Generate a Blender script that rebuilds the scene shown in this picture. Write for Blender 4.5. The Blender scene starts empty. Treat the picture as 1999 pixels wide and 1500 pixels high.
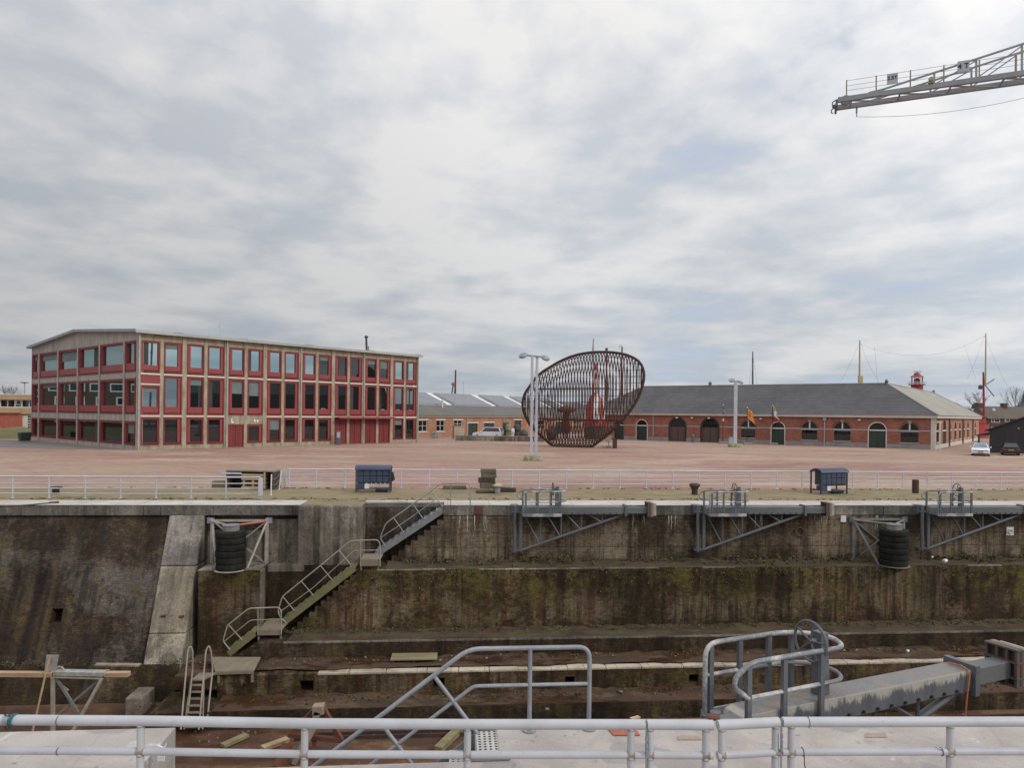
import bpy, math, random
from mathutils import Matrix, Vector
random.seed(7)
scene = bpy.context.scene
COL = scene.collection
PI = math.pi
# ---------------------------------------------------------------- camera
F, CX, CY, ROLL, EYE = 1333.0, 999.5, 808.0, 0.0115, 4.15
CR, SR = math.cos(ROLL), math.sin(ROLL)
cam_d = bpy.data.cameras.new("camera"); cam = bpy.data.objects.new("camera", cam_d); COL.objects.link(cam)
cam_d.sensor_width = 36; cam_d.lens = 36 * F / 1999.0
cam_d.shift_y = (CY - 749.5) / 1999.0
cam_d.clip_start = 0.1; cam_d.clip_end = 8000
cam.matrix_world = Matrix(((CR, -SR, 0, 0), (0, 0, -1, 0), (SR, CR, 0, EYE), (0, 0, 0, 1)))
scene.camera = cam
# ---------------------------------------------------------------- exposure
vs = scene.view_settings
vs.view_transform = 'Standard'; vs.look = 'None'; vs.gamma = 1; vs.use_curve_mapping = False; vs.exposure = 0.0
scene.cycles.max_bounces = 8
scene.cycles.use_denoising = True
# ---------------------------------------------------------------- sun
SUN_AZ, SUN_EL = math.radians(118), math.radians(32)      # azimuth clockwise from +Y
sd = bpy.data.lights.new("sun", 'SUN'); sd.energy = 1.25; sd.angle = math.radians(14); sd.color = (1.0, 0.93, 0.84)
so = bpy.data.objects.new("sun", sd); COL.objects.link(so)
sdir = Vector((math.sin(SUN_AZ) * math.cos(SUN_EL), math.cos(SUN_AZ) * math.cos(SUN_EL), math.sin(SUN_EL)))
so.rotation_euler = sdir.to_track_quat('Z', 'Y').to_euler(); so.location = (0, 0, 60)
# ---------------------------------------------------------------- node helper
class G:
    def __init__(s, nt): s.nt = nt
    def n(s, typ, ins=None, **props):
        nd = s.nt.nodes.new(typ)
        for k, v in props.items(): setattr(nd, k, v)
        for k, v in (ins or {}).items(): s.set(nd, k, v)
        return nd
    def set(s, nd, k, v):
        sock = nd.inputs[k]
        if isinstance(v, bpy.types.NodeSocket): s.nt.links.new(v, sock)
        elif isinstance(v, bpy.types.Node): s.nt.links.new(v.outputs[0], sock)
        elif isinstance(v, (tuple, list)) and len(v) == 3 and sock.type == 'RGBA': sock.default_value = (*v, 1)
        else: sock.default_value = v
    def m(s, op, a, b=0.0, c=None, clamp=False):
        ins = {0: a, 1: b}
        if c is not None: ins[2] = c
        return s.n('ShaderNodeMath', ins, operation=op, use_clamp=clamp).outputs[0]
    def mix(s, f, a, b, blend='MIX'):
        nd = s.nt.nodes.new('ShaderNodeMix'); nd.data_type = 'RGBA'; nd.blend_type = blend; nd.clamp_factor = True
        s.set(nd, 0, f); s.set(nd, 6, a); s.set(nd, 7, b)
        return nd.outputs[2]
    def vscale(s, v, sc, off=(0, 0, 0)):
        return s.n('ShaderNodeMapping', {0: v, 1: off, 3: sc}).outputs[0]
    def noise(s, v, scale, detail=4, rough=0.55, dist=0.0):
        return s.n('ShaderNodeTexNoise', {'Vector': v, 'Scale': scale, 'Detail': detail, 'Roughness': rough, 'Distortion': dist}).outputs[0]
    def ramp(s, f, lo, hi, a=0.0, b=1.0):
        nd = s.n('ShaderNodeMapRange', {0: f, 1: lo, 2: hi, 3: a, 4: b}); nd.clamp = True
        return nd.outputs[0]
# ---------------------------------------------------------------- sky
world = bpy.data.worlds.new("World"); scene.world = world; world.use_nodes = True
world.node_tree.nodes.clear(); g = G(world.node_tree)
sky = g.n('ShaderNodeTexSky', sky_type='NISHITA'); sky.sun_disc = False
sky.sun_elevation = SUN_EL; sky.sun_rotation = SUN_AZ
dirv = g.n('ShaderNodeTexCoord').outputs['Generated']
sep = g.n('ShaderNodeSeparateXYZ', {0: dirv})
zc = g.m('MAXIMUM', sep.outputs[2], 0.0)
az = g.m('ARCTAN2', sep.outputs[0], sep.outputs[1]); el = g.m('LOGARITHM', g.m('ADD', zc, 0.14), 2.718)
pv = g.n('ShaderNodeCombineXYZ', {0: az, 1: el, 2: 0.37}).outputs[0]
n_big = g.noise(g.vscale(pv, (1.5, 1.5, 1), (3.4, 1.2, 0)), 1.0, 3, 0.5, 0.2)
n_mid = g.noise(g.vscale(pv, (5.2, 5.8, 1), (9.3, 4.2, 0)), 1.0, 6, 0.50, 0.10)
n_fin = g.noise(g.vscale(pv, (12.0, 12.5, 1), (2.3, 7.7, 0)), 1.0, 5, 0.52, 0.1)
dens = g.m('ADD', g.m('ADD', g.m('MULTIPLY', n_big, 0.50), g.m('MULTIPLY', n_mid, 0.40)), g.m('MULTIPLY', n_fin, 0.10))
cover = g.ramp(dens, 0.365, 0.44)
light = g.ramp(g.m('ADD', g.m('MULTIPLY', n_big, 0.18), g.m('ADD', g.m('MULTIPLY', n_mid, 0.54), g.m('MULTIPLY', n_fin, 0.28))), 0.43, 0.585)
grad = g.ramp(zc, 0.0, 0.55)
c_dark = g.mix(grad, (4.5, 5.05, 5.7), (6.6, 6.85, 7.35))
c_lite = g.mix(grad, (6.75, 6.85, 6.95), (8.8, 8.7, 8.65))
cloud = g.mix(light, c_dark, c_lite)
zen = g.ramp(zc, 0.5, 1.0, 1.0, 1.45)
sund = g.n('ShaderNodeVectorMath', {0: dirv, 1: tuple(sdir)}, operation='DOT_PRODUCT').outputs[1]
glow = g.m('MULTIPLY', g.ramp(sund, 0.0, 1.0, 1.0, 1.6), g.ramp(sund, -0.95, -0.2, 0.62, 1.0))     # clouds are brighter round the veiled sun
cloud = g.n('ShaderNodeVectorMath', {0: cloud, 3: g.m('MULTIPLY', zen, glow)}, operation='SCALE').outputs[0]
blue = g.n('ShaderNodeVectorMath', {0: sky.outputs[0], 3: 0.5}, operation='SCALE').outputs[0]
blue = g.mix(0.8, blue, (5.7, 6.6, 8.2))
skyc = g.mix(cover, blue, cloud)
bg = g.n('ShaderNodeBackground', {0: skyc, 1: 0.1})
g.n('ShaderNodeOutputWorld', {0: bg})
# ---------------------------------------------------------------- placement: the pixel of the photo on a known plane
def ray(x, y):
    a = (x - CX) / F; b = -(y - CY) / F
    return Vector((a * CR - b * SR, 1.0, a * SR + b * CR))
def ground_at(x, y, z=0.0):
    d = ray(x, y); k = (z - EYE) / d.z
    return Vector((d.x * k, d.y * k, z))
def at_depth(x, y, dep):
    d = ray(x, y); return Vector((d.x * dep, dep, EYE + d.z * dep))
YAW = 0.0834
DA = Vector((math.cos(YAW), math.sin(YAW), 0)); DN = Vector((-math.sin(YAW), math.cos(YAW), 0)); DO = Vector((0, 30.77, 0))
DM = Matrix(((DA.x, DN.x, 0, DO.x), (DA.y, DN.y, 0, DO.y), (0, 0, 1, 0), (0, 0, 0, 1)))
DI = DM.inverted()
def dock_at(x, y, t):                                   # point of the dock plane t = const, in dock coordinates s, t, z
    d = ray(x, y); k = (t + DO.dot(DN)) / d.dot(DN)
    return DI @ Vector((d.x * k, d.y * k, EYE + d.z * k))
def dock_h(x, y, z): return DI @ ground_at(x, y, z)
# ---------------------------------------------------------------- mesh helper
class MB:
    def __init__(s): s.v = []; s.f = []
    def add(s, vs_, fs):
        o = len(s.v); s.v += [tuple(p) for p in vs_]; s.f += [tuple(i + o for i in f) for f in fs]; return s
    def hexa(s, p):      # 4 bottom ccw, 4 top ccw
        return s.add(p, [(3, 2, 1, 0), (4, 5, 6, 7), (0, 1, 5, 4), (1, 2, 6, 5), (2, 3, 7, 6), (3, 0, 4, 7)])
    def box(s, x0, x1, y0, y1, z0, z1):
        return s.hexa([(x0, y0, z0), (x1, y0, z0), (x1, y1, z0), (x0, y1, z0), (x0, y0, z1), (x1, y0, z1), (x1, y1, z1), (x0, y1, z1)])
    def prism(s, pts, d):
        n = len(pts); d = Vector(d); a = [Vector(p) for p in pts]
        return s.add(a + [p + d for p in a], [tuple(range(n - 1, -1, -1)), tuple(range(n, 2 * n))] + [(i, (i + 1) % n, n + (i + 1) % n, n + i) for i in range(n)])
    def poly(s, pts): return s.add(pts, [tuple(range(len(pts)))])
    def bar(s, p, q, w, h, up=(0, 0, 1)):
        p = Vector(p); q = Vector(q); d = (q - p).normalized(); u = Vector(up)
        if abs(d.dot(u)) > 0.98: u = Vector((0, 1, 0))
        r = d.cross(u).normalized() * (w / 2); u = r.cross(d).normalized() * (h / 2)
        return s.hexa([p - r - u, p + r - u, q + r - u, q - r - u, p - r + u, p + r + u, q + r + u, q - r + u])
    def tube(s, pts, r, n=8, r2=None, closed=False):
        P = [Vector(p) for p in pts]; m = len(P); o = len(s.v)
        if m < 2: return s
        def tan(i):
            if closed: return (P[(i + 1) % m] - P[i - 1]).normalized()
            a = P[max(i - 1, 0)]; b = P[min(i + 1, m - 1)]; return (b - a).normalized()
        t0 = tan(0); ref = Vector((0, 0, 1)) if abs(t0.z) < 0.9 else Vector((1, 0, 0))
        u = t0.cross(ref).normalized()
        for i in range(m):
            t = tan(i); u = (u - t * u.dot(t)).normalized(); w = t.cross(u)
            rr = r if r2 is None else r + (r2 - r) * i / (m - 1)
            for k in range(n):
                a = 2 * PI * k / n; s.v.append(tuple(P[i] + (u * math.cos(a) + w * math.sin(a)) * rr))
        for i in range(m if closed else m - 1):
            j = (i + 1) % m
            for k in range(n): s.f.append((o + i * n + k, o + i * n + (k + 1) % n, o + j * n + (k + 1) % n, o + j * n + k))
        if not closed:
            s.f.append(tuple(o + k for k in range(n - 1, -1, -1))); s.f.append(tuple(o + (m - 1) * n + k for k in range(n)))
        return s
    def lathe(s, prof, c=(0, 0, 0), n=16, axis=None):
        o = len(s.v); m = len(prof); c = Vector(c)
        rot = Vector(axis).to_track_quat('Z', 'Y').to_matrix() if axis else Matrix.Identity(3)
        for r, z in prof:
            for k in range(n):
                a = 2 * PI * k / n; s.v.append(tuple(c + rot @ Vector((r * math.cos(a), r * math.sin(a), z))))
        for i in range(m - 1):
            for k in range(n): s.f.append((o + i * n + k, o + i * n + (k + 1) % n, o + (i + 1) * n + (k + 1) % n, o + (i + 1) * n + k))
        s.f.append(tuple(o + k for k in range(n - 1, -1, -1))); s.f.append(tuple(o + (m - 1) * n + k for k in range(n)))
        return s
    def build(s, name, mat, parent=None, off=None, smooth=False, bevel=0.0, matrix=None):
        me = bpy.data.meshes.new(name)
        vv = s.v if off is None else [tuple(Vector(p) - Vector(off)) for p in s.v]
        me.from_pydata(vv, [], s.f); me.update()
        me.materials.append(mat)
        if smooth:
            me.polygons.foreach_set('use_smooth', [True] * len(me.polygons))
            me.set_sharp_from_angle(angle=math.radians(40))
        ob = bpy.data.objects.new(name, me); COL.objects.link(ob)
        if parent is not None: ob.parent = parent
        if matrix is not None: ob.matrix_local = matrix
        if bevel:
            b = ob.modifiers.new("bevel", 'BEVEL'); b.width = bevel; b.segments = 2; b.limit_method = 'ANGLE'
        return ob
def tag(o, label=None, cat=None, group=None, kind=None):
    if label: o['label'] = label
    if cat: o['category'] = cat
    if group: o['group'] = group
    if kind: o['kind'] = kind
    return o
def thing(name, label, cat, matrix=None, group=None, kind=None):
    o = bpy.data.objects.new(name, None); COL.objects.link(o); o.empty_display_size = 0.2
    if matrix is not None: o.matrix_world = matrix
    return tag(o, label, cat, group, kind)
def copy_tree(o, parent=None):
    c = o.copy(); COL.objects.link(c)
    if parent is not None: c.parent = parent
    for ch in [x for x in bpy.data.objects if x.parent == o]: copy_tree(ch, c)
    return c
def T(p): return Matrix.Translation(Vector(p))
def frame(origin, xdir, rotup=None):                    # x along xdir (horizontal), y to its left, z up
    x = Vector((xdir[0], xdir[1], 0)).normalized(); y = Vector((-x.y, x.x, 0))
    return Matrix(((x.x, y.x, 0, origin[0]), (x.y, y.y, 0, origin[1]), (0, 0, 1, origin[2]), (0, 0, 0, 1)))
# ---------------------------------------------------------------- materials
def new_mat(name):
    m = bpy.data.materials.new(name); m.use_nodes = True; nt = m.node_tree; nt.nodes.clear(); g = G(nt)
    b = g.n('ShaderNodeBsdfPrincipled'); g.n('ShaderNodeOutputMaterial', {0: b.outputs[0]})
    return m, g, b
def obj_coord(g): return g.n('ShaderNodeTexCoord').outputs['Object']
def bumped(g, b, h, strength=0.3, dist=0.02):
    g.set(b, 'Normal', g.n('ShaderNodeBump', {'Strength': strength, 'Distance': dist, 'Height': h}).outputs[0])
def M(name, c1, c2=None, scale=1.5, rough=0.6, metal=0.0, stretch=(1, 1, 1), bump=0.15, spec=None, lo=0.38, hi=0.64, fine=12):
    m, g, b = new_mat(name); c = obj_coord(g)
    c2 = c2 or tuple(x * 0.72 for x in c1)
    n1 = g.noise(g.vscale(c, stretch), scale, 5, 0.6); n2 = g.noise(c, scale * fine, 3, 0.6)
    f = g.ramp(g.m('ADD', g.m('MULTIPLY', n1, 0.72), g.m('MULTIPLY', n2, 0.28)), lo, hi)
    g.set(b, 'Base Color', g.mix(f, c1, c2)); g.set(b, 'Roughness', g.ramp(n2, 0.3, 0.7, rough * 0.85, min(1, rough * 1.15))); g.set(b, 'Metallic', metal)
    if spec is not None: g.set(b, 'Specular IOR Level', spec)
    if bump: bumped(g, b, n2, bump, 0.01)
    return m
def glass_mat(name, tint=(0.55, 0.72, 0.74), dark=(0.012, 0.015, 0.016), refl=0.5):
    m = bpy.data.materials.new(name); m.use_nodes = True; nt = m.node_tree; nt.nodes.clear(); g = G(nt)
    c = g.n('ShaderNodeTexCoord').outputs['Object']
    nz = g.noise(c, 0.35, 2, 0.5)
    gl = g.n('ShaderNodeBsdfGlossy', {0: tint, 1: 0.01})
    g.set(gl, 'Normal', g.n('ShaderNodeBump', {'Strength': 0.02, 'Distance': 0.05, 'Height': nz}).outputs[0])
    df = g.n('ShaderNodeBsdfDiffuse', {0: dark})
    fr = g.n('ShaderNodeFresnel', {0: 1.5})
    f = g.m('ADD', g.m('MULTIPLY', fr.outputs[0], 1.0 - refl), refl, clamp=True)
    mx = g.n('ShaderNodeMixShader', {0: f, 1: df.outputs[0], 2: gl.outputs[0]})
    g.n('ShaderNodeOutputMaterial', {0: mx.outputs[0]})
    return m
def wall_vec(g):                                        # (x+y, z) so that brick courses run on every upright face
    s_ = g.n('ShaderNodeSeparateXYZ', {0: obj_coord(g)})
    return g.n('ShaderNodeCombineXYZ', {0: g.m('ADD', s_.outputs[0], s_.outputs[1]), 1: s_.outputs[2], 2: 0.0}).outputs[0]
def dock_mat(name, dark, mid, moss, pale, rust, moss_lo=0.5, pale_lo=0.56, rust_lo=0.56, brick=True, bw=0.22, bh=0.065, joint=None, mossy=None, worn=None, bands=None):
    m, g, b = new_mat(name); c = obj_coord(g)
    big = g.noise(g.vscale(c, (1, 1, 0.8)), 0.34, 5, 0.60, 0.5)
    med = g.noise(g.vscale(c, (1, 1, 1), (5, 3, 8)), 1.5, 6, 0.68, 0.5)
    st1 = g.noise(g.vscale(c, (1.1, 0.6, 0.10), (2, 7, 1)), 1.4, 5, 0.62, 0.3)
    st2 = g.noise(g.vscale(c, (3.0, 1.0, 0.16), (11, 2, 4)), 1.7, 4, 0.62, 0.2)
    fin = g.noise(c, 16.0, 4, 0.72)
    mf = g.noise(g.vscale(c, (1, 1, 1.4), (1, 9, 3)), 5.0, 5, 0.7, 0.3)
    col = g.mix(g.ramp(g.m('ADD', g.m('MULTIPLY', st1, 0.55), g.m('MULTIPLY', med, 0.45)), 0.38, 0.60), dark, mid)
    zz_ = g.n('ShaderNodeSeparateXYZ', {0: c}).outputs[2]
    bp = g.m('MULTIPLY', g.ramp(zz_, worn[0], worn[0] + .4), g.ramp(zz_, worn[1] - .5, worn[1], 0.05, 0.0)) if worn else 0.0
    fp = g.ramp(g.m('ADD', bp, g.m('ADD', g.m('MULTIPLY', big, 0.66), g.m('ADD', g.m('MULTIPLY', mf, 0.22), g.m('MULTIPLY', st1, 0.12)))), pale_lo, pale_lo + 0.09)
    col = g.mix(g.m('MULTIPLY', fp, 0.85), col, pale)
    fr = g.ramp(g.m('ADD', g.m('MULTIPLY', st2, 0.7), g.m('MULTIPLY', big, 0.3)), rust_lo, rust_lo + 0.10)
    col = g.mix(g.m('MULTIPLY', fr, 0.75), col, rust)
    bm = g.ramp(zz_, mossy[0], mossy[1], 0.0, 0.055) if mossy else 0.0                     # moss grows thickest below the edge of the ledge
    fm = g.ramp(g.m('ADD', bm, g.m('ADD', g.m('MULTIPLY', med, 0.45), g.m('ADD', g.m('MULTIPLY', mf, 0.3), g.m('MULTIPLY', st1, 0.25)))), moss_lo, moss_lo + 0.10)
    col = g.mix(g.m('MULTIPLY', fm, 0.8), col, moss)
    st3 = g.noise(g.vscale(c, (2.1, 0.7, 0.07), (4, 13, 9)), 1.5, 5, 0.6, 0.25); ch = g.noise(g.vscale(c, (1, 1, 1.2), (9, 4, 6)), 0.55, 4, 0.55)
    fd = g.ramp(g.m('ADD', g.m('MULTIPLY', st3, 0.62), g.m('MULTIPLY', ch, 0.38)), 0.525, 0.59); col = g.mix(g.m('MULTIPLY', fd, 0.68), col, tuple(x * 0.55 for x in dark))
    if bands:                                              # long dark run-off stains below the outfall at the far end
        xs_ = g.n('ShaderNodeSeparateXYZ', {0: c}).outputs[0]
        bn = g.noise(g.vscale(c, (1.35, 0.0, 0.05), (1, 2, 3)), 1.0, 2, 0.5); ed = g.m('MULTIPLY', g.m('SUBTRACT', mf, 0.5), 0.9)
        mk = g.m('MULTIPLY', g.ramp(g.m('ADD', xs_, ed), bands[0], bands[0] + .5, 1.0, 0.0), g.ramp(g.m('ADD', zz_, ed), bands[1] - .3, bands[1], 1.0, 0.0))
        col = g.mix(g.m('MULTIPLY', mk, g.ramp(bn, 0.46, 0.54)), col, (0.026, 0.018, 0.017)); col = g.mix(g.m('MULTIPLY', mk, g.m('MULTIPLY', g.ramp(bn, 0.45, 0.38), 0.65)), col, (0.115, 0.088, 0.038))
    fs = g.ramp(g.noise(g.vscale(c, (1, 1, 0.8), (3, 8, 1)), 3.4, 6, 0.72, 0.4), 0.56, 0.66); col = g.mix(g.m('MULTIPLY', fs, 0.55), col, tuple(x * 0.6 for x in dark))
    col = g.mix(0.75, col, g.n('ShaderNodeCombineColor', {0: g.ramp(fin, 0.28, 0.72, 0.45, 1.55), 1: g.ramp(fin, 0.28, 0.72, 0.45, 1.55), 2: g.ramp(fin, 0.28, 0.72, 0.45, 1.55)}).outputs[0], 'MULTIPLY')
    h = fin
    if brick:
        br = g.n('ShaderNodeTexBrick', {'Vector': wall_vec(g), 'Color1': (1.25, 1.22, 1.18), 'Color2': (0.72, 0.72, 0.74), 'Mortar': (0.62, 0.62, 0.6), 'Scale': 1.0,
                                         'Mortar Size': 0.007, 'Mortar Smooth': 0.3, 'Bias': 0.0, 'Brick Width': bw, 'Row Height': bh})
        col = g.mix(0.85, col, br.outputs[0], 'MULTIPLY')
        h = g.m('ADD', g.m('MULTIPLY', fin, 0.6), g.m('MULTIPLY', br.outputs[1], -0.5))
    if joint:
        jb = g.n('ShaderNodeTexBrick', {'Vector': wall_vec(g), 'Color1': (1.08, 1.08, 1.08), 'Color2': (0.88, 0.88, 0.88), 'Mortar': (0.4, 0.4, 0.38), 'Scale': 1.0, 'Mortar Size': 0.014,
                                         'Mortar Smooth': 0.2, 'Bias': 0.0, 'Brick Width': joint[0], 'Row Height': joint[1]})
        col = g.mix(1.0, col, jb.outputs[0], 'MULTIPLY')
    big2 = g.noise(g.vscale(c, (0.8, 1, 0.35), (6, 1, 2)), 0.5, 3, 0.5); kk = g.ramp(big2, 0.36, 0.62, 0.60, 1.06)
    col = g.mix(1.0, col, g.n('ShaderNodeCombineColor', {0: kk, 1: kk, 2: kk}).outputs[0], 'MULTIPLY')
    g.set(b, 'Base Color', col); g.set(b, 'Roughness', g.m('SUBTRACT', 0.92, g.m('MULTIPLY', fd, 0.42))); g.set(b, 'Specular IOR Level', 0.25)
    bumped(g, b, h, 0.6, 0.03)
    return m
def soil_mat(name, a, b_, c_, sc=0.8, wet=False):
    m, g, b = new_mat(name); c = obj_coord(g)
    n1 = g.noise(g.vscale(c, (0.5, 1.4, 1)), sc, 6, 0.68, 0.4); n2 = g.noise(g.vscale(c, (0.7, 1.3, 1), (4, 8, 2)), sc * 2.3, 6, 0.7); n3 = g.noise(c, 22, 4, 0.75)
    col = g.mix(g.ramp(n1, 0.40, 0.60), a, b_); col = g.mix(g.ramp(n2, 0.50, 0.62), col, c_)
    k = g.ramp(n3, 0.3, 0.7, 0.5, 1.5)
    col = g.mix(0.8, col, g.n('ShaderNodeCombineColor', {0: k, 1: k, 2: k}).outputs[0], 'MULTIPLY')
    wet_ = g.ramp(g.noise(g.vscale(c, (0.5, 1, 1), (2, 6, 0)), sc * 1.1, 4, 0.6), 0.50, 0.58) if wet else 0.0
    if wet: col = g.mix(g.m('MULTIPLY', wet_, 0.45), col, tuple(x * 0.5 for x in a))
    g.set(b, 'Base Color', col); g.set(b, 'Roughness', g.m('SUBTRACT', 0.95, g.m('MULTIPLY', wet_, 0.72)) if wet else 0.95); bumped(g, b, g.m('ADD', n2, n3), 0.35 if wet else 0.7, 0.04)
    return m
MAT = {}
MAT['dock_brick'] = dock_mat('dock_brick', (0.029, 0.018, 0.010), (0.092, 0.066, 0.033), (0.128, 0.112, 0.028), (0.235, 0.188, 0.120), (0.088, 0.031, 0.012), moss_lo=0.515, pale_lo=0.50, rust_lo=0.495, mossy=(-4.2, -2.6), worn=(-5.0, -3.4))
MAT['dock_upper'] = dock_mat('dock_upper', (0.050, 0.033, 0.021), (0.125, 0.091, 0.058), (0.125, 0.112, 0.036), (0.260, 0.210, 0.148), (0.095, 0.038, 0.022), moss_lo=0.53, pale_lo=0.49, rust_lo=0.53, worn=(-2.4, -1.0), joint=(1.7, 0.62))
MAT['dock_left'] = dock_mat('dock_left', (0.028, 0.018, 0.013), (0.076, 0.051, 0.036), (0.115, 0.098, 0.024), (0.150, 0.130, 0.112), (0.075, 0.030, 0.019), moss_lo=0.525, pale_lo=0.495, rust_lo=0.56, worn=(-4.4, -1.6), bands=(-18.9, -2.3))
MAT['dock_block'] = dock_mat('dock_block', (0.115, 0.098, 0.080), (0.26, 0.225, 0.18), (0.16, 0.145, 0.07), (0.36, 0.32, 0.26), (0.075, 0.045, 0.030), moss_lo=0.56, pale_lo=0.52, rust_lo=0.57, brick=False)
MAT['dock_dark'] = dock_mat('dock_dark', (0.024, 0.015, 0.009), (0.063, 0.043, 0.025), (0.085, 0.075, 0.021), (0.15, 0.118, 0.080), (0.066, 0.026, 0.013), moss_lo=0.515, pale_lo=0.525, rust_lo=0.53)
MAT['chute'] = dock_mat('chute', (0.135, 0.115, 0.085), (0.27, 0.235, 0.18), (0.25, 0.215, 0.11), (0.43, 0.385, 0.31), (0.16, 0.10, 0.065), moss_lo=0.545, pale_lo=0.50, rust_lo=0.60, brick=False)
MAT['coping_face'] = dock_mat('coping_face', (0.105, 0.092, 0.08), (0.23, 0.205, 0.18), (0.17, 0.155, 0.085), (0.33, 0.30, 0.26), (0.10, 0.06, 0.045), moss_lo=0.57, pale_lo=0.54, rust_lo=0.58, brick=False, joint=(1.9, 3.0))
MAT['chute_top'] = dock_mat('chute_top', (0.105, 0.092, 0.080), (0.225, 0.205, 0.180), (0.20, 0.18, 0.095), (0.34, 0.31, 0.27), (0.12, 0.085, 0.065), moss_lo=0.55, pale_lo=0.50, rust_lo=0.58, brick=False)
MAT['ledge_soil'] = soil_mat('ledge_soil', (0.038, 0.024, 0.013), (0.080, 0.052, 0.029), (0.078, 0.068, 0.023))
MAT['ledge_red'] = soil_mat('ledge_red', (0.075, 0.034, 0.019), (0.042, 0.025, 0.014), (0.092, 0.062, 0.030), 0.8, True)
MAT['floor_rust'] = soil_mat('floor_rust', (0.100, 0.046, 0.025), (0.060, 0.030, 0.018), (0.15, 0.080, 0.036), 0.35, True)
def coping_top(name, a, b_, c_, jw=1.9, jh=40):
    m, g, b = new_mat(name); c = obj_coord(g)
    n1 = g.noise(g.vscale(c, (0.6, 1.2, 1)), 1.1, 6, 0.66, 0.3); n2 = g.noise(g.vscale(c, (0.5, 1.5, 1), (3, 1, 2)), 2.6, 6, 0.7); n3 = g.noise(c, 25, 3, 0.7)
    col = g.mix(g.ramp(n1, 0.42, 0.60), a, b_); col = g.mix(g.ramp(n2, 0.56, 0.70), col, c_)
    br = g.n('ShaderNodeTexBrick', {'Vector': c, 'Color1': (1.05, 1.05, 1.05), 'Color2': (0.9, 0.9, 0.9), 'Mortar': (0.45, 0.43, 0.4), 'Scale': 1.0, 'Mortar Size': 0.012, 'Bias': 0, 'Brick Width': jw, 'Row Height': jh})
    col = g.mix(1.0, col, br.outputs[0], 'MULTIPLY')
    k = g.ramp(n3, 0.3, 0.7, 0.82, 1.16); col = g.mix(1.0, col, g.n('ShaderNodeCombineColor', {0: k, 1: k, 2: k}).outputs[0], 'MULTIPLY')
    g.set(b, 'Base Color', col); g.set(b, 'Roughness', 0.85); bumped(g, b, n3, 0.3, 0.02)
    return m
MAT['coping'] = coping_top('coping', (0.50, 0.47, 0.435), (0.41, 0.38, 0.35), (0.23, 0.20, 0.165))
MAT['edge_stone'] = coping_top('edge_stone', (0.50, 0.44, 0.345), (0.34, 0.285, 0.21), (0.10, 0.078, 0.045), 1.3)
def quay_mat():
    m, g, b = new_mat('quay_concrete'); c = obj_coord(g)
    n1 = g.noise(c, 0.9, 6, 0.66, 0.5); n2 = g.noise(g.vscale(c, (1, 1, 1), (7, 3, 0)), 2.2, 6, 0.72, 0.8); n3 = g.noise(c, 55, 4, 0.75); n4 = g.noise(g.vscale(c, (1, 1, 1), (1, 5, 0)), 7.0, 5, 0.7)
    n5 = g.noise(g.vscale(c, (1, 1, 1), (2, 2, 0)), 0.55, 3, 0.5)
    col = g.mix(g.ramp(n1, 0.38, 0.62), (0.43, 0.39, 0.36), (0.33, 0.295, 0.275))
    col = g.mix(g.m('MULTIPLY', g.ramp(n2, 0.57, 0.68), 0.6), col, (0.50, 0.38, 0.28))
    col = g.mix(g.m('MULTIPLY', g.ramp(n5, 0.555, 0.575), 0.55), col, (0.235, 0.22, 0.215))
    n6 = g.noise(g.vscale(c, (1, 1, 1), (4, 11, 0)), 1.3, 5, 0.65, 0.6); col = g.mix(g.m('MULTIPLY', g.ramp(n6, 0.62, 0.66), 0.6), col, (0.56, 0.56, 0.56))
    col = g.mix(g.m('MULTIPLY', g.ramp(n4, 0.60, 0.68), 0.75), col, (0.20, 0.165, 0.145))
    vo = g.n('ShaderNodeTexVoronoi', {'Vector': g.vscale(c, (1, 1, 1)), 'Scale': 0.62}, feature='DISTANCE_TO_EDGE')
    crack = g.ramp(g.m('ADD', vo.outputs[0], g.m('MULTIPLY', g.m('SUBTRACT', n4, 0.5), 0.03)), 0.004, 0.010, 1.0, 0.0)
    col = g.mix(g.m('MULTIPLY', crack, 0.14), col, (0.2, 0.175, 0.16))
    k = g.ramp(n3, 0.3, 0.7, 0.84, 1.14); col = g.mix(1.0, col, g.n('ShaderNodeCombineColor', {0: k, 1: k, 2: k}).outputs[0], 'MULTIPLY')
    g.set(b, 'Base Color', col); g.set(b, 'Roughness', 0.82); bumped(g, b, g.m('ADD', n3, n4), 0.35, 0.01)
    return m
MAT['quay'] = quay_mat()
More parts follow.
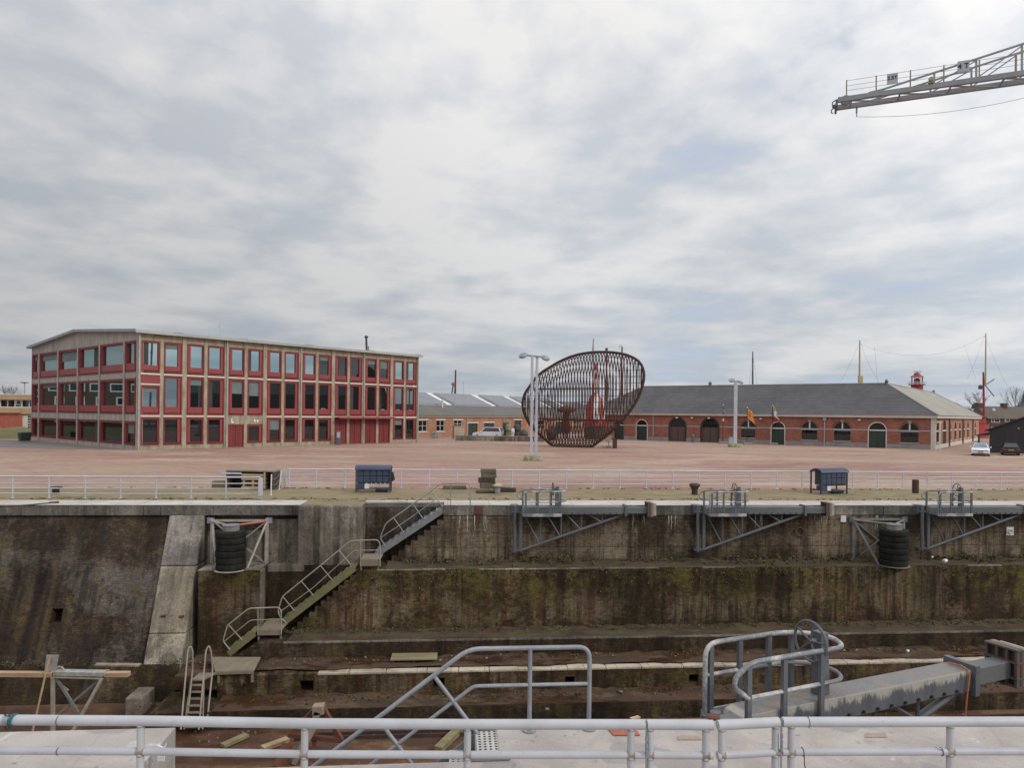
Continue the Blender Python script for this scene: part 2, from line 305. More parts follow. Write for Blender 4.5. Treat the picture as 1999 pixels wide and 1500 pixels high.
def plaza_mat():
    m, g, b = new_mat('plaza_pavers'); c = obj_coord(g)
    st = g.noise(g.vscale(c, (0.10, 0.75, 1)), 1.0, 7, 0.70, 0.4); bl = g.noise(c, 0.045, 4, 0.6, 0.3); n3 = g.noise(g.vscale(c, (0.6, 1.8, 1), (3, 3, 0)), 1.6, 6, 0.74); mo = g.noise(g.vscale(c, (0.5, 1.3, 1), (8, 1, 0)), 0.33, 6, 0.72, 0.4)
    col = g.mix(g.ramp(st, 0.41, 0.57), (0.37, 0.205, 0.160), (0.245, 0.148, 0.118))
    pt = g.noise(g.vscale(c, (0.35, 0.8, 1), (5, 2, 0)), 0.16, 3, 0.5); col = g.mix(g.m('MULTIPLY', g.ramp(pt, 0.54, 0.57), 0.7), col, (0.43, 0.325, 0.24)); col = g.mix(g.m('MULTIPLY', g.ramp(pt, 0.40, 0.43, 1.0, 0.0), 0.6), col, (0.235, 0.115, 0.10))
    col = g.mix(g.m('MULTIPLY', g.ramp(bl, 0.42, 0.58), 0.8), col, (0.325, 0.222, 0.172))
    col = g.mix(g.m('MULTIPLY', g.ramp(mo, 0.50, 0.64), 0.75), col, (0.315, 0.240, 0.150))
    sep_ = g.n('ShaderNodeSeparateXYZ', {0: c})
    # rows of paler pavers that mark the bays, running slantwise over the right half of the square
    u = g.m('ADD', g.m('MULTIPLY', sep_.outputs[0], 0.62), g.m('MULTIPLY', sep_.outputs[1], -0.785))
    w = g.m('ABSOLUTE', g.m('SUBTRACT', g.m('FRACT', g.m('ADD', g.m('DIVIDE', u, 5.2), g.m('MULTIPLY', n3, 0.01))), 0.5))
    ln = g.m('MULTIPLY', g.ramp(w, 0.018, 0.03, 1.0, 0.0), g.ramp(n3, 0.40, 0.60))
    col = g.mix(g.m('MULTIPLY', ln, 0.45), col, (0.43, 0.36, 0.30))
    u2 = g.m('ADD', g.m('MULTIPLY', sep_.outputs[0], 0.785), g.m('MULTIPLY', sep_.outputs[1], 0.62))
    w2 = g.m('ABSOLUTE', g.m('SUBTRACT', g.m('FRACT', g.m('DIVIDE', u2, 9.0)), 0.5))
    ln2 = g.m('MULTIPLY', g.ramp(w2, 0.03, 0.04, 1.0, 0.0), g.ramp(n3, 0.46, 0.60))
    col = g.mix(g.m('MULTIPLY', ln2, 0.55), col, (0.24, 0.105, 0.095))
    wr = g.noise(g.vscale(c, (0.03, 0.3, 1), (9, 9, 0)), 1.0, 3, 0.5)
    rw = g.m('ABSOLUTE', g.m('SUBTRACT', g.m('FRACT', g.m('ADD', g.m('DIVIDE', sep_.outputs[1], 3.3), g.m('MULTIPLY', wr, 1.2))), 0.5))
    rl = g.m('MULTIPLY', g.ramp(rw, 0.035, 0.06, 1.0, 0.0), g.ramp(st, 0.42, 0.56)); col = g.mix(g.m('MULTIPLY', rl, 0.5), col, (0.19, 0.115, 0.10))
    br = g.n('ShaderNodeTexBrick', {'Vector': c, 'Color1': (1.16, 1.12, 1.1), 'Color2': (0.86, 0.86, 0.86), 'Mortar': (0.72, 0.72, 0.64), 'Scale': 1.0, 'Mortar Size': 0.014, 'Bias': 0, 'Brick Width': 0.42, 'Row Height': 0.21})
    col = g.mix(0.9, col, br.outputs[0], 'MULTIPLY')
    k = g.ramp(n3, 0.3, 0.7, 0.78, 1.22); col = g.mix(1.0, col, g.n('ShaderNodeCombineColor', {0: k, 1: k, 2: k}).outputs[0], 'MULTIPLY')
    g.set(b, 'Base Color', col); g.set(b, 'Roughness', 0.85); bumped(g, b, n3, 0.25, 0.03)
    return m
MAT['plaza'] = plaza_mat()
MAT['moss_strip'] = soil_mat('moss_strip', (0.265, 0.205, 0.118), (0.205, 0.155, 0.090), (0.155, 0.138, 0.055), 0.5)
MAT['earth'] = soil_mat('earth', (0.14, 0.13, 0.07), (0.11, 0.12, 0.05), (0.16, 0.13, 0.09), 0.05)
MAT['asphalt'] = M('asphalt', (0.19, 0.165, 0.16), (0.15, 0.13, 0.125), 0.3, 0.9)
MAT['rail_white'] = M('rail_white', (0.465, 0.47, 0.525), (0.39, 0.39, 0.43), 1.6, 0.45, fine=20, bump=0.05, lo=0.5, hi=0.75)
def rail_mat(name, a, b_, chip):
    m, g, b = new_mat(name); c = obj_coord(g)
    n1 = g.noise(c, 1.6, 5, 0.6); n2 = g.noise(c, 26, 4, 0.7); n3 = g.noise(g.vscale(c, (0.6, 1, 1), (3, 1, 2)), 9, 5, 0.72)
    col = g.mix(g.ramp(n1, 0.42, 0.66), a, b_); col = g.mix(g.m('MULTIPLY', g.ramp(n3, 0.60, 0.72), 0.4), col, (0.30, 0.28, 0.26)); col = g.mix(g.ramp(n2, 0.715, 0.74), col, chip)
    g.set(b, 'Base Color', col); g.set(b, 'Roughness', g.ramp(n3, 0.3, 0.7, 0.38, 0.6)); bumped(g, b, n2, 0.06, 0.004)
    return m
MAT['rail_white'] = rail_mat('rail_white', (0.43, 0.437, 0.46), (0.365, 0.367, 0.385), (0.20, 0.13, 0.10))
MAT['rail_far'] = M('rail_far', (0.52, 0.54, 0.62), (0.40, 0.42, 0.48), 0.8, 0.5)
MAT['zinc'] = M('zinc', (0.30, 0.315, 0.335), (0.20, 0.21, 0.23), 2.5, 0.5, metal=0.25)
MAT['zinc_old'] = M('zinc_old', (0.36, 0.32, 0.265), (0.22, 0.19, 0.15), 2.5, 0.65)
MAT['arm_steel'] = M('arm_steel', (0.085, 0.092, 0.105), (0.13, 0.135, 0.145), 1.6, 0.5, bump=0.1)
MAT['arm_rail'] = M('arm_rail', (0.15, 0.158, 0.172), (0.46, 0.44, 0.42), 2.2, 0.55, lo=0.46, hi=0.60)
def beam_mat():
    m, g, b = new_mat('arm_beam'); c = obj_coord(g); s_ = g.n('ShaderNodeSeparateXYZ', {0: c})
    nz = g.noise(g.vscale(c, (1.2, 1, 0.4)), 3.0, 5, 0.7, 0.3); ng = g.noise(g.vscale(c, (5, 2, 0.6)), 6.0, 4, 0.7); nf = g.noise(c, 30, 3, 0.7)
    edge = g.ramp(g.m('ADD', s_.outputs[2], g.m('MULTIPLY', g.m('SUBTRACT', g.m('ADD', g.m('MULTIPLY', nz, 0.75), g.m('MULTIPLY', ng, 0.25)), 0.5), 0.75)), -0.19, -0.12)
    col = g.mix(g.ramp(nz, 0.4, 0.6), (0.085, 0.090, 0.103), (0.118, 0.121, 0.132))
    side = g.ramp(s_.outputs[2], -0.075, -0.055, 1.0, 0.0)
    col = g.mix(g.m('MULTIPLY', g.m('MULTIPLY', edge, side), 0.75), col, (0.46, 0.43, 0.36))
    top = g.m('MULTIPLY', g.ramp(s_.outputs[2], -0.075, -0.055), g.ramp(nz, 0.50, 0.64))
    col = g.mix(g.m('MULTIPLY', top, 0.8), col, (0.24, 0.155, 0.09))
    k = g.ramp(nf, 0.3, 0.7, 0.85, 1.15); col = g.mix(1.0, col, g.n('ShaderNodeCombineColor', {0: k, 1: k, 2: k}).outputs[0], 'MULTIPLY')
    g.set(b, 'Base Color', col); g.set(b, 'Roughness', 0.55); bumped(g, b, nf, 0.1, 0.01)
    return m
MAT['arm_beam'] = beam_mat()
MAT['arm_beam_far'] = M('arm_beam_far', (0.095, 0.100, 0.108), (0.135, 0.135, 0.135), 1.2, 0.6, stretch=(1, 1, 2))
MAT['wood_grey'] = M('wood_grey', (0.30, 0.245, 0.185), (0.17, 0.135, 0.10), 3.0, 0.8, stretch=(1, 1, 0.3), bump=0.4)
MAT['wood_tan'] = M('wood_tan', (0.47, 0.33, 0.205), (0.34, 0.225, 0.13), 2.0, 0.75, stretch=(0.3, 2, 2), bump=0.3)
MAT['wood_old'] = M('wood_old', (0.150, 0.122, 0.075), (0.082, 0.066, 0.042), 2.0, 0.9, stretch=(0.4, 2, 2), bump=0.5)
MAT['wood_moss'] = M('wood_moss', (0.25, 0.21, 0.11), (0.16, 0.135, 0.075), 2.0, 0.85, stretch=(0.4, 2, 2), bump=0.4)
MAT['wood_dark'] = M('wood_dark', (0.075, 0.06, 0.042), (0.035, 0.028, 0.02), 2.0, 0.9, bump=0.5)
MAT['rust'] = M('rust', (0.15, 0.052, 0.03), (0.085, 0.035, 0.024), 3.0, 0.85, bump=0.3)
MAT['rust_dark'] = M('rust_dark', (0.075, 0.034, 0.026), (0.038, 0.022, 0.019), 1.2, 0.8)
MAT['rust_bars'] = M('rust_bars', (0.092, 0.040, 0.029), (0.055, 0.027, 0.021), 1.2, 0.8)
MAT['tyre'] = M('tyre', (0.008, 0.0085, 0.0085), (0.026, 0.025, 0.020), 2.2, 0.85, bump=0.4, spec=0.2)
MAT['stringer_moss'] = M('stringer_moss', (0.185, 0.168, 0.078), (0.125, 0.112, 0.058), 3.0, 0.85, bump=0.4)
MAT['stringer_grey'] = M('stringer_grey', (0.20, 0.21, 0.225), (0.15, 0.155, 0.15), 3.0, 0.6)
MAT['deck_tan'] = M('deck_tan', (0.225, 0.185, 0.135), (0.165, 0.135, 0.095), 3.0, 0.85, bump=0.3)
MAT['fender_frame'] = M('fender_frame', (0.43, 0.39, 0.35), (0.24, 0.205, 0.16), 2.5, 0.6)
MAT['fender_frame_grey'] = M('fender_frame_grey', (0.20, 0.205, 0.21), (0.13, 0.13, 0.105), 2.5, 0.6)
MAT['end_steel'] = M('end_steel', (0.075, 0.070, 0.070), (0.105, 0.058, 0.042), 4.0, 0.7)
MAT['weld'] = M('weld', (0.30, 0.27, 0.25), (0.20, 0.12, 0.08), 14.0, 0.7)
MAT['board_tan'] = M('board_tan', (0.38, 0.30, 0.22), (0.28, 0.22, 0.17), 5.0, 0.85)
MAT['zinc_pale'] = M('zinc_pale', (0.40, 0.40, 0.38), (0.20, 0.205, 0.195), 5.0, 0.6)
MAT['orange_paint'] = M('orange_paint', (0.46, 0.13, 0.065), (0.30, 0.085, 0.045), 3, 0.6)
MAT['drum'] = M('drum', (0.22, 0.22, 0.21), (0.12, 0.125, 0.115), 3, 0.6)
MAT['concrete_frame'] = M('concrete_frame', (0.39, 0.345, 0.25), (0.20, 0.165, 0.11), 1.5, 0.85, stretch=(1, 1, 0.4), bump=0.2)
MAT['concrete_side'] = M('concrete_side', (0.42, 0.385, 0.355), (0.24, 0.215, 0.19), 1.1, 0.85, stretch=(1.4, 1, 0.35), bump=0.2)
MAT['concrete_pale'] = M('concrete_pale', (0.60, 0.55, 0.46), (0.50, 0.45, 0.36), 1.0, 0.8)
MAT['red_frame'] = M('red_frame', (0.235, 0.036, 0.036), (0.18, 0.029, 0.030), 0.8, 0.5, bump=0.03)
MAT['red_panel'] = M('red_panel', (0.265, 0.043, 0.042), (0.21, 0.035, 0.035), 0.8, 0.45, bump=0.03)
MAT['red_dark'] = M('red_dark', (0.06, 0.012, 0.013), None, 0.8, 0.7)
MAT['glass'] = glass_mat('glass')
MAT['glass_mid'] = glass_mat('glass_mid', (0.5, 0.62, 0.63), (0.016, 0.017, 0.017), 0.30)  # same office glass, reflectivity lowered to stand in for dark reflections
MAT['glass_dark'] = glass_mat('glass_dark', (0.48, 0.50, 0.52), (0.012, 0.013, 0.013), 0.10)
MAT['blind'] = M('blind', (0.15, 0.19, 0.185), (0.11, 0.14, 0.14), 1, 0.8)
MAT['blind_dark'] = M('blind_dark', (0.03, 0.035, 0.036), (0.05, 0.055, 0.05), 1, 0.8)
MAT['desk'] = M('desk', (0.30, 0.31, 0.30), (0.12, 0.13, 0.13), 4, 0.7)
MAT['interior'] = M('interior', (0.06, 0.055, 0.05), None, 0.5, 0.9)
MAT['roof_metal'] = M('roof_metal', (0.38, 0.385, 0.375), (0.30, 0.30, 0.285), 0.6, 0.5)
MAT['roof_edge'] = M('roof_edge', (0.27, 0.30, 0.335), (0.21, 0.235, 0.26), 0.6, 0.5)
MAT['pipe_grey'] = M('pipe_grey', (0.42, 0.42, 0.40), (0.30, 0.30, 0.28), 1.5, 0.5)
def brick_mat(name, a, b_, c_, mort=(0.75, 0.75, 0.72), w=0.44, h=0.14):
    m, g, b = new_mat(name); c = obj_coord(g)
    n1 = g.noise(g.vscale(c, (1, 1, 0.7)), 0.45, 6, 0.66, 0.3); n2 = g.noise(c, 1.7, 6, 0.7); n3 = g.noise(c, 9, 3, 0.6)
    col = g.mix(g.ramp(n1, 0.40, 0.60), a, b_); col = g.mix(g.m('MULTIPLY', g.ramp(n2, 0.52, 0.68), 0.7), col, c_)
    br = g.n('ShaderNodeTexBrick', {'Vector': wall_vec(g), 'Color1': (1.2, 1.15, 1.1), 'Color2': (0.78, 0.8, 0.82), 'Mortar': mort, 'Scale': 1.0, 'Mortar Size': 0.018, 'Bias': 0, 'Brick Width': w, 'Row Height': h})
    col = g.mix(0.8, col, br.outputs[0], 'MULTIPLY')
    g.set(b, 'Base Color', col); g.set(b, 'Roughness', 0.88); bumped(g, b, n3, 0.2, 0.02)
    return m
MAT['brick_red'] = brick_mat('brick_red', (0.325, 0.128, 0.092), (0.255, 0.095, 0.070), (0.175, 0.095, 0.080))
MAT['brick_orange'] = brick_mat('brick_orange', (0.40, 0.215, 0.135), (0.33, 0.165, 0.105), (0.38, 0.24, 0.17))
MAT['brick_left'] = brick_mat('brick_left', (0.40, 0.125, 0.08), (0.34, 0.10, 0.068), (0.40, 0.17, 0.11))
MAT['brick_brown'] = brick_mat('brick_brown', (0.11, 0.062, 0.05), (0.085, 0.05, 0.04), (0.10, 0.07, 0.055))
MAT['brick_arch'] = brick_mat('brick_arch', (0.215, 0.085, 0.065), (0.17, 0.07, 0.055), (0.16, 0.08, 0.06))
MAT['plinth'] = M('plinth', (0.30, 0.28, 0.265), (0.20, 0.185, 0.175), 0.8, 0.9, stretch=(1, 1, 0.5))
MAT['cornice'] = M('cornice', (0.58, 0.545, 0.48), (0.46, 0.43, 0.375), 0.6, 0.7)
def slate_mat(name, a, b_, c_, row=0.35):
    m, g, b = new_mat(name); c = obj_coord(g)
    n1 = g.noise(c, 0.25, 5, 0.6); n2 = g.noise(g.vscale(c, (1, 1, 0.4)), 1.3, 6, 0.72); s_ = g.n('ShaderNodeSeparateXYZ', {0: c})
    col = g.mix(g.ramp(n1, 0.40, 0.60), a, b_); col = g.mix(g.m('MULTIPLY', g.ramp(n2, 0.52, 0.66), 0.6), col, c_)
    fr = g.m('FRACT', g.m('DIVIDE', s_.outputs[2], row)); k = g.ramp(fr, 0.0, 0.3, 0.74, 1.0)
    col = g.mix(1.0, col, g.n('ShaderNodeCombineColor', {0: k, 1: k, 2: k}).outputs[0], 'MULTIPLY')
    g.set(b, 'Base Color', col); g.set(b, 'Roughness', 0.75); bumped(g, b, n2, 0.3, 0.03)
    return m
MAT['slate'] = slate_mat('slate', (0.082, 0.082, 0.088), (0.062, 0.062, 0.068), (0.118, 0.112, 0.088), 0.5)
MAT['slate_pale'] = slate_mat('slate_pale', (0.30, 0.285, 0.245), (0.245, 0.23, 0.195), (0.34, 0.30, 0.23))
MAT['tile_grey'] = slate_mat('tile_grey', (0.125, 0.113, 0.10), (0.105, 0.097, 0.088), (0.12, 0.118, 0.09))
MAT['tile_brown'] = slate_mat('tile_brown', (0.105, 0.085, 0.065), (0.085, 0.07, 0.055), (0.12, 0.10, 0.08))
MAT['solar'] = M('solar', (0.11, 0.125, 0.15), (0.14, 0.155, 0.18), 0.5, 0.3, bump=0)
MAT['white_board'] = M('white_board', (0.68, 0.68, 0.68), (0.56, 0.56, 0.55), 0.8, 0.5)
MAT['white_trim'] = M('white_trim', (0.66, 0.65, 0.62), (0.52, 0.51, 0.48), 1.0, 0.6)
MAT['green_door'] = M('green_door', (0.018, 0.034, 0.028), (0.028, 0.045, 0.038), 1.0, 0.5)
MAT['brown_door'] = M('brown_door', (0.105, 0.068, 0.052), (0.082, 0.054, 0.042), 1.0, 0.6, stretch=(3, 3, 0.4))
MAT['black_paint'] = M('black_paint', (0.014, 0.014, 0.016), (0.022, 0.022, 0.025), 1.0, 0.6)
MAT['black_boards'] = M('black_boards', (0.013, 0.013, 0.016), (0.021, 0.020, 0.024), 1.4, 0.8, stretch=(3, 3, 0.2))
MAT['band_grey'] = M('band_grey', (0.36, 0.36, 0.40), (0.30, 0.30, 0.33), 1.0, 0.7)
MAT['lamp_metal'] = M('lamp_metal', (0.46, 0.475, 0.53), (0.38, 0.39, 0.43), 0.8, 0.45)
MAT['lamp_glass'] = M('lamp_glass', (0.30, 0.32, 0.35), None, 1, 0.2)
MAT['moss_concrete'] = M('moss_concrete', (0.16, 0.18, 0.045), (0.36, 0.34, 0.27), 2.0, 0.9, bump=0.4, lo=0.45, hi=0.6)
MAT['cab_blue'] = M('cab_blue', (0.030, 0.042, 0.085), (0.045, 0.058, 0.10), 2.0, 0.55)
MAT['cab_dark'] = M('cab_dark', (0.020, 0.024, 0.036), (0.032, 0.036, 0.048), 2.0, 0.6)
MAT['jib_grey'] = M('jib_grey', (0.30, 0.305, 0.33), (0.235, 0.24, 0.26), 0.6, 0.5)
MAT['yellow_post'] = M('yellow_post', (0.34, 0.265, 0.13), (0.26, 0.205, 0.11), 1.0, 0.6)
MAT['sign_grey'] = M('sign_grey', (0.44, 0.45, 0.49), (0.38, 0.39, 0.42), 2.0, 0.6)
MAT['sign_black'] = M('sign_black', (0.02, 0.02, 0.025), None, 2.0, 0.7)
MAT['car_white'] = M('car_white', (0.72, 0.72, 0.75), (0.66, 0.66, 0.69), 1.0, 0.2, bump=0)
MAT['car_dark'] = M('car_dark', (0.022, 0.022, 0.027), (0.03, 0.03, 0.035), 1.0, 0.18, bump=0)
MAT['plate_yellow'] = M('plate_yellow', (0.58, 0.31, 0.05), None, 2, 0.5)
MAT['lamp_red'] = M('lamp_red', (0.30, 0.02, 0.02), None, 2, 0.25)
MAT['head_lamp'] = M('head_lamp', (0.30, 0.31, 0.34), None, 2, 0.15)
MAT['red_ship'] = M('red_ship', (0.33, 0.032, 0.036), (0.25, 0.026, 0.03), 0.8, 0.5)
MAT['buoy_red'] = M('buoy_red', (0.38, 0.045, 0.042), (0.30, 0.036, 0.034), 0.8, 0.5)
MAT['buff'] = M('buff', (0.42, 0.35, 0.22), (0.34, 0.28, 0.17), 0.8, 0.6)
MAT['mast_dark'] = M('mast_dark', (0.05, 0.045, 0.045), (0.08, 0.07, 0.065), 1.0, 0.7)
MAT['bark'] = M('bark', (0.075, 0.062, 0.052), (0.05, 0.042, 0.036), 2.0, 0.9)
MAT['leaf'] = M('leaf', (0.060, 0.078, 0.016), (0.12, 0.110, 0.032), 1.8, 0.8, bump=0)
MAT['leaf_dry'] = M('leaf_dry', (0.115, 0.075, 0.045), (0.060, 0.045, 0.025), 1.8, 0.85, bump=0)
MAT['rope_orange'] = M('rope_orange', (0.48, 0.15, 0.07), (0.36, 0.11, 0.05), 20, 0.8)
MAT['rope_teal'] = M('rope_teal', (0.02, 0.13, 0.15), (0.03, 0.08, 0.09), 20, 0.8)
MAT['cable'] = M('cable', (0.10, 0.10, 0.11), None, 3, 0.6)
MAT['bin_green'] = M('bin_green', (0.016, 0.030, 0.026), (0.024, 0.040, 0.036), 2, 0.5)
MAT['bin_grey'] = M('bin_grey', (0.40, 0.40, 0.41), (0.33, 0.33, 0.34), 2, 0.5)
MAT['beige'] = M('beige', (0.42, 0.34, 0.24), (0.34, 0.27, 0.19), 0.8, 0.85)
MAT['tan_band'] = M('tan_band', (0.42, 0.30, 0.175), (0.36, 0.25, 0.145), 0.8, 0.85)
MAT['flag_yellow'] = M('flag_yellow', (0.62, 0.36, 0.03), None, 2, 0.8)
MAT['flag_red'] = M('flag_red', (0.50, 0.045, 0.03), None, 2, 0.8)
MAT['flag_white'] = M('flag_white', (0.66, 0.66, 0.70), None, 2, 0.8)
MAT['flag_blue'] = M('flag_blue', (0.06, 0.10, 0.24), None, 2, 0.8)
MAT['flag_green'] = M('flag_green', (0.40, 0.46, 0.06), None, 2, 0.8)
MAT['grass'] = soil_mat('grass', (0.20, 0.165, 0.07), (0.13, 0.125, 0.045), (0.17, 0.15, 0.06), 0.6)
# ================================================================ the setting
TIER = dict(l1z=-2.53, l1t=-1.42, l2z=-5.10, l2t=-2.75, l3z=-5.80, l3t=-4.27, l4z=-6.65, l4t=-5.45, fz=-7.30)
S0, S1 = -70.0, 100.0
QT = -21.42                                             # edge of the near quay
QE = lambda s_: QT if s_ < -1.9 else QT - 0.052 * (s_ + 1.97)
gb = MB()
for (a, b, c, d) in ((-3000, 3000, 1.5, 5000), (-3000, 3000, -3000, -38), (-3000, S0 - 0.5, -38, 1.5), (S1 + 0.5, 3000, -38, 1.5)):
    gb.poly([(a, c, -0.02), (b, c, -0.02), (b, d, -0.02), (a, d, -0.02)])
tag(gb.build('ground', MAT['earth'], matrix=DM), kind='structure')
def sheet(name, m, pts, z, mtx=DM):
    return tag(MB().poly([(x, y, z) for x, y in pts]).build(name, m, matrix=mtx), kind='structure')
sheet('plaza', MAT['plaza'], [(-160, 7.0), (260, 7.0), (260, 330), (-160, 330)], 0.0)
sheet('quay_strip', MAT['moss_strip'], [(-160, 1.5), (260, 1.5), (260, 7.02), (-160, 7.02)], 0.006)
sheet('dock_floor', MAT['floor_rust'], [(S0, -24), (S1, -24), (S1, 1), (S0, 1)], TIER['fz'])
# grey asphalt apron and grass bank at the far left
pL = [ground_at(x, y) for x, y in ((-330, 868), (262, 879), (62, 861), (-60, 855.5), (-330, 852))]
tag(MB().poly([(p.x, p.y, 0.006) for p in pL]).build('apron', MAT['asphalt']), kind='structure')
# near quay with the stair slot
sA, sB = -6.15, -1.97
q = [(S0, QT), (sA, QT), (sA, QT - 1.1), (sB, QT - 1.1), (sB, QT), (9.0, QE(9.0)), (S1, QE(9.0)), (S1, -40), (S0, -40)]
tag(MB().prism([(x, y, -7.4) for x, y in q], (0, 0, 7.4)).build('quay', MAT['quay'], matrix=DM), kind='structure')
# ================================================================ far dock wall
dw = thing('dock_wall', 'long stepped brick wall of the dry dock with mossy ledges and pale stone edge', 'dock wall', DM)
DW = lambda mb, n, m, **k: mb.build(n, m, dw, **k)
sE = dock_at(866, 990, 0).x; sF = dock_at(752, 1080, 0).x
sG = dock_at(695, 1114, TIER['l1t']).x; sH = dock_at(569, 1213, TIER['l1t']).x
sPier0, sPier1 = dock_at(581, 1040, -0.2).x, dock_at(705.5, 1040, -0.2).x
sBlk0, sBlk1 = dock_at(386, 1125, -1.3).x + .25, dock_at(507, 1200, -1.5).x
def stairs_poly(s_hi, z_hi, s_lo, z_lo, n):             # steps from the top right to the bottom left
    out = []
    for i in range(n):
        s_ = s_hi + (s_lo - s_hi) * i / n; z_ = z_hi + (z_lo - z_hi) * i / n; zn = z_hi + (z_lo - z_hi) * (i + 1) / n; sn = s_hi + (s_lo - s_hi) * (i + 1) / n
        out += [(s_, zn), (sn, zn)]
    return out
def up(pts, t): return [(s_, t, z_) for s_, z_ in pts]
pts = [(sE, -0.43)] + stairs_poly(sE, -0.43, sF, TIER['l1z'] + 0.05, 9) + [(sF, TIER['l1z']), (S1, TIER['l1z']), (S1, -0.43)]
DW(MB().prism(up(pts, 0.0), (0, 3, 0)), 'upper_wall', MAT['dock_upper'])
DW(MB().box(sPier1 - 0.3, sE + 0.5, 1.15, 3, TIER['l1z'] - 0.1, -0.02), 'stair_recess', MAT['dock_left'])
pts = [(sG, TIER['l1z'])] + stairs_poly(sG, TIER['l1z'], sH, TIER['l2z'] + 0.15, 11) + [(sH, TIER['l2z']), (S1, TIER['l2z']), (S1, TIER['l1z'])]
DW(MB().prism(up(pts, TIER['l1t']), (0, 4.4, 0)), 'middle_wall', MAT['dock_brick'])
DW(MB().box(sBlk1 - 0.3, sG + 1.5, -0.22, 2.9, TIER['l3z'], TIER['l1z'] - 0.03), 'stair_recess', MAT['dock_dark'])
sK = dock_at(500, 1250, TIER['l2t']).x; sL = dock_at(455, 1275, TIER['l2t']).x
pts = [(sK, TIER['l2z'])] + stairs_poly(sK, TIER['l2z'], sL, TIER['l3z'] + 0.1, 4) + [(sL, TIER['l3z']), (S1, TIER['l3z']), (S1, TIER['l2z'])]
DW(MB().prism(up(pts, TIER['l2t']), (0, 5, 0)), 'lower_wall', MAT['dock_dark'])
def plates(mb, sb, holes, zb, tf, th):                   # a wall plate of thickness th with real openings
    ss = sorted(set(list(sb) + [h[0] for h in holes] + [h[1] for h in holes])); zz = sorted(set(list(zb) + [h[2] for h in holes] + [h[3] for h in holes]))
    for i in range(len(ss) - 1):
        for j in range(len(zz) - 1):
            a, b, c, d = ss[i], ss[i + 1], zz[j], zz[j + 1]
            if any(h[0] <= a and b <= h[1] and h[2] <= c and d <= h[3] for h in holes): continue
            mb.hexa([(a, tf(c), c), (b, tf(c), c), (b, tf(c) + th, c), (a, tf(c) + th, c), (a, tf(d), d), (b, tf(d), d), (b, tf(d) + th, d), (a, tf(d) + th, d)])
    return mb
holes = []
for (x0, x1, y0, y1) in ((585, 612, 1329, 1352), (846, 868, 1324, 1344), (1103, 1122, 1321, 1337), (1345, 1364, 1317, 1333), (1590, 1608, 1312, 1328), (1830, 1847, 1308, 1322)):
    a = dock_at(x0, y1, TIER['l3t']); b = dock_at(x1, y0, TIER['l3t']); holes.append((a.x, b.x, a.z, b.z))
s4 = dock_at(424, 1330, TIER['l3t']).x
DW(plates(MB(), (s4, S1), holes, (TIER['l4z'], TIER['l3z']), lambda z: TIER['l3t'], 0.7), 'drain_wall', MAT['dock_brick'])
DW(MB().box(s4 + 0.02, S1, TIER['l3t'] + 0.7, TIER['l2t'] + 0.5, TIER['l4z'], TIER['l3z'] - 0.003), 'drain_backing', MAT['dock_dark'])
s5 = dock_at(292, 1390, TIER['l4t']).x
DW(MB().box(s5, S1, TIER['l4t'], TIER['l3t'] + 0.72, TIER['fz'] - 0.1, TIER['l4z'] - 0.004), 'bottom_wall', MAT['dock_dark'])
# ledge surfaces and edge stones
def ledge(name, m, s0, t0, t1, z, jag=0.0):
    mb = MB(); n = 420; dz = 0.06 if jag else 0.0
    vs_ = []
    for i in range(n + 1):
        s_ = s0 + (S1 - s0) * i / n
        f0 = t0 - jag * max(0.0, min(1.0, .45 + .4 * math.sin(s_ * .83 + 1.0) + .3 * math.sin(s_ * 2.3) + random.uniform(-.25, .25)))
        for j, t in enumerate((f0, t0 + (t1 - t0) * 0.35, t0 + (t1 - t0) * 0.7, t1)):
            vs_.append((s_, t, z + 0.012 + dz * (j < 2) + (0.0, 0.012, 0.04, 0.10)[j] * random.uniform(0.3, 1.3)))
    fs = [(i * 4 + j, (i + 1) * 4 + j, (i + 1) * 4 + j + 1, i * 4 + j + 1) for i in range(n) for j in range(3)]
    mb.add(vs_, fs); DW(mb, name, m, smooth=True)
ledge('ledge_soil', MAT['ledge_soil'], sG + 1.2, TIER['l1t'] + 0.05, 0.0, TIER['l1z'])
ledge('ledge_soil', MAT['ledge_soil'], sH + 0.1, TIER['l2t'] + 0.03, TIER['l1t'], TIER['l2z'])
ledge('ledge_soil', MAT['ledge_red'], sL + 0.5, TIER['l3t'] + 0.42, TIER['l2t'], TIER['l3z'], 0.22)
ledge('ledge_soil', MAT['ledge_red'], s4 + 0.2, TIER['l4t'] + 0.03, TIER['l3t'], TIER['l4z'])
DW(MB().box(sBlk0, sL + 1.3, TIER['l3t'] + 0.02, TIER['l2t'] + 2, TIER['l3z'] - 0.5, TIER['l3z'] - 0.006), 'ledge_base', MAT['ledge_red'])
mb = MB(); s_ = dock_at(620, 1308, TIER['l3t']).x
while s_ < 45:
    w = random.uniform(1.1, 1.7); mb.box(s_, s_ + w - 0.02, TIER['l3t'] - 0.02 - random.uniform(0, 0.015), TIER['l3t'] + 0.42 + random.uniform(-.12, .06), TIER['l3z'] - 0.05, TIER['l3z'] + 0.03 + random.uniform(0, .02)); s_ += w
DW(mb, 'edge_stones', MAT['edge_stone'], bevel=0.02)
mb = MB(); s_ = sG
while s_ < 45:
    w = random.uniform(.7, 2.0)
    if random.random() < (.7 if s_ < 3 else .45 if s_ < 9 else .1): mb.box(s_, s_ + w - 0.02, TIER['l1t'] - 0.012, TIER['l1t'] + random.uniform(.06, .16), TIER['l1z'] - 0.03, TIER['l1z'] + random.uniform(.015, .035))
    s_ += w
DW(mb, 'edge_stones', MAT['chute'], bevel=0.012)
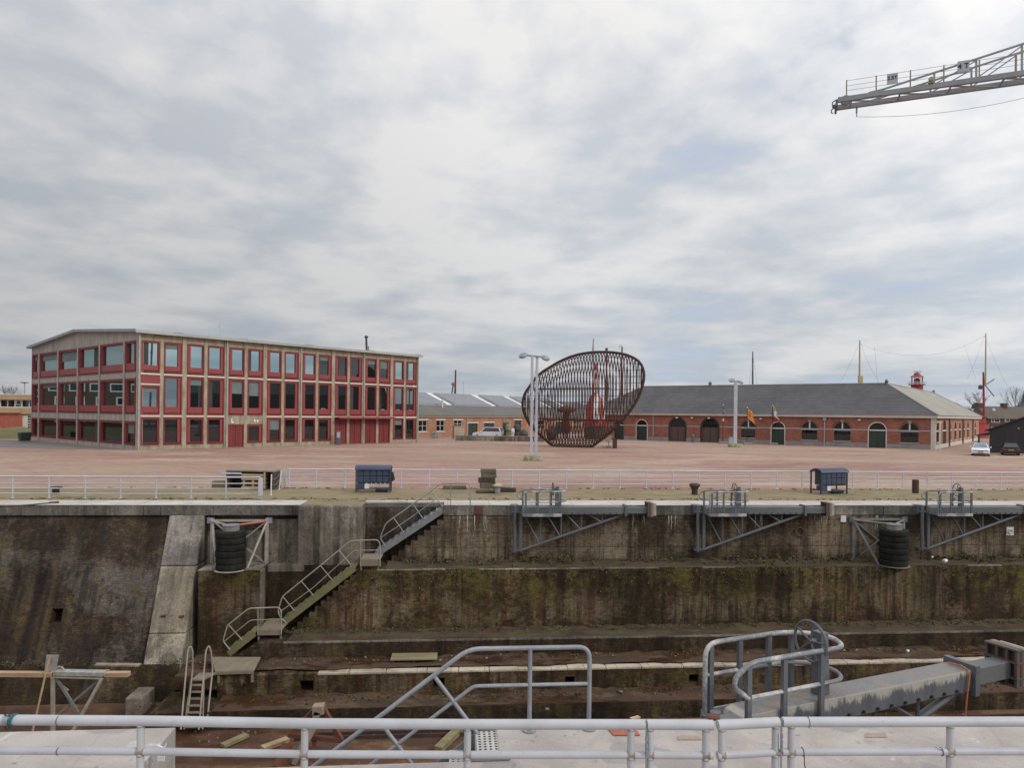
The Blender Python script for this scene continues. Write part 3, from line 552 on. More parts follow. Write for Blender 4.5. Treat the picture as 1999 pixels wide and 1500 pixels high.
mb = MB().box(sH, S1, TIER['l2t'] - 0.012, TIER['l2t'] + 0.05, TIER['l2z'] - 0.035, TIER['l2z'] + 0.03)
DW(mb, 'edge_stones', MAT['coping_face'])
# the coping of the quay
mb = MB(); s_ = sE - 0.02
while s_ < 60:
    w = random.uniform(2.6, 3.4); j = random.uniform(-.012, .012); mb.box(s_, s_ + w - 0.015, -0.05 + j, 1.62, -0.43, 0.03 + j * 0.6); s_ += w
DW(mb, 'coping', MAT['coping_face'], bevel=0.03)
mb = MB(); s_ = sE
mb.box(sPier1, 60, 1.15, 1.64, -0.2, 0.036)
mb.box(sE + 0.02, 60, -0.02, 1.63, 0.0, 0.041)
DW(mb, 'coping_top', MAT['coping'])
# chalky white drips hanging from joints of the upper wall
mb = MB()
for px in (898, 912, 927, 945, 949, 1236, 1255, 1258, 1590, 1603, 1614, 1305, 1311, 1318, 1475, 1484, 1710, 1713):
    p = dock_at(px, 1009, 0); L = random.uniform(0.25, 0.75)
    pts_ = [(p.x + random.uniform(-.02, .02), -0.006, -0.44 - L * k / 4) for k in range(5)]
    mb.tube(pts_, random.uniform(.012, .022), 5, r2=0.004)
DW(mb, 'lime_drips', MAT['white_trim'])
# mooring rings, boxes on the wall
p = dock_at(1645, 1013, 0); DW(MB().box(p.x - .13, p.x + .13, -0.08, 0.0, p.z - .15, p.z + .15), 'wall_box', MAT['white_trim'], bevel=.01)
mb = MB(); p = dock_at(1560, 1038, 0); mb.tube([(p.x + .2 * math.cos(a), -0.06, p.z + .2 * math.sin(a)) for a in [k * PI / 8 for k in range(16)]], .03, 6, closed=True); DW(mb, 'mooring_ring', MAT['rust'], smooth=True)
p = dock_at(1971, 1037, 0); mb = MB().box(p.x - .18, p.x + .18, -0.03, 0.02, p.z - .2, p.z + .2); mb.tube([(p.x + .1 * math.cos(a), -0.07, p.z + .1 * math.sin(a)) for a in [k * PI / 8 for k in range(16)]], .03, 6, closed=True); DW(mb, 'mooring_plate', MAT['white_trim'])
for px0, px1 in ((927, 943), (1248, 1250)):
    a = dock_at(px0, 990, -.06); b = dock_at(px1, 1003, -.06)
a = dock_at(927, 1004, -.06); b = dock_at(943, 988, -.06); DW(MB().box(a.x, b.x, -.085, .3, a.z, b.z + .03), 'rust_plate', MAT['rust'], bevel=.02)
# ================================================================ pier, block, niche, chute, battered wall: all one mass of masonry
ew = thing('entrance_wall', 'dark sloping brick wall with moss and a square hole at the dock entrance', 'dock wall', DM)
EW = lambda mb, n, m, **k: mb.build(n, m, ew, **k)
BAT = 0.40
sCh0 = dock_at(331, 1006, 0).x; sCh1 = sCh0 + 1.42
tf = lambda z: 0.12 + BAT * (z + 0.42)
h0 = dock_at(107, 1212, tf(-3.6)); h1 = dock_at(133, 1184, tf(-3.2))
EW(plates(MB(), (S0, sCh0 + 0.1), [(h0.x, h1.x, h0.z, h1.z)], (-6.03, -0.42), tf, 0.6), 'sloping_wall', MAT['dock_left'])
EW(MB().hexa([(h0.x - .5, tf(-6) + .62, -6), (h1.x + .5, tf(-6) + .62, -6), (h1.x + .5, 2, -6), (h0.x - .5, 2, -6), (h0.x - .5, tf(-1) + .62, -1), (h1.x + .5, tf(-1) + .62, -1), (h1.x + .5, 2, -1), (h0.x - .5, 2, -1)]), 'wall_backing', MAT['dock_dark'])
z1 = -6.03; tl = tf(z1)
EW(MB().hexa([(S0, tl - .8, -7.35), (s5 - .2, tl - .8, -7.35), (s5 - .2, 1, -7.35), (S0, 1, -7.35), (S0, tl - .22, z1 - .004), (s5 - .2, tl - .22, z1 - .004), (s5 - .2, 1, z1 - .004), (S0, 1, z1 - .004)]), 'base_wall', MAT['dock_dark'])
mb = MB(); s_ = S0
while s_ < dock_at(588, 988, 0).x - 0.01:
    e = min(s_ + random.uniform(2.6, 3.6), dock_at(588, 988, 0).x); j = random.uniform(-.01, .01); mb.box(s_, e - 0.015, -0.03 + j, 1.66, -0.42, 0.03); s_ = e
EW(mb, 'coping', MAT['coping_face'], bevel=0.03)
EW(MB().box(S0, dock_at(586, 988, 0).x, -0.005, 1.64, 0.0, 0.038), 'coping_top', MAT['coping'])
EW(MB().box(sCh1 - .3, sPier0 + .1, 0.95, 3, TIER['l1z'] - .1, -0.43), 'niche_wall', MAT['dock_block'])
EW(MB().box(sCh1 - .3, sPier0 + .05, 0.5, 0.96, TIER['l1z'] - .1, -1.15).box(dock_at(524, 1040, .4).x, sPier0 + .05, 0.3, 0.6, TIER['l1z'] - .1, -.62), 'niche_wall', MAT['dock_block'])
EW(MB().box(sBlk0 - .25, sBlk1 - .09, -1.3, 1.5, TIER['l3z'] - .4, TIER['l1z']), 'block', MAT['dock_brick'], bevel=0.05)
EW(MB().box(sBlk1 - .088, sBlk1 + .02, -1.315, -.85, TIER['l3z'] - .4, TIER['l1z'] + .012), 'lit_edge_strip', MAT['dock_block'], bevel=0.04)  # paler strip that paints the lit yellowish side of the block
EW(MB().box(sBlk0 - .25, sBlk1 - .089, -1.33, .9, TIER['l1z'] + .002, TIER['l1z'] + .03), 'block_top', MAT['dock_block'])
EW(MB().box(sBlk1 - .02, sPier0 + .3, -0.25, 1.5, TIER['l1z'] - .3, TIER['l1z'] - .002), 'niche_floor', MAT['dock_block'])
# pier with two vertical grooves
mb = MB(); g1 = [dock_at(x, 1040, -.2).x for x in (581, 611, 623, 649.5, 662, 705.5)]
for a, b in ((g1[0], g1[1]), (g1[2], g1[3]), (g1[4], g1[5])): mb.box(a, b, -0.22, 0.2, TIER['l1z'] - .25, 0.03)
EW(mb, 'pier', MAT['dock_block'], bevel=0.07)
EW(MB().box(g1[0] + .02, g1[5] - .003, -0.05, 1.62, TIER['l1z'] - .24, 0.012), 'pier_core', MAT['dock_block'])
EW(MB().box(g1[0] + .02, g1[5], 0.2, 1.63, 0.0, 0.018), 'pier_top', MAT['moss_strip'])
ct = thing('concrete_chute', 'pale smooth concrete band sloping down the dark brick wall like a slide', 'concrete band', DM @ T((sCh0, 0, 0)))
for zz, nm in (((-0.40, -2.42), 'slab'), ((-2.44, -4.95), 'slab'), ((-4.97, -6.62), 'slab')):
    mb = MB(); zt, zb = zz; n = 6
    prof = []
    for k in range(n + 1):
        z = zt + (zb - zt) * k / n; prof.append((-0.03 + BAT * (z + 0.42) * (1 + 0.0 * z), z))
    w0 = 1.42 + 0.03 * -zt
    a = [(0 + 0.05 * z / 6, t, z) for t, z in prof]; mb.prism(a + [(0, 0.75, zb), (0, 0.75, zt)], (1.46, 0, 0))
    mb.build(nm, MAT['chute_top' if zt > -1 else 'chute'], ct, bevel=0.06)
for px, py in ((316, 1205), (352, 1206)):
    p = dock_at(px, py, -1.75); mb = MB().tube([(p.x - sCh0 - .09, BAT * (p.z + .42) - .06, p.z), (p.x - sCh0 + .09, BAT * (p.z + .42) - .06, p.z + .02)], .05, 6); mb.build('iron_bolt', MAT['rust'], ct)
EW(MB().box(sCh0 - .1, sCh1 + .4, tf(-6.6) - .1, 0, -7.35, -6.63), 'chute_footing', MAT['dock_brick'], bevel=.03)
a = dock_h(243, 1402, -7.3); st = thing('stone_block', 'squarish tan stone block at the foot of the concrete band', 'stone block', DM @ T((a.x, a.y, TIER['fz'])))
MB().box(0, 0.62, 0.0, 1.1, 0, 0.72).build('stone', MAT['dock_block'], st, bevel=.05)
# ================================================================ weeds (nobody could count them)
def weeds(name, mat, spots, size, leaf):
    mb = MB()
    for (s_, t, z, h) in spots:
        for k in range(size):
            a = random.uniform(0, 2 * PI); r = random.uniform(0, .16); hh = random.uniform(.3, 1) * h
            c = Vector((s_ + r * math.cos(a), t + r * math.sin(a) * .6, z + random.uniform(.0, 1) * hh)); L = leaf * random.uniform(.5, 1.4)
            d = Vector((random.uniform(-1, 1), random.uniform(-1, 1), random.uniform(-.2, 1))).normalized() * L; e = d.cross(Vector((random.uniform(-1, 1), random.uniform(-1, 1), random.uniform(-1, 1)))).normalized() * L * .35
            mb.poly([c - d * .5, c + e, c + d * .5, c - e])
    tag(mb.build(name, mat, matrix=DM), kind='stuff')
sp = []
for i in range(620):
    s_ = random.uniform(-5.0, 34); dens_ = 0.5 + 0.5 * math.sin(s_ * 0.9) * math.sin(s_ * 0.37 + 1)
    if random.random() < .35 + .65 * dens_: sp.append((s_, random.uniform(-1.1, -0.02) if random.random() < .4 else random.uniform(-.35, -.02), TIER['l1z'] + .06, random.uniform(.08, .5 if dens_ > .6 else .22)))
weeds('weeds', MAT['leaf_dry'], sp[::2], 14, .11); weeds('weeds', MAT['leaf'], sp[1::2], 12, .09)
sp = [(random.uniform(-11, 34), TIER['l1t'] - random.uniform(.02, .5), TIER['l2z'] + .05, random.uniform(.05, .22)) for i in range(320)]
sp += [(random.uniform(-14, 34), TIER['l2t'] - random.uniform(.0, .4), TIER['l3z'] + .03, random.uniform(.03, .14)) for i in range(260)]
sp += [(random.uniform(-10, 34), TIER['l3t'] - random.uniform(.02, .6), TIER['l4z'] + .03, random.uniform(.04, .16)) for i in range(240)]
sp += [(random.uniform(-24, -15.2), tf(z1) - random.uniform(-.02, .2), z1 + .0, random.uniform(.05, .2)) for i in range(90)]
weeds('weeds', MAT['leaf'], sp[::2], 9, .08); weeds('weeds', MAT['leaf_dry'], sp[1::2], 9, .08)
# plants rooted in the upper edge of the middle wall
sp = []
for i in range(420):
    s_ = random.uniform(-6, 34); sp.append((s_, TIER['l1t'] - random.uniform(.0, .05), TIER['l1z'] - abs(random.gauss(0, .38)) - .05, .22))
weeds('hanging_weeds', MAT['leaf'], sp[::3], 10, .075); weeds('hanging_weeds', MAT['leaf_dry'], sp[1::3], 10, .075)
sp = [(random.uniform(-22, 36), random.choice((1.66, 6.9, 2.3)) + random.uniform(-.1, .15), 0.005, random.uniform(.02, .09)) for i in range(420)]
weeds('grass_tufts', MAT['leaf'], sp, 8, .08)
# litter on the ledges
for (px, py, zz, dx, lab) in ((1818, 1091, TIER['l1z'] + .1, .16, 'small white plastic scrap lying on the upper ledge right of the tyres'), (1842, 1099, TIER['l1z'] + .1, .32, 'thin white strip of litter lying on the upper ledge'), (598, 1277, TIER['l3z'], .2, 'scrap of white litter on the red ledge beside the tan platform'), (873, 1283, TIER['l3z'], .22, 'crumpled white paper on the red ledge right of the low mossy platform'), (1770, 1275, TIER['l3z'], .2, 'white bottle lying on the lowest red ledge at right')):
    p = dock_h(px, py, zz); mb = MB()
    mb.lathe([(.01, 0), (dx * .3, .01), (dx * .25, dx * .6), (.02, dx * .75)], (0, 0, 0), 6, axis=(1, .3, .25))
    tag(mb.build('litter', MAT['white_board'], matrix=DM @ T((p.x, p.y, zz + .06))), lab, 'litter')
# ================================================================ steel stairs on the far wall (traced on their own vertical plane)
def dpts(t, pl, dt=0.0): return [tuple(dock_at(x, y, t) + Vector((0, dt, 0))) for x, y in pl]
def resample_curve(pts, r=0.12, n=4):                   # rounded corners
    P = [Vector(p) for p in pts]; out = [P[0]]
    for i in range(1, len(P) - 1):
        a, b, c = P[i - 1], P[i], P[i + 1]; ra = min(r, (b - a).length * .45, (c - b).length * .45)
        u = b + (a - b).normalized() * ra; w = b + (c - b).normalized() * ra
        for k in range(n + 1):
            s_ = k / n; out.append(u * (1 - s_) ** 2 + b * 2 * s_ * (1 - s_) + w * s_ * s_)
    return out + [P[-1]]
def stair(name, label, t, string, rail, midrail, struts, posts, land=None, mats=None, width=0.85, legs=()):
    base = dock_at(string[0][0], string[0][1], t); off = base
    r = thing(name, label, 'staircase', DM @ T(base))
    sm, rm, lm = mats
    a, b = dpts(t, string)
    for dy in (0.0, width):
        MB().bar(Vector(a) + Vector((0, dy, 0)), Vector(b) + Vector((0, dy, 0)), .04, .24).build('stringer', sm, r, off)
    mb = MB(); n = max(4, int((Vector(b) - Vector(a)).length / .30))
    for k in range(n):
        p = Vector(a).lerp(Vector(b), (k + .5) / n); mb.box(p.x - .14, p.x + .14, t + .021, t + width - .021, p.z + .06, p.z + .10)
    mb.build('treads', sm, r, off)
    MB().tube(resample_curve(dpts(t - .05, rail)), .026, 8).build('handrail', rm, r, off, smooth=True)
    MB().tube(resample_curve(dpts(t - .05, midrail)), .019, 6).build('mid_rail', rm, r, off, smooth=True)
    for p, q in list(struts) + list(posts): MB().tube(dpts(t - .05, [p, q]), .021, 6).build('rail_post', rm, r, off, smooth=True)
    if land:
        (x0, y0), (x1, y1), dep, fh = land
        p = dock_at(x0, y0, t); q = dock_at(x1, y1, t); z = p.z
        MB().box(p.x, q.x, t + .005, t + dep, z - .04, z).build('landing', lm, r, off)
        MB().box(p.x, q.x, t - .02, t + .004, z - fh, z + .015).build('landing_edge', lm, r, off)
        for lx in legs:
            MB().box(p.x + lx * (q.x - p.x) - .03, p.x + lx * (q.x - p.x) + .03, t + .03, t + .09, z - fh - .22, z - .041).build('leg', lm, r, off)
    return r
stair('steel_stair', 'upper flight of the grey steel stair, starting at the quay edge', 0.03, [(734, 1083), (874, 990)],
      [(752, 1067), (742, 1050), (753, 1022), (806, 984), (861, 944), (913, 943), (918, 950), (918, 989)], [(743, 1050), (800, 1012), (868, 962), (918, 962)],
      [((769, 1012), (789, 1040)), ((806, 984), (826, 1013)), ((843, 957), (862, 987))], [((880, 943), (880, 989))], mats=(MAT['stringer_grey'], MAT['zinc'], MAT['stringer_moss']), width=.95)
stair('steel_stair', 'middle flight of the steel stair with mossy stringer and railed landing', TIER['l1t'] + .05, [(553, 1217), (693, 1109)],
      [(560, 1218), (546, 1204), (542.5, 1193), (551, 1165), (626, 1104), (684, 1056), (736, 1054), (741.5, 1060), (742, 1106)], [(545, 1196), (612, 1147), (691, 1075), (742, 1074)],
      [((552, 1165), (575, 1193)), ((588, 1135), (612, 1163)), ((626, 1105), (649, 1133)), ((662, 1075), (685, 1103))], [((704, 1056), (704, 1106))],
      land=((703, 1093), (742, 1093), 1.25, .26), mats=(MAT['stringer_moss'], MAT['zinc_old'], MAT['deck_tan']), width=1.0, legs=(.05, .9))
stair('steel_stair', 'lowest short flight of the steel stair, ending above the tan platform', -2.3, [(446, 1277), (497, 1237)],
      [(449, 1269), (435, 1252), (444, 1221), (486, 1188), (543, 1186), (549, 1192), (549, 1238)], [(436, 1254), (489, 1211), (549, 1209)],
      [((446, 1220), (473, 1250))], [((503.5, 1187), (503.5, 1240))],
      land=((503, 1231), (550, 1231), 1.6, .2), mats=(MAT['stringer_moss'], MAT['zinc_old'], MAT['deck_tan']), width=1.0, legs=(.03, .95))
# platform at the bottom and its ladder
p0 = dock_h(412, 1283, -5.55); p1 = dock_h(509, 1283, -5.55); p2 = dock_h(496, 1309, -5.55); p3 = dock_h(420, 1311, -5.55)
pf = thing('platform', 'low tan steel platform at the foot of the stairs', 'platform', DM @ T((p3.x, p3.y, -5.8)))
MB().prism([(p.x, p.y, -5.60) for p in (p3, p2, p1, p0)], (0, 0, .05)).build('deck', MAT['deck_tan'], pf, (p3.x, p3.y, -5.8))
MB().bar((p3.x, p3.y - .02, -5.62), (p2.x, p2.y - .02, -5.62), .03, .1).build('edge_strip', MAT['deck_tan'], pf, (p3.x, p3.y, -5.8))
for k in (.08, .95):
    x = p3.x + (p2.x - p3.x) * k; MB().box(x - .04, x + .04, p3.y + .02, p3.y + .1, -6.0, -5.601).build('leg', MAT['deck_tan'], pf, (p3.x, p3.y, -5.8))
lt = p3.y - .35
ld = thing('ladder', 'steep narrow ladder with two hooped handrails below the tan platform', 'ladder', DM @ T((dock_at(380, 1400, lt).x, lt, TIER['fz'])))
lo = (dock_at(380, 1400, lt).x, lt, TIER['fz'])
a0 = dock_at(373, 1330, lt); a1 = dock_at(398, 1330, lt); b0 = dock_at(360, 1425, -5.75); b1 = dock_at(396, 1425, -5.75)
q0 = dock_h(372, 1329, -5.75); q1 = dock_h(401, 1329, -5.75)
MB().prism([(a0.x, lt - .02, a0.z), (a1.x, lt - .02, a0.z), (p3.x + .05, p3.y - .03, a0.z + .12), (p3.x - .55, p3.y - .03, a0.z + .12)], (0, 0, .05)).build('top_step', MAT['deck_tan'], ld, lo)
for a, b in ((a0, b0), (a1, b1)): MB().bar(a, b, .05, .12).build('stringer', MAT['deck_tan'], ld, lo)
for k in range(7):
    a = Vector(a0).lerp(Vector(b0), (k + .6) / 7); b = Vector(a1).lerp(Vector(b1), (k + .6) / 7); MB().bar(a, b, .16, .03).build('rung', MAT['deck_tan'], ld, lo)
for (xa, ya, xb, yb, xc, yc) in ((367, 1268, 372, 1262, 376, 1308), (402, 1270, 408, 1260, 415, 1308)):
    MB().tube(resample_curve([dock_at(xa - 14, 1425, -5.9), dock_at(xa, ya, lt - .12), dock_at(xb, yb, lt - .1), dock_at(xb + 4, ya + 2, lt - .05), dock_at(xc, yc, lt), dock_at(xc - 12, 1420, -5.6)]), .03, 8).build('handrail', MAT['zinc_old'], ld, lo, smooth=True)
# low mossy platform on the red ledge
a = dock_h(762, 1299, TIER['l3z']); b = dock_h(853, 1299, TIER['l3z'])
lp = thing('low_platform', 'mossy yellow-green plank platform standing on the red ledge', 'platform', DM @ T((a.x, a.y, TIER['l3z'])))
w = b.x - a.x
MB().box(0, w, 0, .75, .17, .21).build('deck', MAT['wood_moss'], lp)
for k in (.06, .5, .94): MB().box(w * k - .04, w * k + .04, .05, .7, 0.02, .169).build('leg', MAT['wood_dark'], lp)
# ================================================================ fender frames with stacked tyres
def fender(label, s_mid, t_wall, ztop, mats, wid=2.42, hgt=1.95, orange=False):
    r = thing('tyre_fender', label, 'fender', DM @ T((s_mid, t_wall, ztop - hgt)), group='tyre fenders on the dock wall')
    fm, gm = mats; h = wid / 2; A = (0.0, -1.22)
    for sx in (-1, 1):
        MB().box(sx * h - .07, sx * h + .07, -.12, 0, -.05, hgt + .1).build('post', fm, r)
        MB().tube([(sx * h, -.14, hgt - .02), (A[0], A[1], hgt - .05)], .045, 8).build('bracket_arm', MAT['orange_paint'] if (orange and sx > 0) else fm, r, smooth=True)
        MB().tube([(sx * h, -.14, .02), (A[0] + sx * .55, A[1] + .1, .0)], .045, 8).build('bracket_arm', fm, r, smooth=True)
        MB().tube([(sx * h, -.10, hgt - .05), (A[0] + sx * .62, A[1] + .15, .06)], .05, 8).build('brace', fm, r, smooth=True)
        MB().box(sx * h - .11 + (.1 if sx > 0 else -.1), sx * h + .11 + (.1 if sx > 0 else -.1), -.1, .02, hgt - .12, hgt + .13).build('hinge', gm, r)
    for z in (.0, hgt): MB().box(-h + .071, h - .071, -.1, -.02, z - .05, z + .05).build('rail', fm, r)
    MB().bar((-h + .1, -.03, hgt - .1), (h - .1, -.03, .1), .05, .05, (0, 1, 0)).build('brace', fm, r)
    MB().bar((-h + .1, -.09, .1), (h - .1, -.09, hgt - .1), .05, .05, (0, 1, 0)).build('brace', fm, r)
    z = -2.50 - (ztop - hgt); R = .605; z0_ = z
    for k in range(6):
        hh = .268; mb = MB().lathe([(R * .55, z), (R * .95, z + .002), (R * .99, z + .025), (R, z + .07), (R, z + .20), (R * .99, z + hh - .025), (R * .95, z + hh - .002), (R * .55, z + hh)], (A[0] + .018 * math.sin(k * 2.3 + s_mid), A[1] + .015 * math.cos(k * 1.7), 0), 28)
        mb.build('tyre', MAT['tyre'], r, smooth=True); z += hh + .002
    MB().lathe([(.34, z - .05), (.34, z + .2), (.36, z + .21), (.36, z + .24), (.1, z + .26)], (A[0], A[1], 0), 20).build('drum', MAT['drum'], r, smooth=True)
    MB().lathe([(.6, z0_ - .04), (.66, z0_ - .035), (.66, z0_ - .003)], (A[0], A[1], 0), 24).build('base_plate', fm, r, smooth=True)
    MB().tube([(A[0], A[1], z + .2), (A[0], A[1], hgt + .02)], .07, 8).build('spindle', gm, r, smooth=True)
    return r
pL_ = dock_at(415.5, 1015, .12); pR_ = dock_at(522, 1015, .12)
fender('tyre fender in a pale steel frame with one orange bar, hung in the niche', (pL_.x + pR_.x) / 2, .12, pL_.z - .02, (MAT['fender_frame'], MAT['zinc']), wid=pR_.x - pL_.x, orange=True)
pL_ = dock_at(1664, 1013, -.02); pR_ = dock_at(1757, 1013, -.02)
fender('tyre fender in a dark grey steel frame at the right of the far wall', (pL_.x + pR_.x) / 2 + .06, -.02, pL_.z - .02, (MAT['fender_frame_grey'], MAT['arm_steel']), wid=pR_.x - pL_.x + .1)
# ================================================================ swing arms (shores that centre a ship in the dock)
def swing_arm(label, my, beam='arm_beam_far'):
    r = thing('swing_arm', label, 'swing arm', None, 'swing arms that hold a ship in the dock')
    S, RL = MAT['arm_steel'], MAT['arm_rail']
    Y = lambda p: (p[0], p[1] * my, p[2])
    def bx(mb, x0, x1, y0, y1, z0, z1): a, b = sorted((y0 * my, y1 * my)); return mb.box(x0, x1, a, b, z0, z1)
    def tb(pts, rad, name, m, n=8, rr=.1): MB().tube(resample_curve([Y(p) for p in pts], rr), rad, n).build(name, m, r, smooth=True)
    tb([(0, .02, -2.12), (0, .02, -.02)], .075, 'hinge_post', S)
    for z in (-2.1, -.35): bx(MB(), -.14, .2, .0, .3, z, z + .07).build('hinge_bracket', S, r)
    bx(MB(), -.16, .16, .12, .55, -.42, -.02).build('hinge_plate', S, r)
    bx(MB(), .2, .33, -.07, .07, -2.06, -.41).build('inner_post', S, r)
    bx(MB(), .06, .2, -.05, .05, -2.06, -1.98).build('hinge_bracket', S, r)
    hw = .2
    mb = MB(); prof = [(.22, -.40), (5.0, -.40), (5.0, -.06), (.5, -.06), (.34, -.10)]
    mb.prism([(x, -hw, z) for x, z in prof], (0, 2 * hw, 0)); mb.build('beam', MAT[beam], r, bevel=.015)
    mb = MB()
    for k in range(16): mb.lathe([(.025, 0), (.025, .03)], (.5 + k * .29, -hw, -.345), 6, axis=(0, -1, 0)); mb.lathe([(.025, 0), (.025, .03)], (.5 + k * .29, hw, -.345), 6, axis=(0, 1, 0))
    mb.build('bolts', MAT['black_paint'], r)
    cz = lambda x: -2.02 + (x - .3) / 4.6 * 1.58
    tb([(.3, 0, cz(.3)), (4.9, 0, cz(4.9))], .065, 'bottom_chord', S)
    for x in (1.15, 2.08, 3.0, 3.95): tb([(x, 0, -.41), (x, 0, cz(x))], .036, 'brace', S, 6)
    for x, x2 in ((.4, 1.1), (1.42, 2.03), (2.3, 2.95), (3.28, 3.9)): tb([(x, 0, -.41), (x2, 0, cz(x2) + .02)], .036, 'brace', S, 6)
    bx(MB(), .28, 2.0, -.62, -.21, -.41, -.37).build('walkway', S, r)
    bx(MB(), .28, 2.0, -.64, -.60, -.43, -.30).build('kick_plate', RL, r)
    yd, yw = -.60, .24
    tb([(.32, yd, -.4), (.32, yd, .66), (1.75, yd, .66), (2.1, yd * .75, .66), (2.3, -.12, .66), (2.1, yw, .66), (.40, yw, .66), (.14, yw, .5), (.12, yw, .36), (.36, yw, .19)], .036, 'top_rail', RL, 10, .22)
    tb([(.32, yd, .20), (1.75, yd, .20), (2.1, yd * .75, .2), (2.3, -.12, .2), (2.1, yw, .2), (.36, yw, .19)], .030, 'mid_rail', RL, 8, .22)
    for x in (.42, .95, 1.5, 1.95): bx(MB(), x - .035, x + .035, yd - .03, yd + .03, -.4, .63).build('rail_post', S, r)
    for x in (.36, .98, 1.66): bx(MB(), x - .035, x + .035, yw - .03, yw + .03, -.4, .63).build('rail_post', S, r)
    mb = MB(); mb.prism([(1.80, -.085, -.06), (2.0, -.085, -.06), (1.96, -.085, .84), (1.82, -.085, .84)], (0, .17, 0)); mb.build('wheel_post', S, r, bevel=.01)
    wx, wz = 1.70, .72
    w = MB().tube([(wx, .285 * math.cos(a), wz + .285 * math.sin(a)) for a in [k * PI / 14 for k in range(28)]], .021, 8, closed=True).build('hand_wheel', S, r, smooth=True)
    mb = MB()
    for k in range(5):
        a = 2 * PI * k / 5 + .5; mb.tube([(wx, 0, wz), (wx, .275 * math.cos(a), wz + .275 * math.sin(a))], .015, 6)
    mb.tube([(wx - .03, 0, wz), (1.84, 0, wz)], .035, 8); mb.build('spokes', S, w)
    bx(MB(), 4.92, 5.03, -.27, .27, -.47, .02).build('collar', S, r, bevel=.01)
    bx(MB(), 5.03, 6.02, -.14, .14, -.37, -.09).build('extension', MAT['arm_beam_far'], r, bevel=.01)
    b = MB(); bx(b, 6.06, 6.1, -.27, .27, -.48, .12)
    for y in (-.26, -.09, .07, .22): bx(b, 5.96, 6.06, y, y + .04, -.48, .12)
    for z in (-.49, -.36, -.1, .11): bx(b, 5.955, 6.065, -.271, .271, z, z + .03)
    b.build('end_frame', MAT['end_steel'], r)
    bx(MB(), 6.102, 6.22, -.28, .28, -.50, .14).build('fender_pad', MAT['wood_grey'], r, bevel=.02)
    bx(MB(), 6.222, 6.36, -.24, .24, -.46, .11).build('fender_pad', MAT['fender_frame'], r, bevel=.02)
    return r
h = dock_at(1003.5, 1075, -.1)
arm1 = swing_arm('grey swing arm folded on the far wall, next right of the steel stairs', 1)
arm1.matrix_world = DM @ T((h.x, -.36, .09))
arm2 = copy_tree(arm1); h = dock_at(1358, 1072, -.1); arm2.matrix_world = DM @ T((h.x, -.36, .09)); arm2['label'] = 'grey swing arm folded on the far wall behind the flared rusty bollard'
arm3 = copy_tree(arm1); h = dock_at(1793, 1068, -.1); arm3.matrix_world = DM @ T((h.x, -.36, .09)); arm3['label'] = 'grey swing arm folded on the far wall behind the dark tyre fender'
arm4 = swing_arm('big grey swing arm with white-stained beam reaching over the dock from the near quay', -1, 'arm_beam')
hn = ground_at(1395, 1404, -.08)
ARM_DIR = 22.8
arm4.matrix_world = Matrix.Translation((2.93, 9.72, -.03)) @ Matrix.Rotation(math.radians(ARM_DIR), 4, 'Z') @ Matrix.Scale(1.06, 4)
# orange lashing on the near arm
mb = MB(); B = arm4.matrix_world
pts_ = [B @ Vector(p) for p in ((4.80, .1, -.03), (4.84, -.08, -.02), (4.80, -.2, -.03), (4.82, -.235, -.1))]
pts_ += [pts_[-1] + Vector((-.02 - .03 * k, -.02, -.35 * k)) for k in range(1, 9)]
tag(mb.tube(pts_, .014, 6).build('rope', MAT['rope_orange'], smooth=True), 'thin orange rope tied to the beam of the near swing arm, hanging down', 'rope')
# ================================================================ quay fittings
def fence(name, label, run, n_rail, hgt, post_x, mats, r_top, r_mid, r_post, mids, foot=True, ends=True):
    base = Vector(run[0]); r = thing(name, label, 'fence', T(base))
    d = (Vector(run[-1]) - base); L = d.length
    MB().tube([Vector(p) - base + Vector((0, 0, hgt)) for p in run], r_top, 10).build('top_rail', mats, r, smooth=True)
    for z in mids: MB().tube([Vector(p) - base + Vector((0, 0, z)) for p in run], r_mid, 8).build('rail', mats, r, smooth=True)
    for k in post_x:
        p = d * k; mb = MB().tube([p, p + Vector((0, 0, hgt - .01))], r_post, 8)
        if foot: mb.lathe([(r_post * 2.6, 0), (r_post * 2.6, .015), (r_post, .03)], p, 10)
        mb.build('post', mats, r, smooth=True)
    return r
W2 = lambda s_, t, z=0: DM @ Vector((s_, t, z))
a = ground_at(562, 952); b = W2(60, 7.2); Lf = (b - a).length; a.z = b.z = .005
px = [0.0] + [(.35 + 1.53 * k) / Lf for k in range(int(Lf / 1.53))]
fence('quay_fence', 'long grey-white pipe railing along the far side of the mossy quay strip', [a, b], 4, 1.0, [0.0008] + [(1.53 * (k + 1) - .02) / Lf for k in range(int(Lf / 1.53))], MAT['rail_far'], .038, .02, .032, (.24, .48, .72))
e = ground_at(561, 952); MB().box(-.28, -.10, -.02, .02, .06, .98).build('end_plate', MAT['rail_far'], bpy.data.objects['quay_fence'])
a = W2(dock_h(509, 974.7, 0).x, 2.25); b = W2(-50, 2.2); Lf = (b - a).length; a.z = b.z = .04
fence('quay_fence', 'white pipe railing at the left, standing close behind the stone edge', [a, b], 4, 1.0, [.0008] + [1.57 * (k + 1) / Lf for k in range(int(Lf / 1.57))], MAT['rail_white'], .045, .026, .036, (.22, .46, .70))
MB().box(.02, .12, -.35, -.02, .15, .98).build('end_plate', MAT['rail_white'], bpy.data.objects['quay_fence.001'])
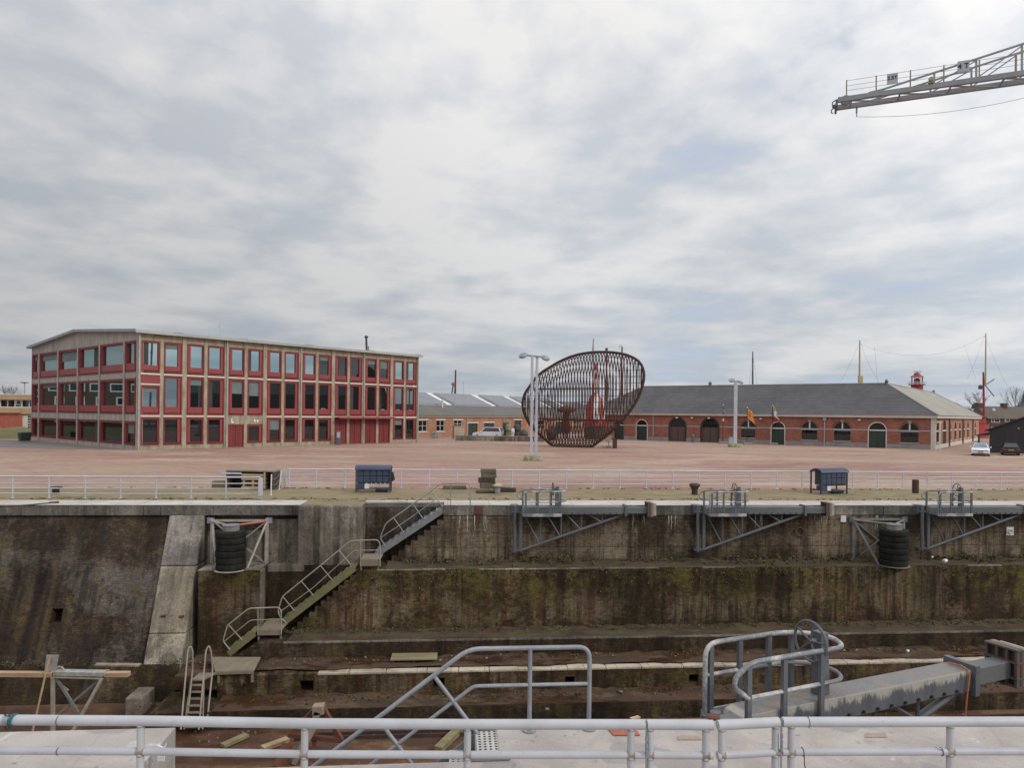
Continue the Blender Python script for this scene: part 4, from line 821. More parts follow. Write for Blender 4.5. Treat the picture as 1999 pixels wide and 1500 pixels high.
for (x0, y0, x1, y1, lab) in ((529, 967, 530, 926, 'thin white post nearest the stone edge, in the railing gap'), (545, 956, 549, 918, 'thin white post leaning slightly beside the end of the far railing')):
    p = ground_at(x0, y0, .01); q_ = at_depth(x1, y1, p.y); t_ = thing('gap_post', lab, 'post', T(p), 'white posts in the gap of the railings')
    MB().lathe([(.07, 0), (.07, .015), (.03, .03)], (0, 0, 0), 10).tube([(0, 0, .01), q_ - p], .033, 8).build('shaft', MAT['white_trim'], t_, smooth=True)
mb = MB(); p = ground_at(529, 967); q_ = ground_at(545, 956); e1 = ground_at(512, 970)
for z in (.25, .5, .8):
    for a, b in ((p, q_), (q_, ground_at(560, 952))):
        mb.tube([Vector(a) + Vector((0, 0, z)), Vector(a).lerp(Vector(b), .5) + Vector((0, 0, z - .12)), Vector(b) + Vector((0, 0, z))], .008, 5)
tag(mb.build('chain', MAT['zinc']), 'slack thin chains strung between the white gap posts', 'chain')
def cabinet(label, px, py, rot, seed):
    random.seed(seed); p = ground_at(px, py, .01)
    r = thing('sample_rack', label, 'rack', DM @ T(DI @ p) @ Matrix.Rotation(rot, 4, 'Z'), 'dark blue racks on the quay')
    w, dp, h_ = 1.72, .75, 1.28; B, D = MAT['cab_blue'], MAT['cab_dark']
    for sx in (-1, 1):
        for sy in (0, dp): MB().box(sx * w / 2 - .03, sx * w / 2 + .03, sy - .03, sy + .03, 0, h_ - .05).build('leg', D, r)
    MB().prism([(-w / 2 - .06, y, z) for y, z in ((-.1, 1.18), (-.06, 1.27), (.08, 1.36), (.3, 1.40), (.55, 1.36), (.8, 1.22), (.8, 1.17), (.3, 1.33), (0, 1.24))], (w + .12, 0, 0)).build('roof', B, r)
    for z0, z1 in ((.86, 1.22), (.52, .84)):
        for k in range(5):
            x0 = -w / 2 + .05 + k * (w - .1) / 5; MB().box(x0 + .012, x0 + (w - .1) / 5 - .012, .0, .05, z0 + random.uniform(0, .015), z1).build('drawer', B, r, bevel=.015)
    MB().box(-w / 2 + .035, w / 2 - .035, .055, .5, .50, 1.23).build('carcass', D, r)
    mb = MB()
    for k in range(7): x0 = -w / 2 + .05 + k * .235; mb.prism([(x0, .03, .52), (x0 + .23, .03, .52), (x0 + .2, .03, .46 - random.uniform(0, .03)), (x0 + .06, .03, .45)], (0, .1, 0))
    mb.build('hanging_flap', D, r)
    MB().box(-w / 2 + .04, -w / 2 + .42, .01, .4, .18, .46).build('side_box', B, r, bevel=.01)
    MB().box(-w / 2 + .43, -w / 2 + .66, .0, .03, .20, .44).build('notice', MAT['flag_white'], r)
    MB().box(-w / 2, w / 2, -.02, .03, .15, .19).build('rail', D, r); MB().box(-w / 2, w / 2, dp - .03, dp + .02, .15, .19).build('rail', D, r)
    MB().box(w / 2 - .75, w / 2 - .1, .1, .6, .03, .2).build('bottom_box', D, r, bevel=.01)
    MB().prism([(w / 2 + .03, .3, .5), (w / 2 + .22, .3, .62), (w / 2 + .14, .3, 1.0), (w / 2 + .03, .3, 1.05)], (0, .25, 0)).build('side_flap', D, r)
cabinet('dark blue roofed steel rack on the mossy strip, left of the timber stack', 728, 961.5, 0.0, 3)
cabinet('dark blue roofed steel rack turned slightly, on the mossy strip at right', 1628, 965, .22, 5)
random.seed(11)
p = ground_at(953, 962)
def timber(label, px, py, z, L, w, h_, rot, mat, tilt=0, group='old dock timbers on the quay'):
    p = ground_at(px, py, .01); r = tag(MB().box(-L / 2, L / 2, -w / 2, w / 2, 0, h_).build('timber', mat, bevel=.03, matrix=DM @ T(DI @ p + Vector((0, 0, z))) @ Matrix.Rotation(rot, 4, 'Z') @ Matrix.Rotation(tilt, 4, 'Y')), label, 'timber', group)
    return r
WD, WM, WO = MAT['wood_dark'], MAT['wood_moss'], MAT['wood_old']
timber('short thick mossy timber, lowest in the upright stack behind the railing', 952, 957, .12, .84, .5, .30, .05, WO)
timber('dark timber second from the bottom of the upright stack', 950, 957, .43, .92, .5, .24, -.06, WD)
timber('mossy timber third from the bottom of the upright stack', 954, 957, .68, .78, .5, .24, .1, WO)
timber('mossy brown timber on top of the upright stack', 953, 957, .93, .84, .5, .22, -.03, WO)
timber('flat dark timber lying under the upright stack', 952, 962, 0, 1.2, .6, .11, .02, WD)
timber('long low timber lying alone left of the upright stack', 887, 955, 0, 1.25, .4, .2, .02, WO)
timber('dark timber lying beside the stack, its end pointing right', 985, 960, .02, 1.2, .45, .22, -.12, WD, .06)
bk = thing('bollard', 'squat dark bollard with pale rounded top beside the timber stack', 'bollard', DM @ T(dock_h(971, 964, 0)))
MB().lathe([(.14, 0), (.16, .3), (.22, .36)], (0, 0, 0), 14).build('shaft', MAT['zinc'], bk, smooth=True)
MB().lathe([(.20, .362), (.25, .40), (.22, .47), (.08, .52)], (0, 0, 0), 14).build('cap', MAT['beige'], bk, smooth=True)
bk = thing('bollard', 'rusty bollard with widely flared top behind the middle swing arm', 'bollard', DM @ T(dock_h(1356, 966, 0)))
MB().lathe([(.17, 0), (.15, .22), (.18, .34), (.30, .5), (.27, .56), (.2, .60), (.1, .61)], (0, 0, 0), 18).build('body', MAT['rust_dark'], bk, smooth=True)
bk = thing('bollard', 'plain upright brown pipe bollard on the mossy strip at right', 'bollard', DM @ T(dock_h(1787, 963, 0)))
MB().lathe([(.17, 0), (.17, .74), (.15, .76), (.02, .765)], (0, 0, 0), 18).build('body', MAT['rust_dark'], bk, smooth=True)
bk = thing('bollard', 'small black bollard with flat wide cap behind the left railing', 'bollard', DM @ T(dock_h(109, 965, 0)))
MB().lathe([(.16, 0), (.15, .26), (.17, .3)], (0, 0, 0), 16).build('shaft', MAT['black_paint'], bk, smooth=True)
MB().lathe([(.26, .301), (.29, .33), (.26, .37), (.05, .38)], (0, 0, 0), 16).build('cap', MAT['black_paint'], bk, smooth=True)
# drawbridge-like timber crate behind the left railing
a = ground_at(441, 955); b = ground_at(534, 957); w = (b - a).length
r = thing('timber_crate', 'open dark timber crate with tan plank stacks inside, behind the left railing', 'crate', frame((a.x, a.y, .0), (b - a)))
hh = 1.02
MB().box(0, w, -.02, .9, hh - .07, hh).build('lid', MAT['wood_grey'], r)
MB().box(0, w, .86, .9, .02, hh - .071).build('back_board', WD, r)
for x in (0.0, w - .08): MB().box(x, x + .08, .0, .86, .02, hh - .071).build('side_board', WD, r)
MB().box(.08, w - .08, .02, .85, .0, .06).build('floor_board', WD, r)
for k in range(4):
    z = .07 + k * .22; MB().box(w * .33, w * .80, -.04, .5, z, z + .10).build('plank', MAT['wood_tan'], r)
    if k < 3:
        for x in (.36, .55, .74): MB().box(w * x, w * x + .09, -.02, .45, z + .101, z + .219).build('spacer', MAT['wood_tan'], r)
MB().box(-.25, w * .33, -.06, -.02, hh - .22, hh - .12).build('rail_board', MAT['rail_far'], r)
MB().box(w * .80, w * .83, -.05, .0, .06, hh - .08).build('corner_strip', MAT['beige'], r)
a = ground_at(428, 955); tag(MB().box(-.4, .35, 0, .5, 0, .42).build('timber', MAT['wood_old'], matrix=DM @ T(DI @ a), bevel=.04), 'mossy dark squared block left of the timber crate', 'timber')
# rope end with shackle on the stone edge at left
a = [dock_h(x, y, .06) for x, y in ((-60, 992), (0, 990), (60, 985.5), (96, 982))]
mb = MB().tube([tuple(p) for p in a], .03, 6); tag(mb.build('rope', MAT['rust_dark'], matrix=DM, smooth=True), 'dark wire rope lying along the stone edge at far left', 'rope')
p = dock_h(102, 982, .05); sh = thing('shackle', 'rusty shackle at the end of the wire rope on the stone edge', 'shackle', DM @ T(p))
MB().tube([(.1 * math.cos(a_), .1 * math.sin(a_), .03) for a_ in [k * PI / 6 for k in range(12)]], .028, 6, closed=True).build('ring', MAT['rust'], sh, smooth=True)
MB().tube([(.1, 0, .03), (.25, .05, .03)], .05, 6).build('pin', MAT['rust'], sh)
# ================================================================ near railing with its two gate leaves
ZT = .95
nr = lambda x, y: ground_at(x, y, ZT)
def run_of(pts): return [nr(x, y) for x, y in pts]
def rail_run(name, label, pts, post_px, gate=False):
    P = run_of(pts); base = P[0] - Vector((0, 0, ZT)); r = thing(name, label, 'gate' if gate else 'fence', T(base))
    loc = [p - base for p in P]
    MB().tube(loc, .051, 16).build('top_rail', MAT['rail_white'], r, smooth=True)
    dzs = Vector((0, 0, -.315)); MB().tube([p + dzs for p in loc], .039, 14).build('mid_rail', MAT['rail_white'], r, smooth=True)
    dzs = Vector((0, 0, -.60)); MB().tube([p + dzs for p in loc], .03, 10).build('low_rail', MAT['rail_white'], r, smooth=True)
    for x in post_px:
        # y of the run at this column
        for (xa, ya), (xb, yb) in zip(pts, pts[1:]):
            if xa <= x <= xb: y = ya + (yb - ya) * (x - xa) / (xb - xa)
        p = nr(x, y) - base
        mb = MB().tube([p + Vector((0, 0, -.02)), Vector((p.x, p.y, 0))], .037, 14)
        if not gate: mb.lathe([(.085, 0), (.085, .012), (.04, .02)], (p.x, p.y, 0), 14)
        mb.build('post', MAT['rail_white'], r, smooth=True)
        w = MB()
        for z in (-.052, -.354): w.tube([p + Vector((0, 0, z)), p + Vector((0, 0, z - .008))], .0392, 14)
        w.tube([p + Vector((-.041, 0, -.315)), p + Vector((.041, 0, -.315))], .0402, 14); w.build('weld_seam', MAT['weld'], r, smooth=True)
    return r, base
nf, nb = rail_run('near_fence', 'white pipe railing across the front, left of the gate', [(-420, 1398), (0, 1406), (300, 1408), (595, 1413), (913, 1414.7), (1259, 1415)], [-365, -45, 275, 595, 913, 1232])
# weld seams and the ring clamp
mb = MB()
for x, y, rr in ((115, 1407, .0525), (115, None, .041)):
    p = nr(115, 1407.2) - nb + (Vector((0, 0, -.315)) if y is None else Vector((0, 0, 0)))
    mb.tube([p - Vector((.003, 0, 0)), p + Vector((.003, 0, 0))], rr, 14)
mb.build('weld_seam', MAT['cable'], nf)
p = nr(17, 1406.2); cl = thing('pipe_clamp', 'grey pipe clamp with rusty ring clipped round the railing at far left', 'clamp', T(p - Vector((0, 0, .06))))
MB().tube([(-.035, 0, .06), (.02, 0, .06)], .056, 14).build('band', MAT['zinc'], cl, smooth=True)
for z in (.06 + .066, .06 - .068): MB().tube([(.0 + .022 * math.cos(a), -.02, z + .022 * math.sin(a)) for a in [k * PI / 6 for k in range(12)]], .008, 6, closed=True).build('ring', MAT['rust_dark'], cl, smooth=True)
mb = MB()
for k in range(3):
    x = .03 + k * .014; mb.tube([(p.x + x + .01 * math.sin(a), p.y + .058 * math.cos(a), p.z + .058 * math.sin(a)) for a in [j * PI / 8 for j in range(16)]], .007, 5, closed=True)
o = tag(mb.build('rope', MAT['rope_teal'], smooth=True), 'teal rope wound round the white railing beside the pipe clamp', 'rope')
gl, gb_ = rail_run('railing_gate', 'left leaf of the white railing gate, square to the railing', [(1263, 1415), (1392, 1416.3)], [1269, 1378], True)
gr_, gb2 = rail_run('railing_gate', 'right leaf of the white railing gate, swung slightly out', [(1401, 1416.5), (1520, 1410.3)], [1409, 1514], True)
for o in (gl, gr_): o['group'] = 'leaves of the railing gate'
nf2, nb2 = rail_run('near_fence', 'white pipe railing across the front, right of the gate', [(1527, 1410.2), (1999, 1409.5), (2500, 1407)], [1545, 1855, 2165, 2480])
for (x, y, root, bb) in ((1261, 1415, nf, nb), (1523, 1410.2, nf2, nb2)):
    p = nr(x, y) - bb; mb = MB().tube([p + Vector((0, -.03, .055)), p + Vector((0, -.045, -.7))], .0095, 6)
    for z in (-.10, -.17, -.23, -.5): mb.tube([p + Vector((0, -.045, z)), p + Vector((0, -.045, z - .05))], .016, 8)
    mb.build('hinge_rod', MAT['zinc'], root, smooth=True)
mb = MB()
for x, z, rr in ((1577, 0, .0535), (1567, -.315, .043), (1838, -.315, .042)):
    p = nr(x, 1410) + Vector((0, 0, z)); mb.tube([(p.x, p.y + rr * math.cos(a), p.z + rr * math.sin(a)) for a in [j * PI / 8 for j in range(16)]], .004, 5, closed=True)
p = nr(1567, 1410) + Vector((0, -.045, -.33)); mb.tube([p, p + Vector((.005, 0, -.1)), p + Vector((.035, 0, -.2)), p + Vector((.04, 0, -.35))], .006, 5)
p = nr(1838, 1410) + Vector((0, -.03, -.29)); mb.tube([p, p + Vector((-.09, .0, .04))], .003, 5)
tag(mb.build('cable_tie', MAT['cable'], smooth=True), 'thin black cable ties and a loose wire on the right railing', 'cable tie')
# ================================================================ near steel stair with its rail and grating landing
tS = QT - .36
def DP(x, y, t): return dock_at(x, y, t)
rr = [(915, 1267.5), (640, 1476)]
p0 = DP(915, 1267.5, tS); p1 = DP(640, 1476, tS); sl = (p0.z - p1.z) / (p0.x - p1.x)
base = Vector((sB, tS, 0)); ns = thing('steel_stair', 'galvanised steel stair with pipe rail going down from the near quay', 'staircase', DM @ T(base))
zr = p0.z; pe = DP(1133, 1267, tS); pw = DP(1151, 1290, tS)
end = Vector((sA + .3, tS, p0.z + sl * (sA + .3 - p0.x)))
MB().tube(resample_curve([end, p0, (pw.x, tS, zr), (pw.x, tS, 0.0)], .16, 6), .030, 10).build('handrail', MAT['zinc'], ns, base, smooth=True)
m0 = DP(925, 1340, tS); m1 = DP(720, 1489, tS); sl2 = (m0.z - m1.z) / (m0.x - m1.x)
endm = Vector((sA + .3, tS, m0.z + sl * (sA + .3 - m0.x)))
MB().tube(resample_curve([endm, m0, (pw.x, tS, m0.z)], .06, 3), .024, 8).build('mid_rail', MAT['zinc'], ns, base, smooth=True)
q0 = DP(1035, 1268, tS); MB().tube([(q0.x, tS, zr), (q0.x, tS, 0)], .03, 10).build('rail_post', MAT['zinc'], ns, base, smooth=True)
for x in (q0.x, pw.x): MB().lathe([(.09, 0), (.09, .012), (.045, .016)], Vector((x, tS, .004)) - base, 14).build('foot_plate', MAT['zinc'], ns)
d = Vector((1, 0, sl)).normalized(); nrm = Vector((d.z, 0, -d.x))
for (x, y) in ((847, 1320), (752, 1424)):
    a = DP(x, y, tS); MB().tube([a, a + nrm * 1.12], .027, 10).build('rail_post', MAT['zinc'], ns, base, smooth=True)
a = DP(640, 1476, tS); a = a - d * 1.0; MB().tube([a, a + nrm * 1.12], .027, 10).build('rail_post', MAT['zinc'], ns, base, smooth=True)
# stringers and perforated treads
sT = DP(905, 1440, tS).x
for t in (tS + .02, tS - .70):
    A_ = Vector((sT + .25, t, -.10)); MB().bar(A_, A_ - d * 5.2, .02, .26).build('stringer', MAT['stringer_grey'], ns, base)
def perforated(x0, x1, y0, y1, z, nx, ny):
    mb = MB(); mb.box(x0, x1, y0, y1, z - .03, z - .004)
    dx, dy = (x1 - x0) / nx, (y1 - y0) / ny
    for i in range(nx + 1): mb.box(x0 + i * dx - .012, x0 + i * dx + .012, y0, y1, z - .004, z)
    for j in range(ny + 1): mb.box(x0, x1, y0 + j * dy - .012, y0 + j * dy + .012, z - .004, z + .001)
    return mb
def perf_mat():
    m, g, b = new_mat('perforated'); c = obj_coord(g)
    v = g.n('ShaderNodeVectorMath', {0: g.vscale(c, (16, 16, 0)), 1: (1, 1, 1)}, operation='MODULO').outputs[0]
    fx = g.n('ShaderNodeVectorMath', {0: g.vscale(c, (15, 15, 15))}, operation='FRACTION').outputs[0]
    s_ = g.n('ShaderNodeSeparateXYZ', {0: fx})
    dd = g.m('SQRT', g.m('ADD', g.m('POWER', g.m('SUBTRACT', s_.outputs[0], .5), 2.0), g.m('POWER', g.m('SUBTRACT', s_.outputs[1], .5), 2.0)))
    f = g.ramp(dd, .26, .33); nz = g.noise(c, 6, 4, .6)
    g.set(b, 'Base Color', g.mix(f, (.02, .02, .02), g.mix(g.ramp(nz, .4, .6), (.52, .50, .47), (.40, .39, .37)))); g.set(b, 'Roughness', .55); g.set(b, 'Metallic', .2)
    return m
MAT['perforated'] = perf_mat()
gx0 = dock_h(905, 1490, -.02).x
MB().box(sT + .16, sB + .06, QT - 1.06, QT - .30, -.045, -.012).build('landing', MAT['perforated'], ns, base)
MB().box(sT + .14, sT + .16, QT - 1.08, QT - .28, -.2, -.008).build('landing_edge', MAT['stringer_grey'], ns, base)
for k in range(13):
    s_ = sT + .02 - .27 * (k + .2); z = -.02 - .27 * sl * (k + 1) * 1.0
    MB().box(s_ - .15, s_ + .13, tS - .68, tS - .0, z - .035, z).build('tread', MAT['perforated'], ns, base)
MB().prism([(sT + .0, QT - 1.12, .01), (sT + .55, QT - 1.12, .01), (sT + .42, QT - .98, .01), (sT + .2, QT - .95, .01)], (0, 0, .03)).build('foot_plate', MAT['stringer_grey'], ns, base)
# plates and bits on the near quay
a = ground_at(1198, 1438); b = ground_at(1250, 1438); c = ground_at(1240, 1424.5); d_ = ground_at(1186, 1424.5)
tag(MB().prism([(p.x, p.y, .006) for p in (a, b, c, d_)], (0, 0, .012)).build('cover_plate', MAT['orange_paint'], bevel=.004), 'rusty orange steel plate lying on the near quay behind the railing', 'steel plate')
for (x0, x1, y0, y1, lab) in ((1322, 1370, 1438, 1446, 'small tan repair patch board on the near quay left of the gate'), (1688, 1732, 1433, 1441, 'small tan repair patch board on the near quay right of the gate')):
    p = [ground_at(x, y) for x, y in ((x0, y1), (x1, y1), (x1 - 4, y0), (x0 + 2, y0))]
    tag(MB().prism([(q_.x, q_.y, .004) for q_ in p], (0, 0, .006)).build('patch_board', MAT['board_tan']), lab, 'board')
p = ground_at(1240, 1403.5); tag(MB().box(-.07, .07, -.03, .03, 0, .02).build('wood_scrap', MAT['wood_tan'], matrix=T(p) @ Matrix.Rotation(.5, 4, 'Z')), 'small tan wood scrap at the edge of the near quay', 'wood scrap')
p = ground_at(1392, 1402); tag(MB().lathe([(.09, 0), (.095, .02), (.07, .035)], (0, 0, 0), 16).build('round_cap', MAT['rust'], matrix=T((p.x, p.y, .004)), smooth=True), 'small rusty round cap at the quay edge beside the near swing arm', 'cap')
p = ground_at(312, 1487); mk = thing('bent_marker', 'bent white plastic marker standing at the edge of the left quay block', 'marker', T(p))
MB().prism([(-.03, 0, .0), (.05, 0, .0), (.05, 0, .09), (.03, 0, .1), (-.03, 0, .09)], (0, .02, 0)).build('foot', MAT['white_board'], mk)
MB().prism([(.0, 0, .1), (.05, 0, .1), (.075, 0, .22), (.03, 0, .16), (-.03, 0, .19)], (0, .02, 0)).build('strip', MAT['white_board'], mk)
# ================================================================ trestle with planks and pole on the dock floor
dt = 24.0; FZ = TIER['fz']
def at(x, y): return at_depth(x, y, dt)
o_ = at(150, 1400); o_.z = FZ
tr = thing('trestle', 'worn grey steel trestle with crossed legs standing on the dock floor at left', 'trestle', T(o_))
def V(x, y, dy=0): return at(x, y) + Vector((0, dy, 0)) - o_
zt = at(150, 1311).z - o_.z
MB().bar(V(108, 1313), V(206, 1315), .28, .15).build('beam', MAT['zinc_pale'], tr, bevel=.01)
MB().bar(V(107, 1320, -.1), V(205, 1323, -.1), .06, .05).build('beam_edge', MAT['fender_frame'], tr)
def down(p, q_, w):                                       # carry the leg on to the floor
    d = q_ - p; k = (0 - p.z) / d.z; return MB().bar(p, p + d * k, w, w, (0, 1, 0))
for (a, b, c, d_, dy) in ((107, 1320, 107, 1398, -.1), (203, 1322, 161, 1398, -.1)): down(V(a, b, dy), V(c, d_, dy), .10).build('leg', MAT['fender_frame'], tr)
for (a, b, c, d_, dy) in ((110, 1322, 158, 1398, -.03), (200, 1322, 112, 1396, .03)): MB().bar(V(a, b, dy), V(c, d_, dy), .08, .08, (0, 1, 0)).build('cross_brace', MAT['fender_frame_grey'], tr)
MB().bar(V(96, 1328, .15), V(128, 1352, .15), .05, .05).build('cross_brace', MAT['zinc_old'], tr)
MB().prism([V(86, 1311, .02), V(108, 1311, .02), V(113, 1280, .02), V(90, 1280, .02)], (0, .03, 0)).build('square_plate', MAT['zinc_pale'], tr)
def board(label, x0, y0, x1, y1, h, dy, mat):
    a, b = at(x0, y0) + Vector((0, dy, 0)), at(x1, y1) + Vector((0, dy, 0)); tag(MB().bar(Vector((0, 0, 0)), b - a, .22, h).build('plank', mat, matrix=T(a), bevel=.008), label, 'plank', 'planks on the trestle')
board('long tan plank lying across the ledge and the left end of the trestle', -70, 1315, 105, 1316.5, .15, -.02, MAT['wood_tan'])
board('short orange-tan plank end sticking out right of the trestle', 207, 1316, 253, 1316, .15, -.02, MAT['wood_tan'])
board('grey weathered board lying behind the trestle on the ledge', 170, 1308, 258, 1309, .06, .5, MAT['wood_grey'])
a = at(102, 1277) + Vector((0, -.12, 0)); b = at(80, 1400) + Vector((0, -.3, 0)); d = b - a; k = (FZ - a.z) / d.z
tag(MB().tube([Vector((0, 0, 0)), d * k], .035, 8).build('pole', MAT['wood_tan'], matrix=T(a)), 'thin tan wooden pole leaning against the trestle', 'pole')
mb = MB()
for px in (104, 208): 
    p = at(px, 1315); mb.tube([(p.x + .02 * math.sin(3 * t_), p.y + .17 * math.cos(t_), p.z + .1 * math.sin(t_)) for t_ in [j * PI / 8 for j in range(16)]], .018, 5, closed=True)
mb.tube([at(108, 1308), at(114, 1302), at(121, 1303), at(125, 1308)], .03, 6)
tag(mb.build('lashing_rope', MAT['beige'], smooth=True), 'pale rope lashings tying the planks to the trestle', 'rope')
# ================================================================ shore frame, planks on the dock floor
p = ground_at(576, 1492, FZ); D_ = p.y
fr = thing('shore_frame', 'rusty red frame with a slanting wooden prop on the dock floor', 'frame', T(p))
def Q(x, y, dy=0): return at_depth(x, y, D_) - p + Vector((0, dy, 0))
MB().bar(Q(612, 1420, .3), Q(572, 1490), .30, .16).build('prop', MAT['wood_grey'], fr, bevel=.01)
MB().bar(Q(602, 1400, .55), Q(624, 1398, .55), .35, .30).build('head_block', MAT['wood_grey'], fr, bevel=.02)
MB().bar(Q(613, 1402, .5), Q(605, 1425, .5), .25, .2).build('head_prop', MAT['wood_grey'], fr)
for a, b in (((621, 1398), (660, 1456)), ((601, 1404), (556, 1448)), ((606, 1420), (606, 1470))): MB().bar(Q(*a, .6), Q(*b, .4), .12, .14).build('red_leg', MAT['rust'], fr)
MB().bar(Q(556, 1446, .4), Q(664, 1458, .4), .14, .14).build('red_sill', MAT['rust'], fr)
MB().bar(Q(560, 1456, .1), Q(548, 1490, -.3), .3, .22).build('red_block', MAT['rust'], fr, bevel=.02)
def floor_plank(label, x0, y0, x1, y1, w, h, mat):
    a = ground_at(x0, y0, FZ + .02); b = ground_at(x1, y1, FZ + .02)
    tag(MB().bar(Vector((0, 0, h / 2)), b - a + Vector((0, 0, h / 2)), w, h).build('plank', mat, matrix=T(a), bevel=.01), label, 'plank', 'planks on the dock floor')
floor_plank('loose greenish plank on the rusty dock floor, nearest the left quay block', 434, 1460, 482, 1439, .25, .12, MAT['wood_moss'])
floor_plank('brown plank on the dock floor leaning towards the rusty frame', 512, 1466, 562, 1448, .26, .14, MAT['wood_tan'])
floor_plank('yellow mossy timber at the foot of the wall under the near stair', 855, 1470, 902, 1424, .3, .2, MAT['wood_moss'])
# rails along the dock floor
mb = MB()
for t in (TIER['l4t'] - .7, TIER['l4t'] - 1.0): mb.box(-8, 60, t, t + .06, FZ, FZ + .13)
tag(mb.build('floor_rails', MAT['rust_dark'], matrix=DM), 'pair of dark steel rails along the foot of the far wall', 'rail')
random.seed(21)
for (px, py, lab) in ((1068, 1386, 'small pale stone on the lowest ledge behind the near stair rail'), (1212, 1352, 'small grey stone on the lowest ledge right of the near stair rail')):
    p = ground_at(px, py, TIER['l4z'] + .06); tag(MB().lathe([(.02, 0), (.08, .01), (.07, .05), (.02, .07)], (0, 0, 0), 6).build('stone', MAT['dock_block'], matrix=T(p)), lab, 'stone')

def rubble(name, n, s0, s1, t0, t1, z, mat, seed):
    random.seed(seed); mb = MB()
    for k in range(n):
        s_, t_ = random.uniform(s0, s1), random.uniform(t0, t1); r_ = random.uniform(.015, .06); c = Vector((s_, t_, z))
        p = [c + Vector((r_ * random.uniform(.6, 1.3) * math.cos(a), r_ * random.uniform(.6, 1.3) * math.sin(a), 0)) for a in (0, 1.3, 2.5, 3.8, 5.1)]
        top = [c + (q_ - c) * .6 + Vector((0, 0, r_ * random.uniform(.6, 1.1))) for q_ in p]
        mb.add(p + top, [(0, 1, 6, 5), (1, 2, 7, 6), (2, 3, 8, 7), (3, 4, 9, 8), (4, 0, 5, 9), (5, 6, 7, 8, 9)])
    tag(mb.build(name, mat, matrix=DM), kind='stuff')
rubble('rubble', 260, -20, 34, TIER['l4t'] - .9, TIER['l4t'] - .05, FZ, MAT['dock_block'], 3)
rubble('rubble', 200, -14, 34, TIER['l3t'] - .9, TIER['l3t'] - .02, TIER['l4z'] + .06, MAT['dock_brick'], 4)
rubble('rubble', 110, -14, 34, TIER['l2t'] - .8, TIER['l2t'] - .02, TIER['l3z'] + .1, MAT['dock_block'], 5)
rubble('rubble', 120, -22, 6, -20, -8, FZ, MAT['dock_block'], 6)
# ================================================================ red-framed office building
random.seed(42)
C0 = ground_at(268, 878.5); CE = ground_at(814, 863.0); CL = ground_at(61, 858.0)
ob = thing('office_building', 'three-storey concrete building with red window frames on the brick square', 'building', frame((C0.x, C0.y, 0), CE - C0))
Lf = (CE - C0).length; Ll = (CL - C0).length
OI = ob.matrix_world.inverted()
Bm = frame((C0.x, C0.y, 0), CL - C0)                     # the side face: x runs away to the left, y points into the room on its right
SIDE = OI @ Bm @ Matrix.Scale(-1, 4, (0, 1, 0))           # mirror so that +y points into the building there too
hC = lambda y: at_depth(268, y, C0.y).z
EV = 12.05; PW = .13
xf = [Lf * k / 16 for k in range(17)]
lv = [(0.45, 3.36), (3.64, 7.72), (8.08, 11.32)]
MAT['wall_front'] = MAT['concrete_frame']
def shell():
    mb = MB()
    wv = OI @ CL; back = Vector((wv.x + Lf, wv.y, 0))
    mb.prism([(0.35, .6, 0), (Lf - .3, .6, 0), (back.x - .3, back.y, 0), (wv.x + .4, wv.y, 0)], (0, 0, EV - .2)); return mb
shell().build('inner_wall', MAT['interior'], ob)
OB = lambda mb, n, m, **k: mb.build(n, m, ob, **k)
for k, x in enumerate(xf): w = .17 if k % 2 else .22; OB(MB().box(max(x - w, 0), min(x + w, Lf), -.04 if k % 2 else -.10, .45, 0, EV), 'pilaster', MAT['concrete_frame'])
for i in range(16):
    a = xf[i] + (.17 if i % 2 else .22); b = xf[i + 1] - (.22 if i % 2 else .17)
    OB(MB().box(a, b, .02, .45, 11.34, EV), 'parapet', MAT['concrete_frame'])
    if i != 4 and not 10 <= i <= 13: OB(MB().box(a, b, .0, .45, 0, .44), 'plinth', MAT['concrete_frame'])
    if i in (4, 5): OB(MB().box(a, b, .0, .45, 2.62, 3.63), 'spandrel', MAT['concrete_frame'])
for i in range(16):
    a = xf[i] + (.17 if i % 2 else .22); b = xf[i + 1] - (.22 if i % 2 else .17)
    for z0, z1 in ((3.40, 3.60), (7.78, 7.98), (6.72, 6.88)):
        if (z0 < 3.5 and i in (4, 5)) or (6 < z0 < 7 and i): continue
        OB(MB().box(a, b, -.10, .4, z0, z1), 'ledge', MAT['concrete_pale'])
def frame_ring(mb, x0, x1, z0, z1, w, y0, y1, wb=None):
    wb = w if wb is None else wb
    mb.box(x0, x0 + w, y0, y1, z0, z1); mb.box(x1 - w, x1, y0, y1, z0, z1); mb.box(x0 + w, x1 - w, y0, y1, z1 - w, z1); mb.box(x0 + w, x1 - w, y0, y1, z0, z0 + wb)
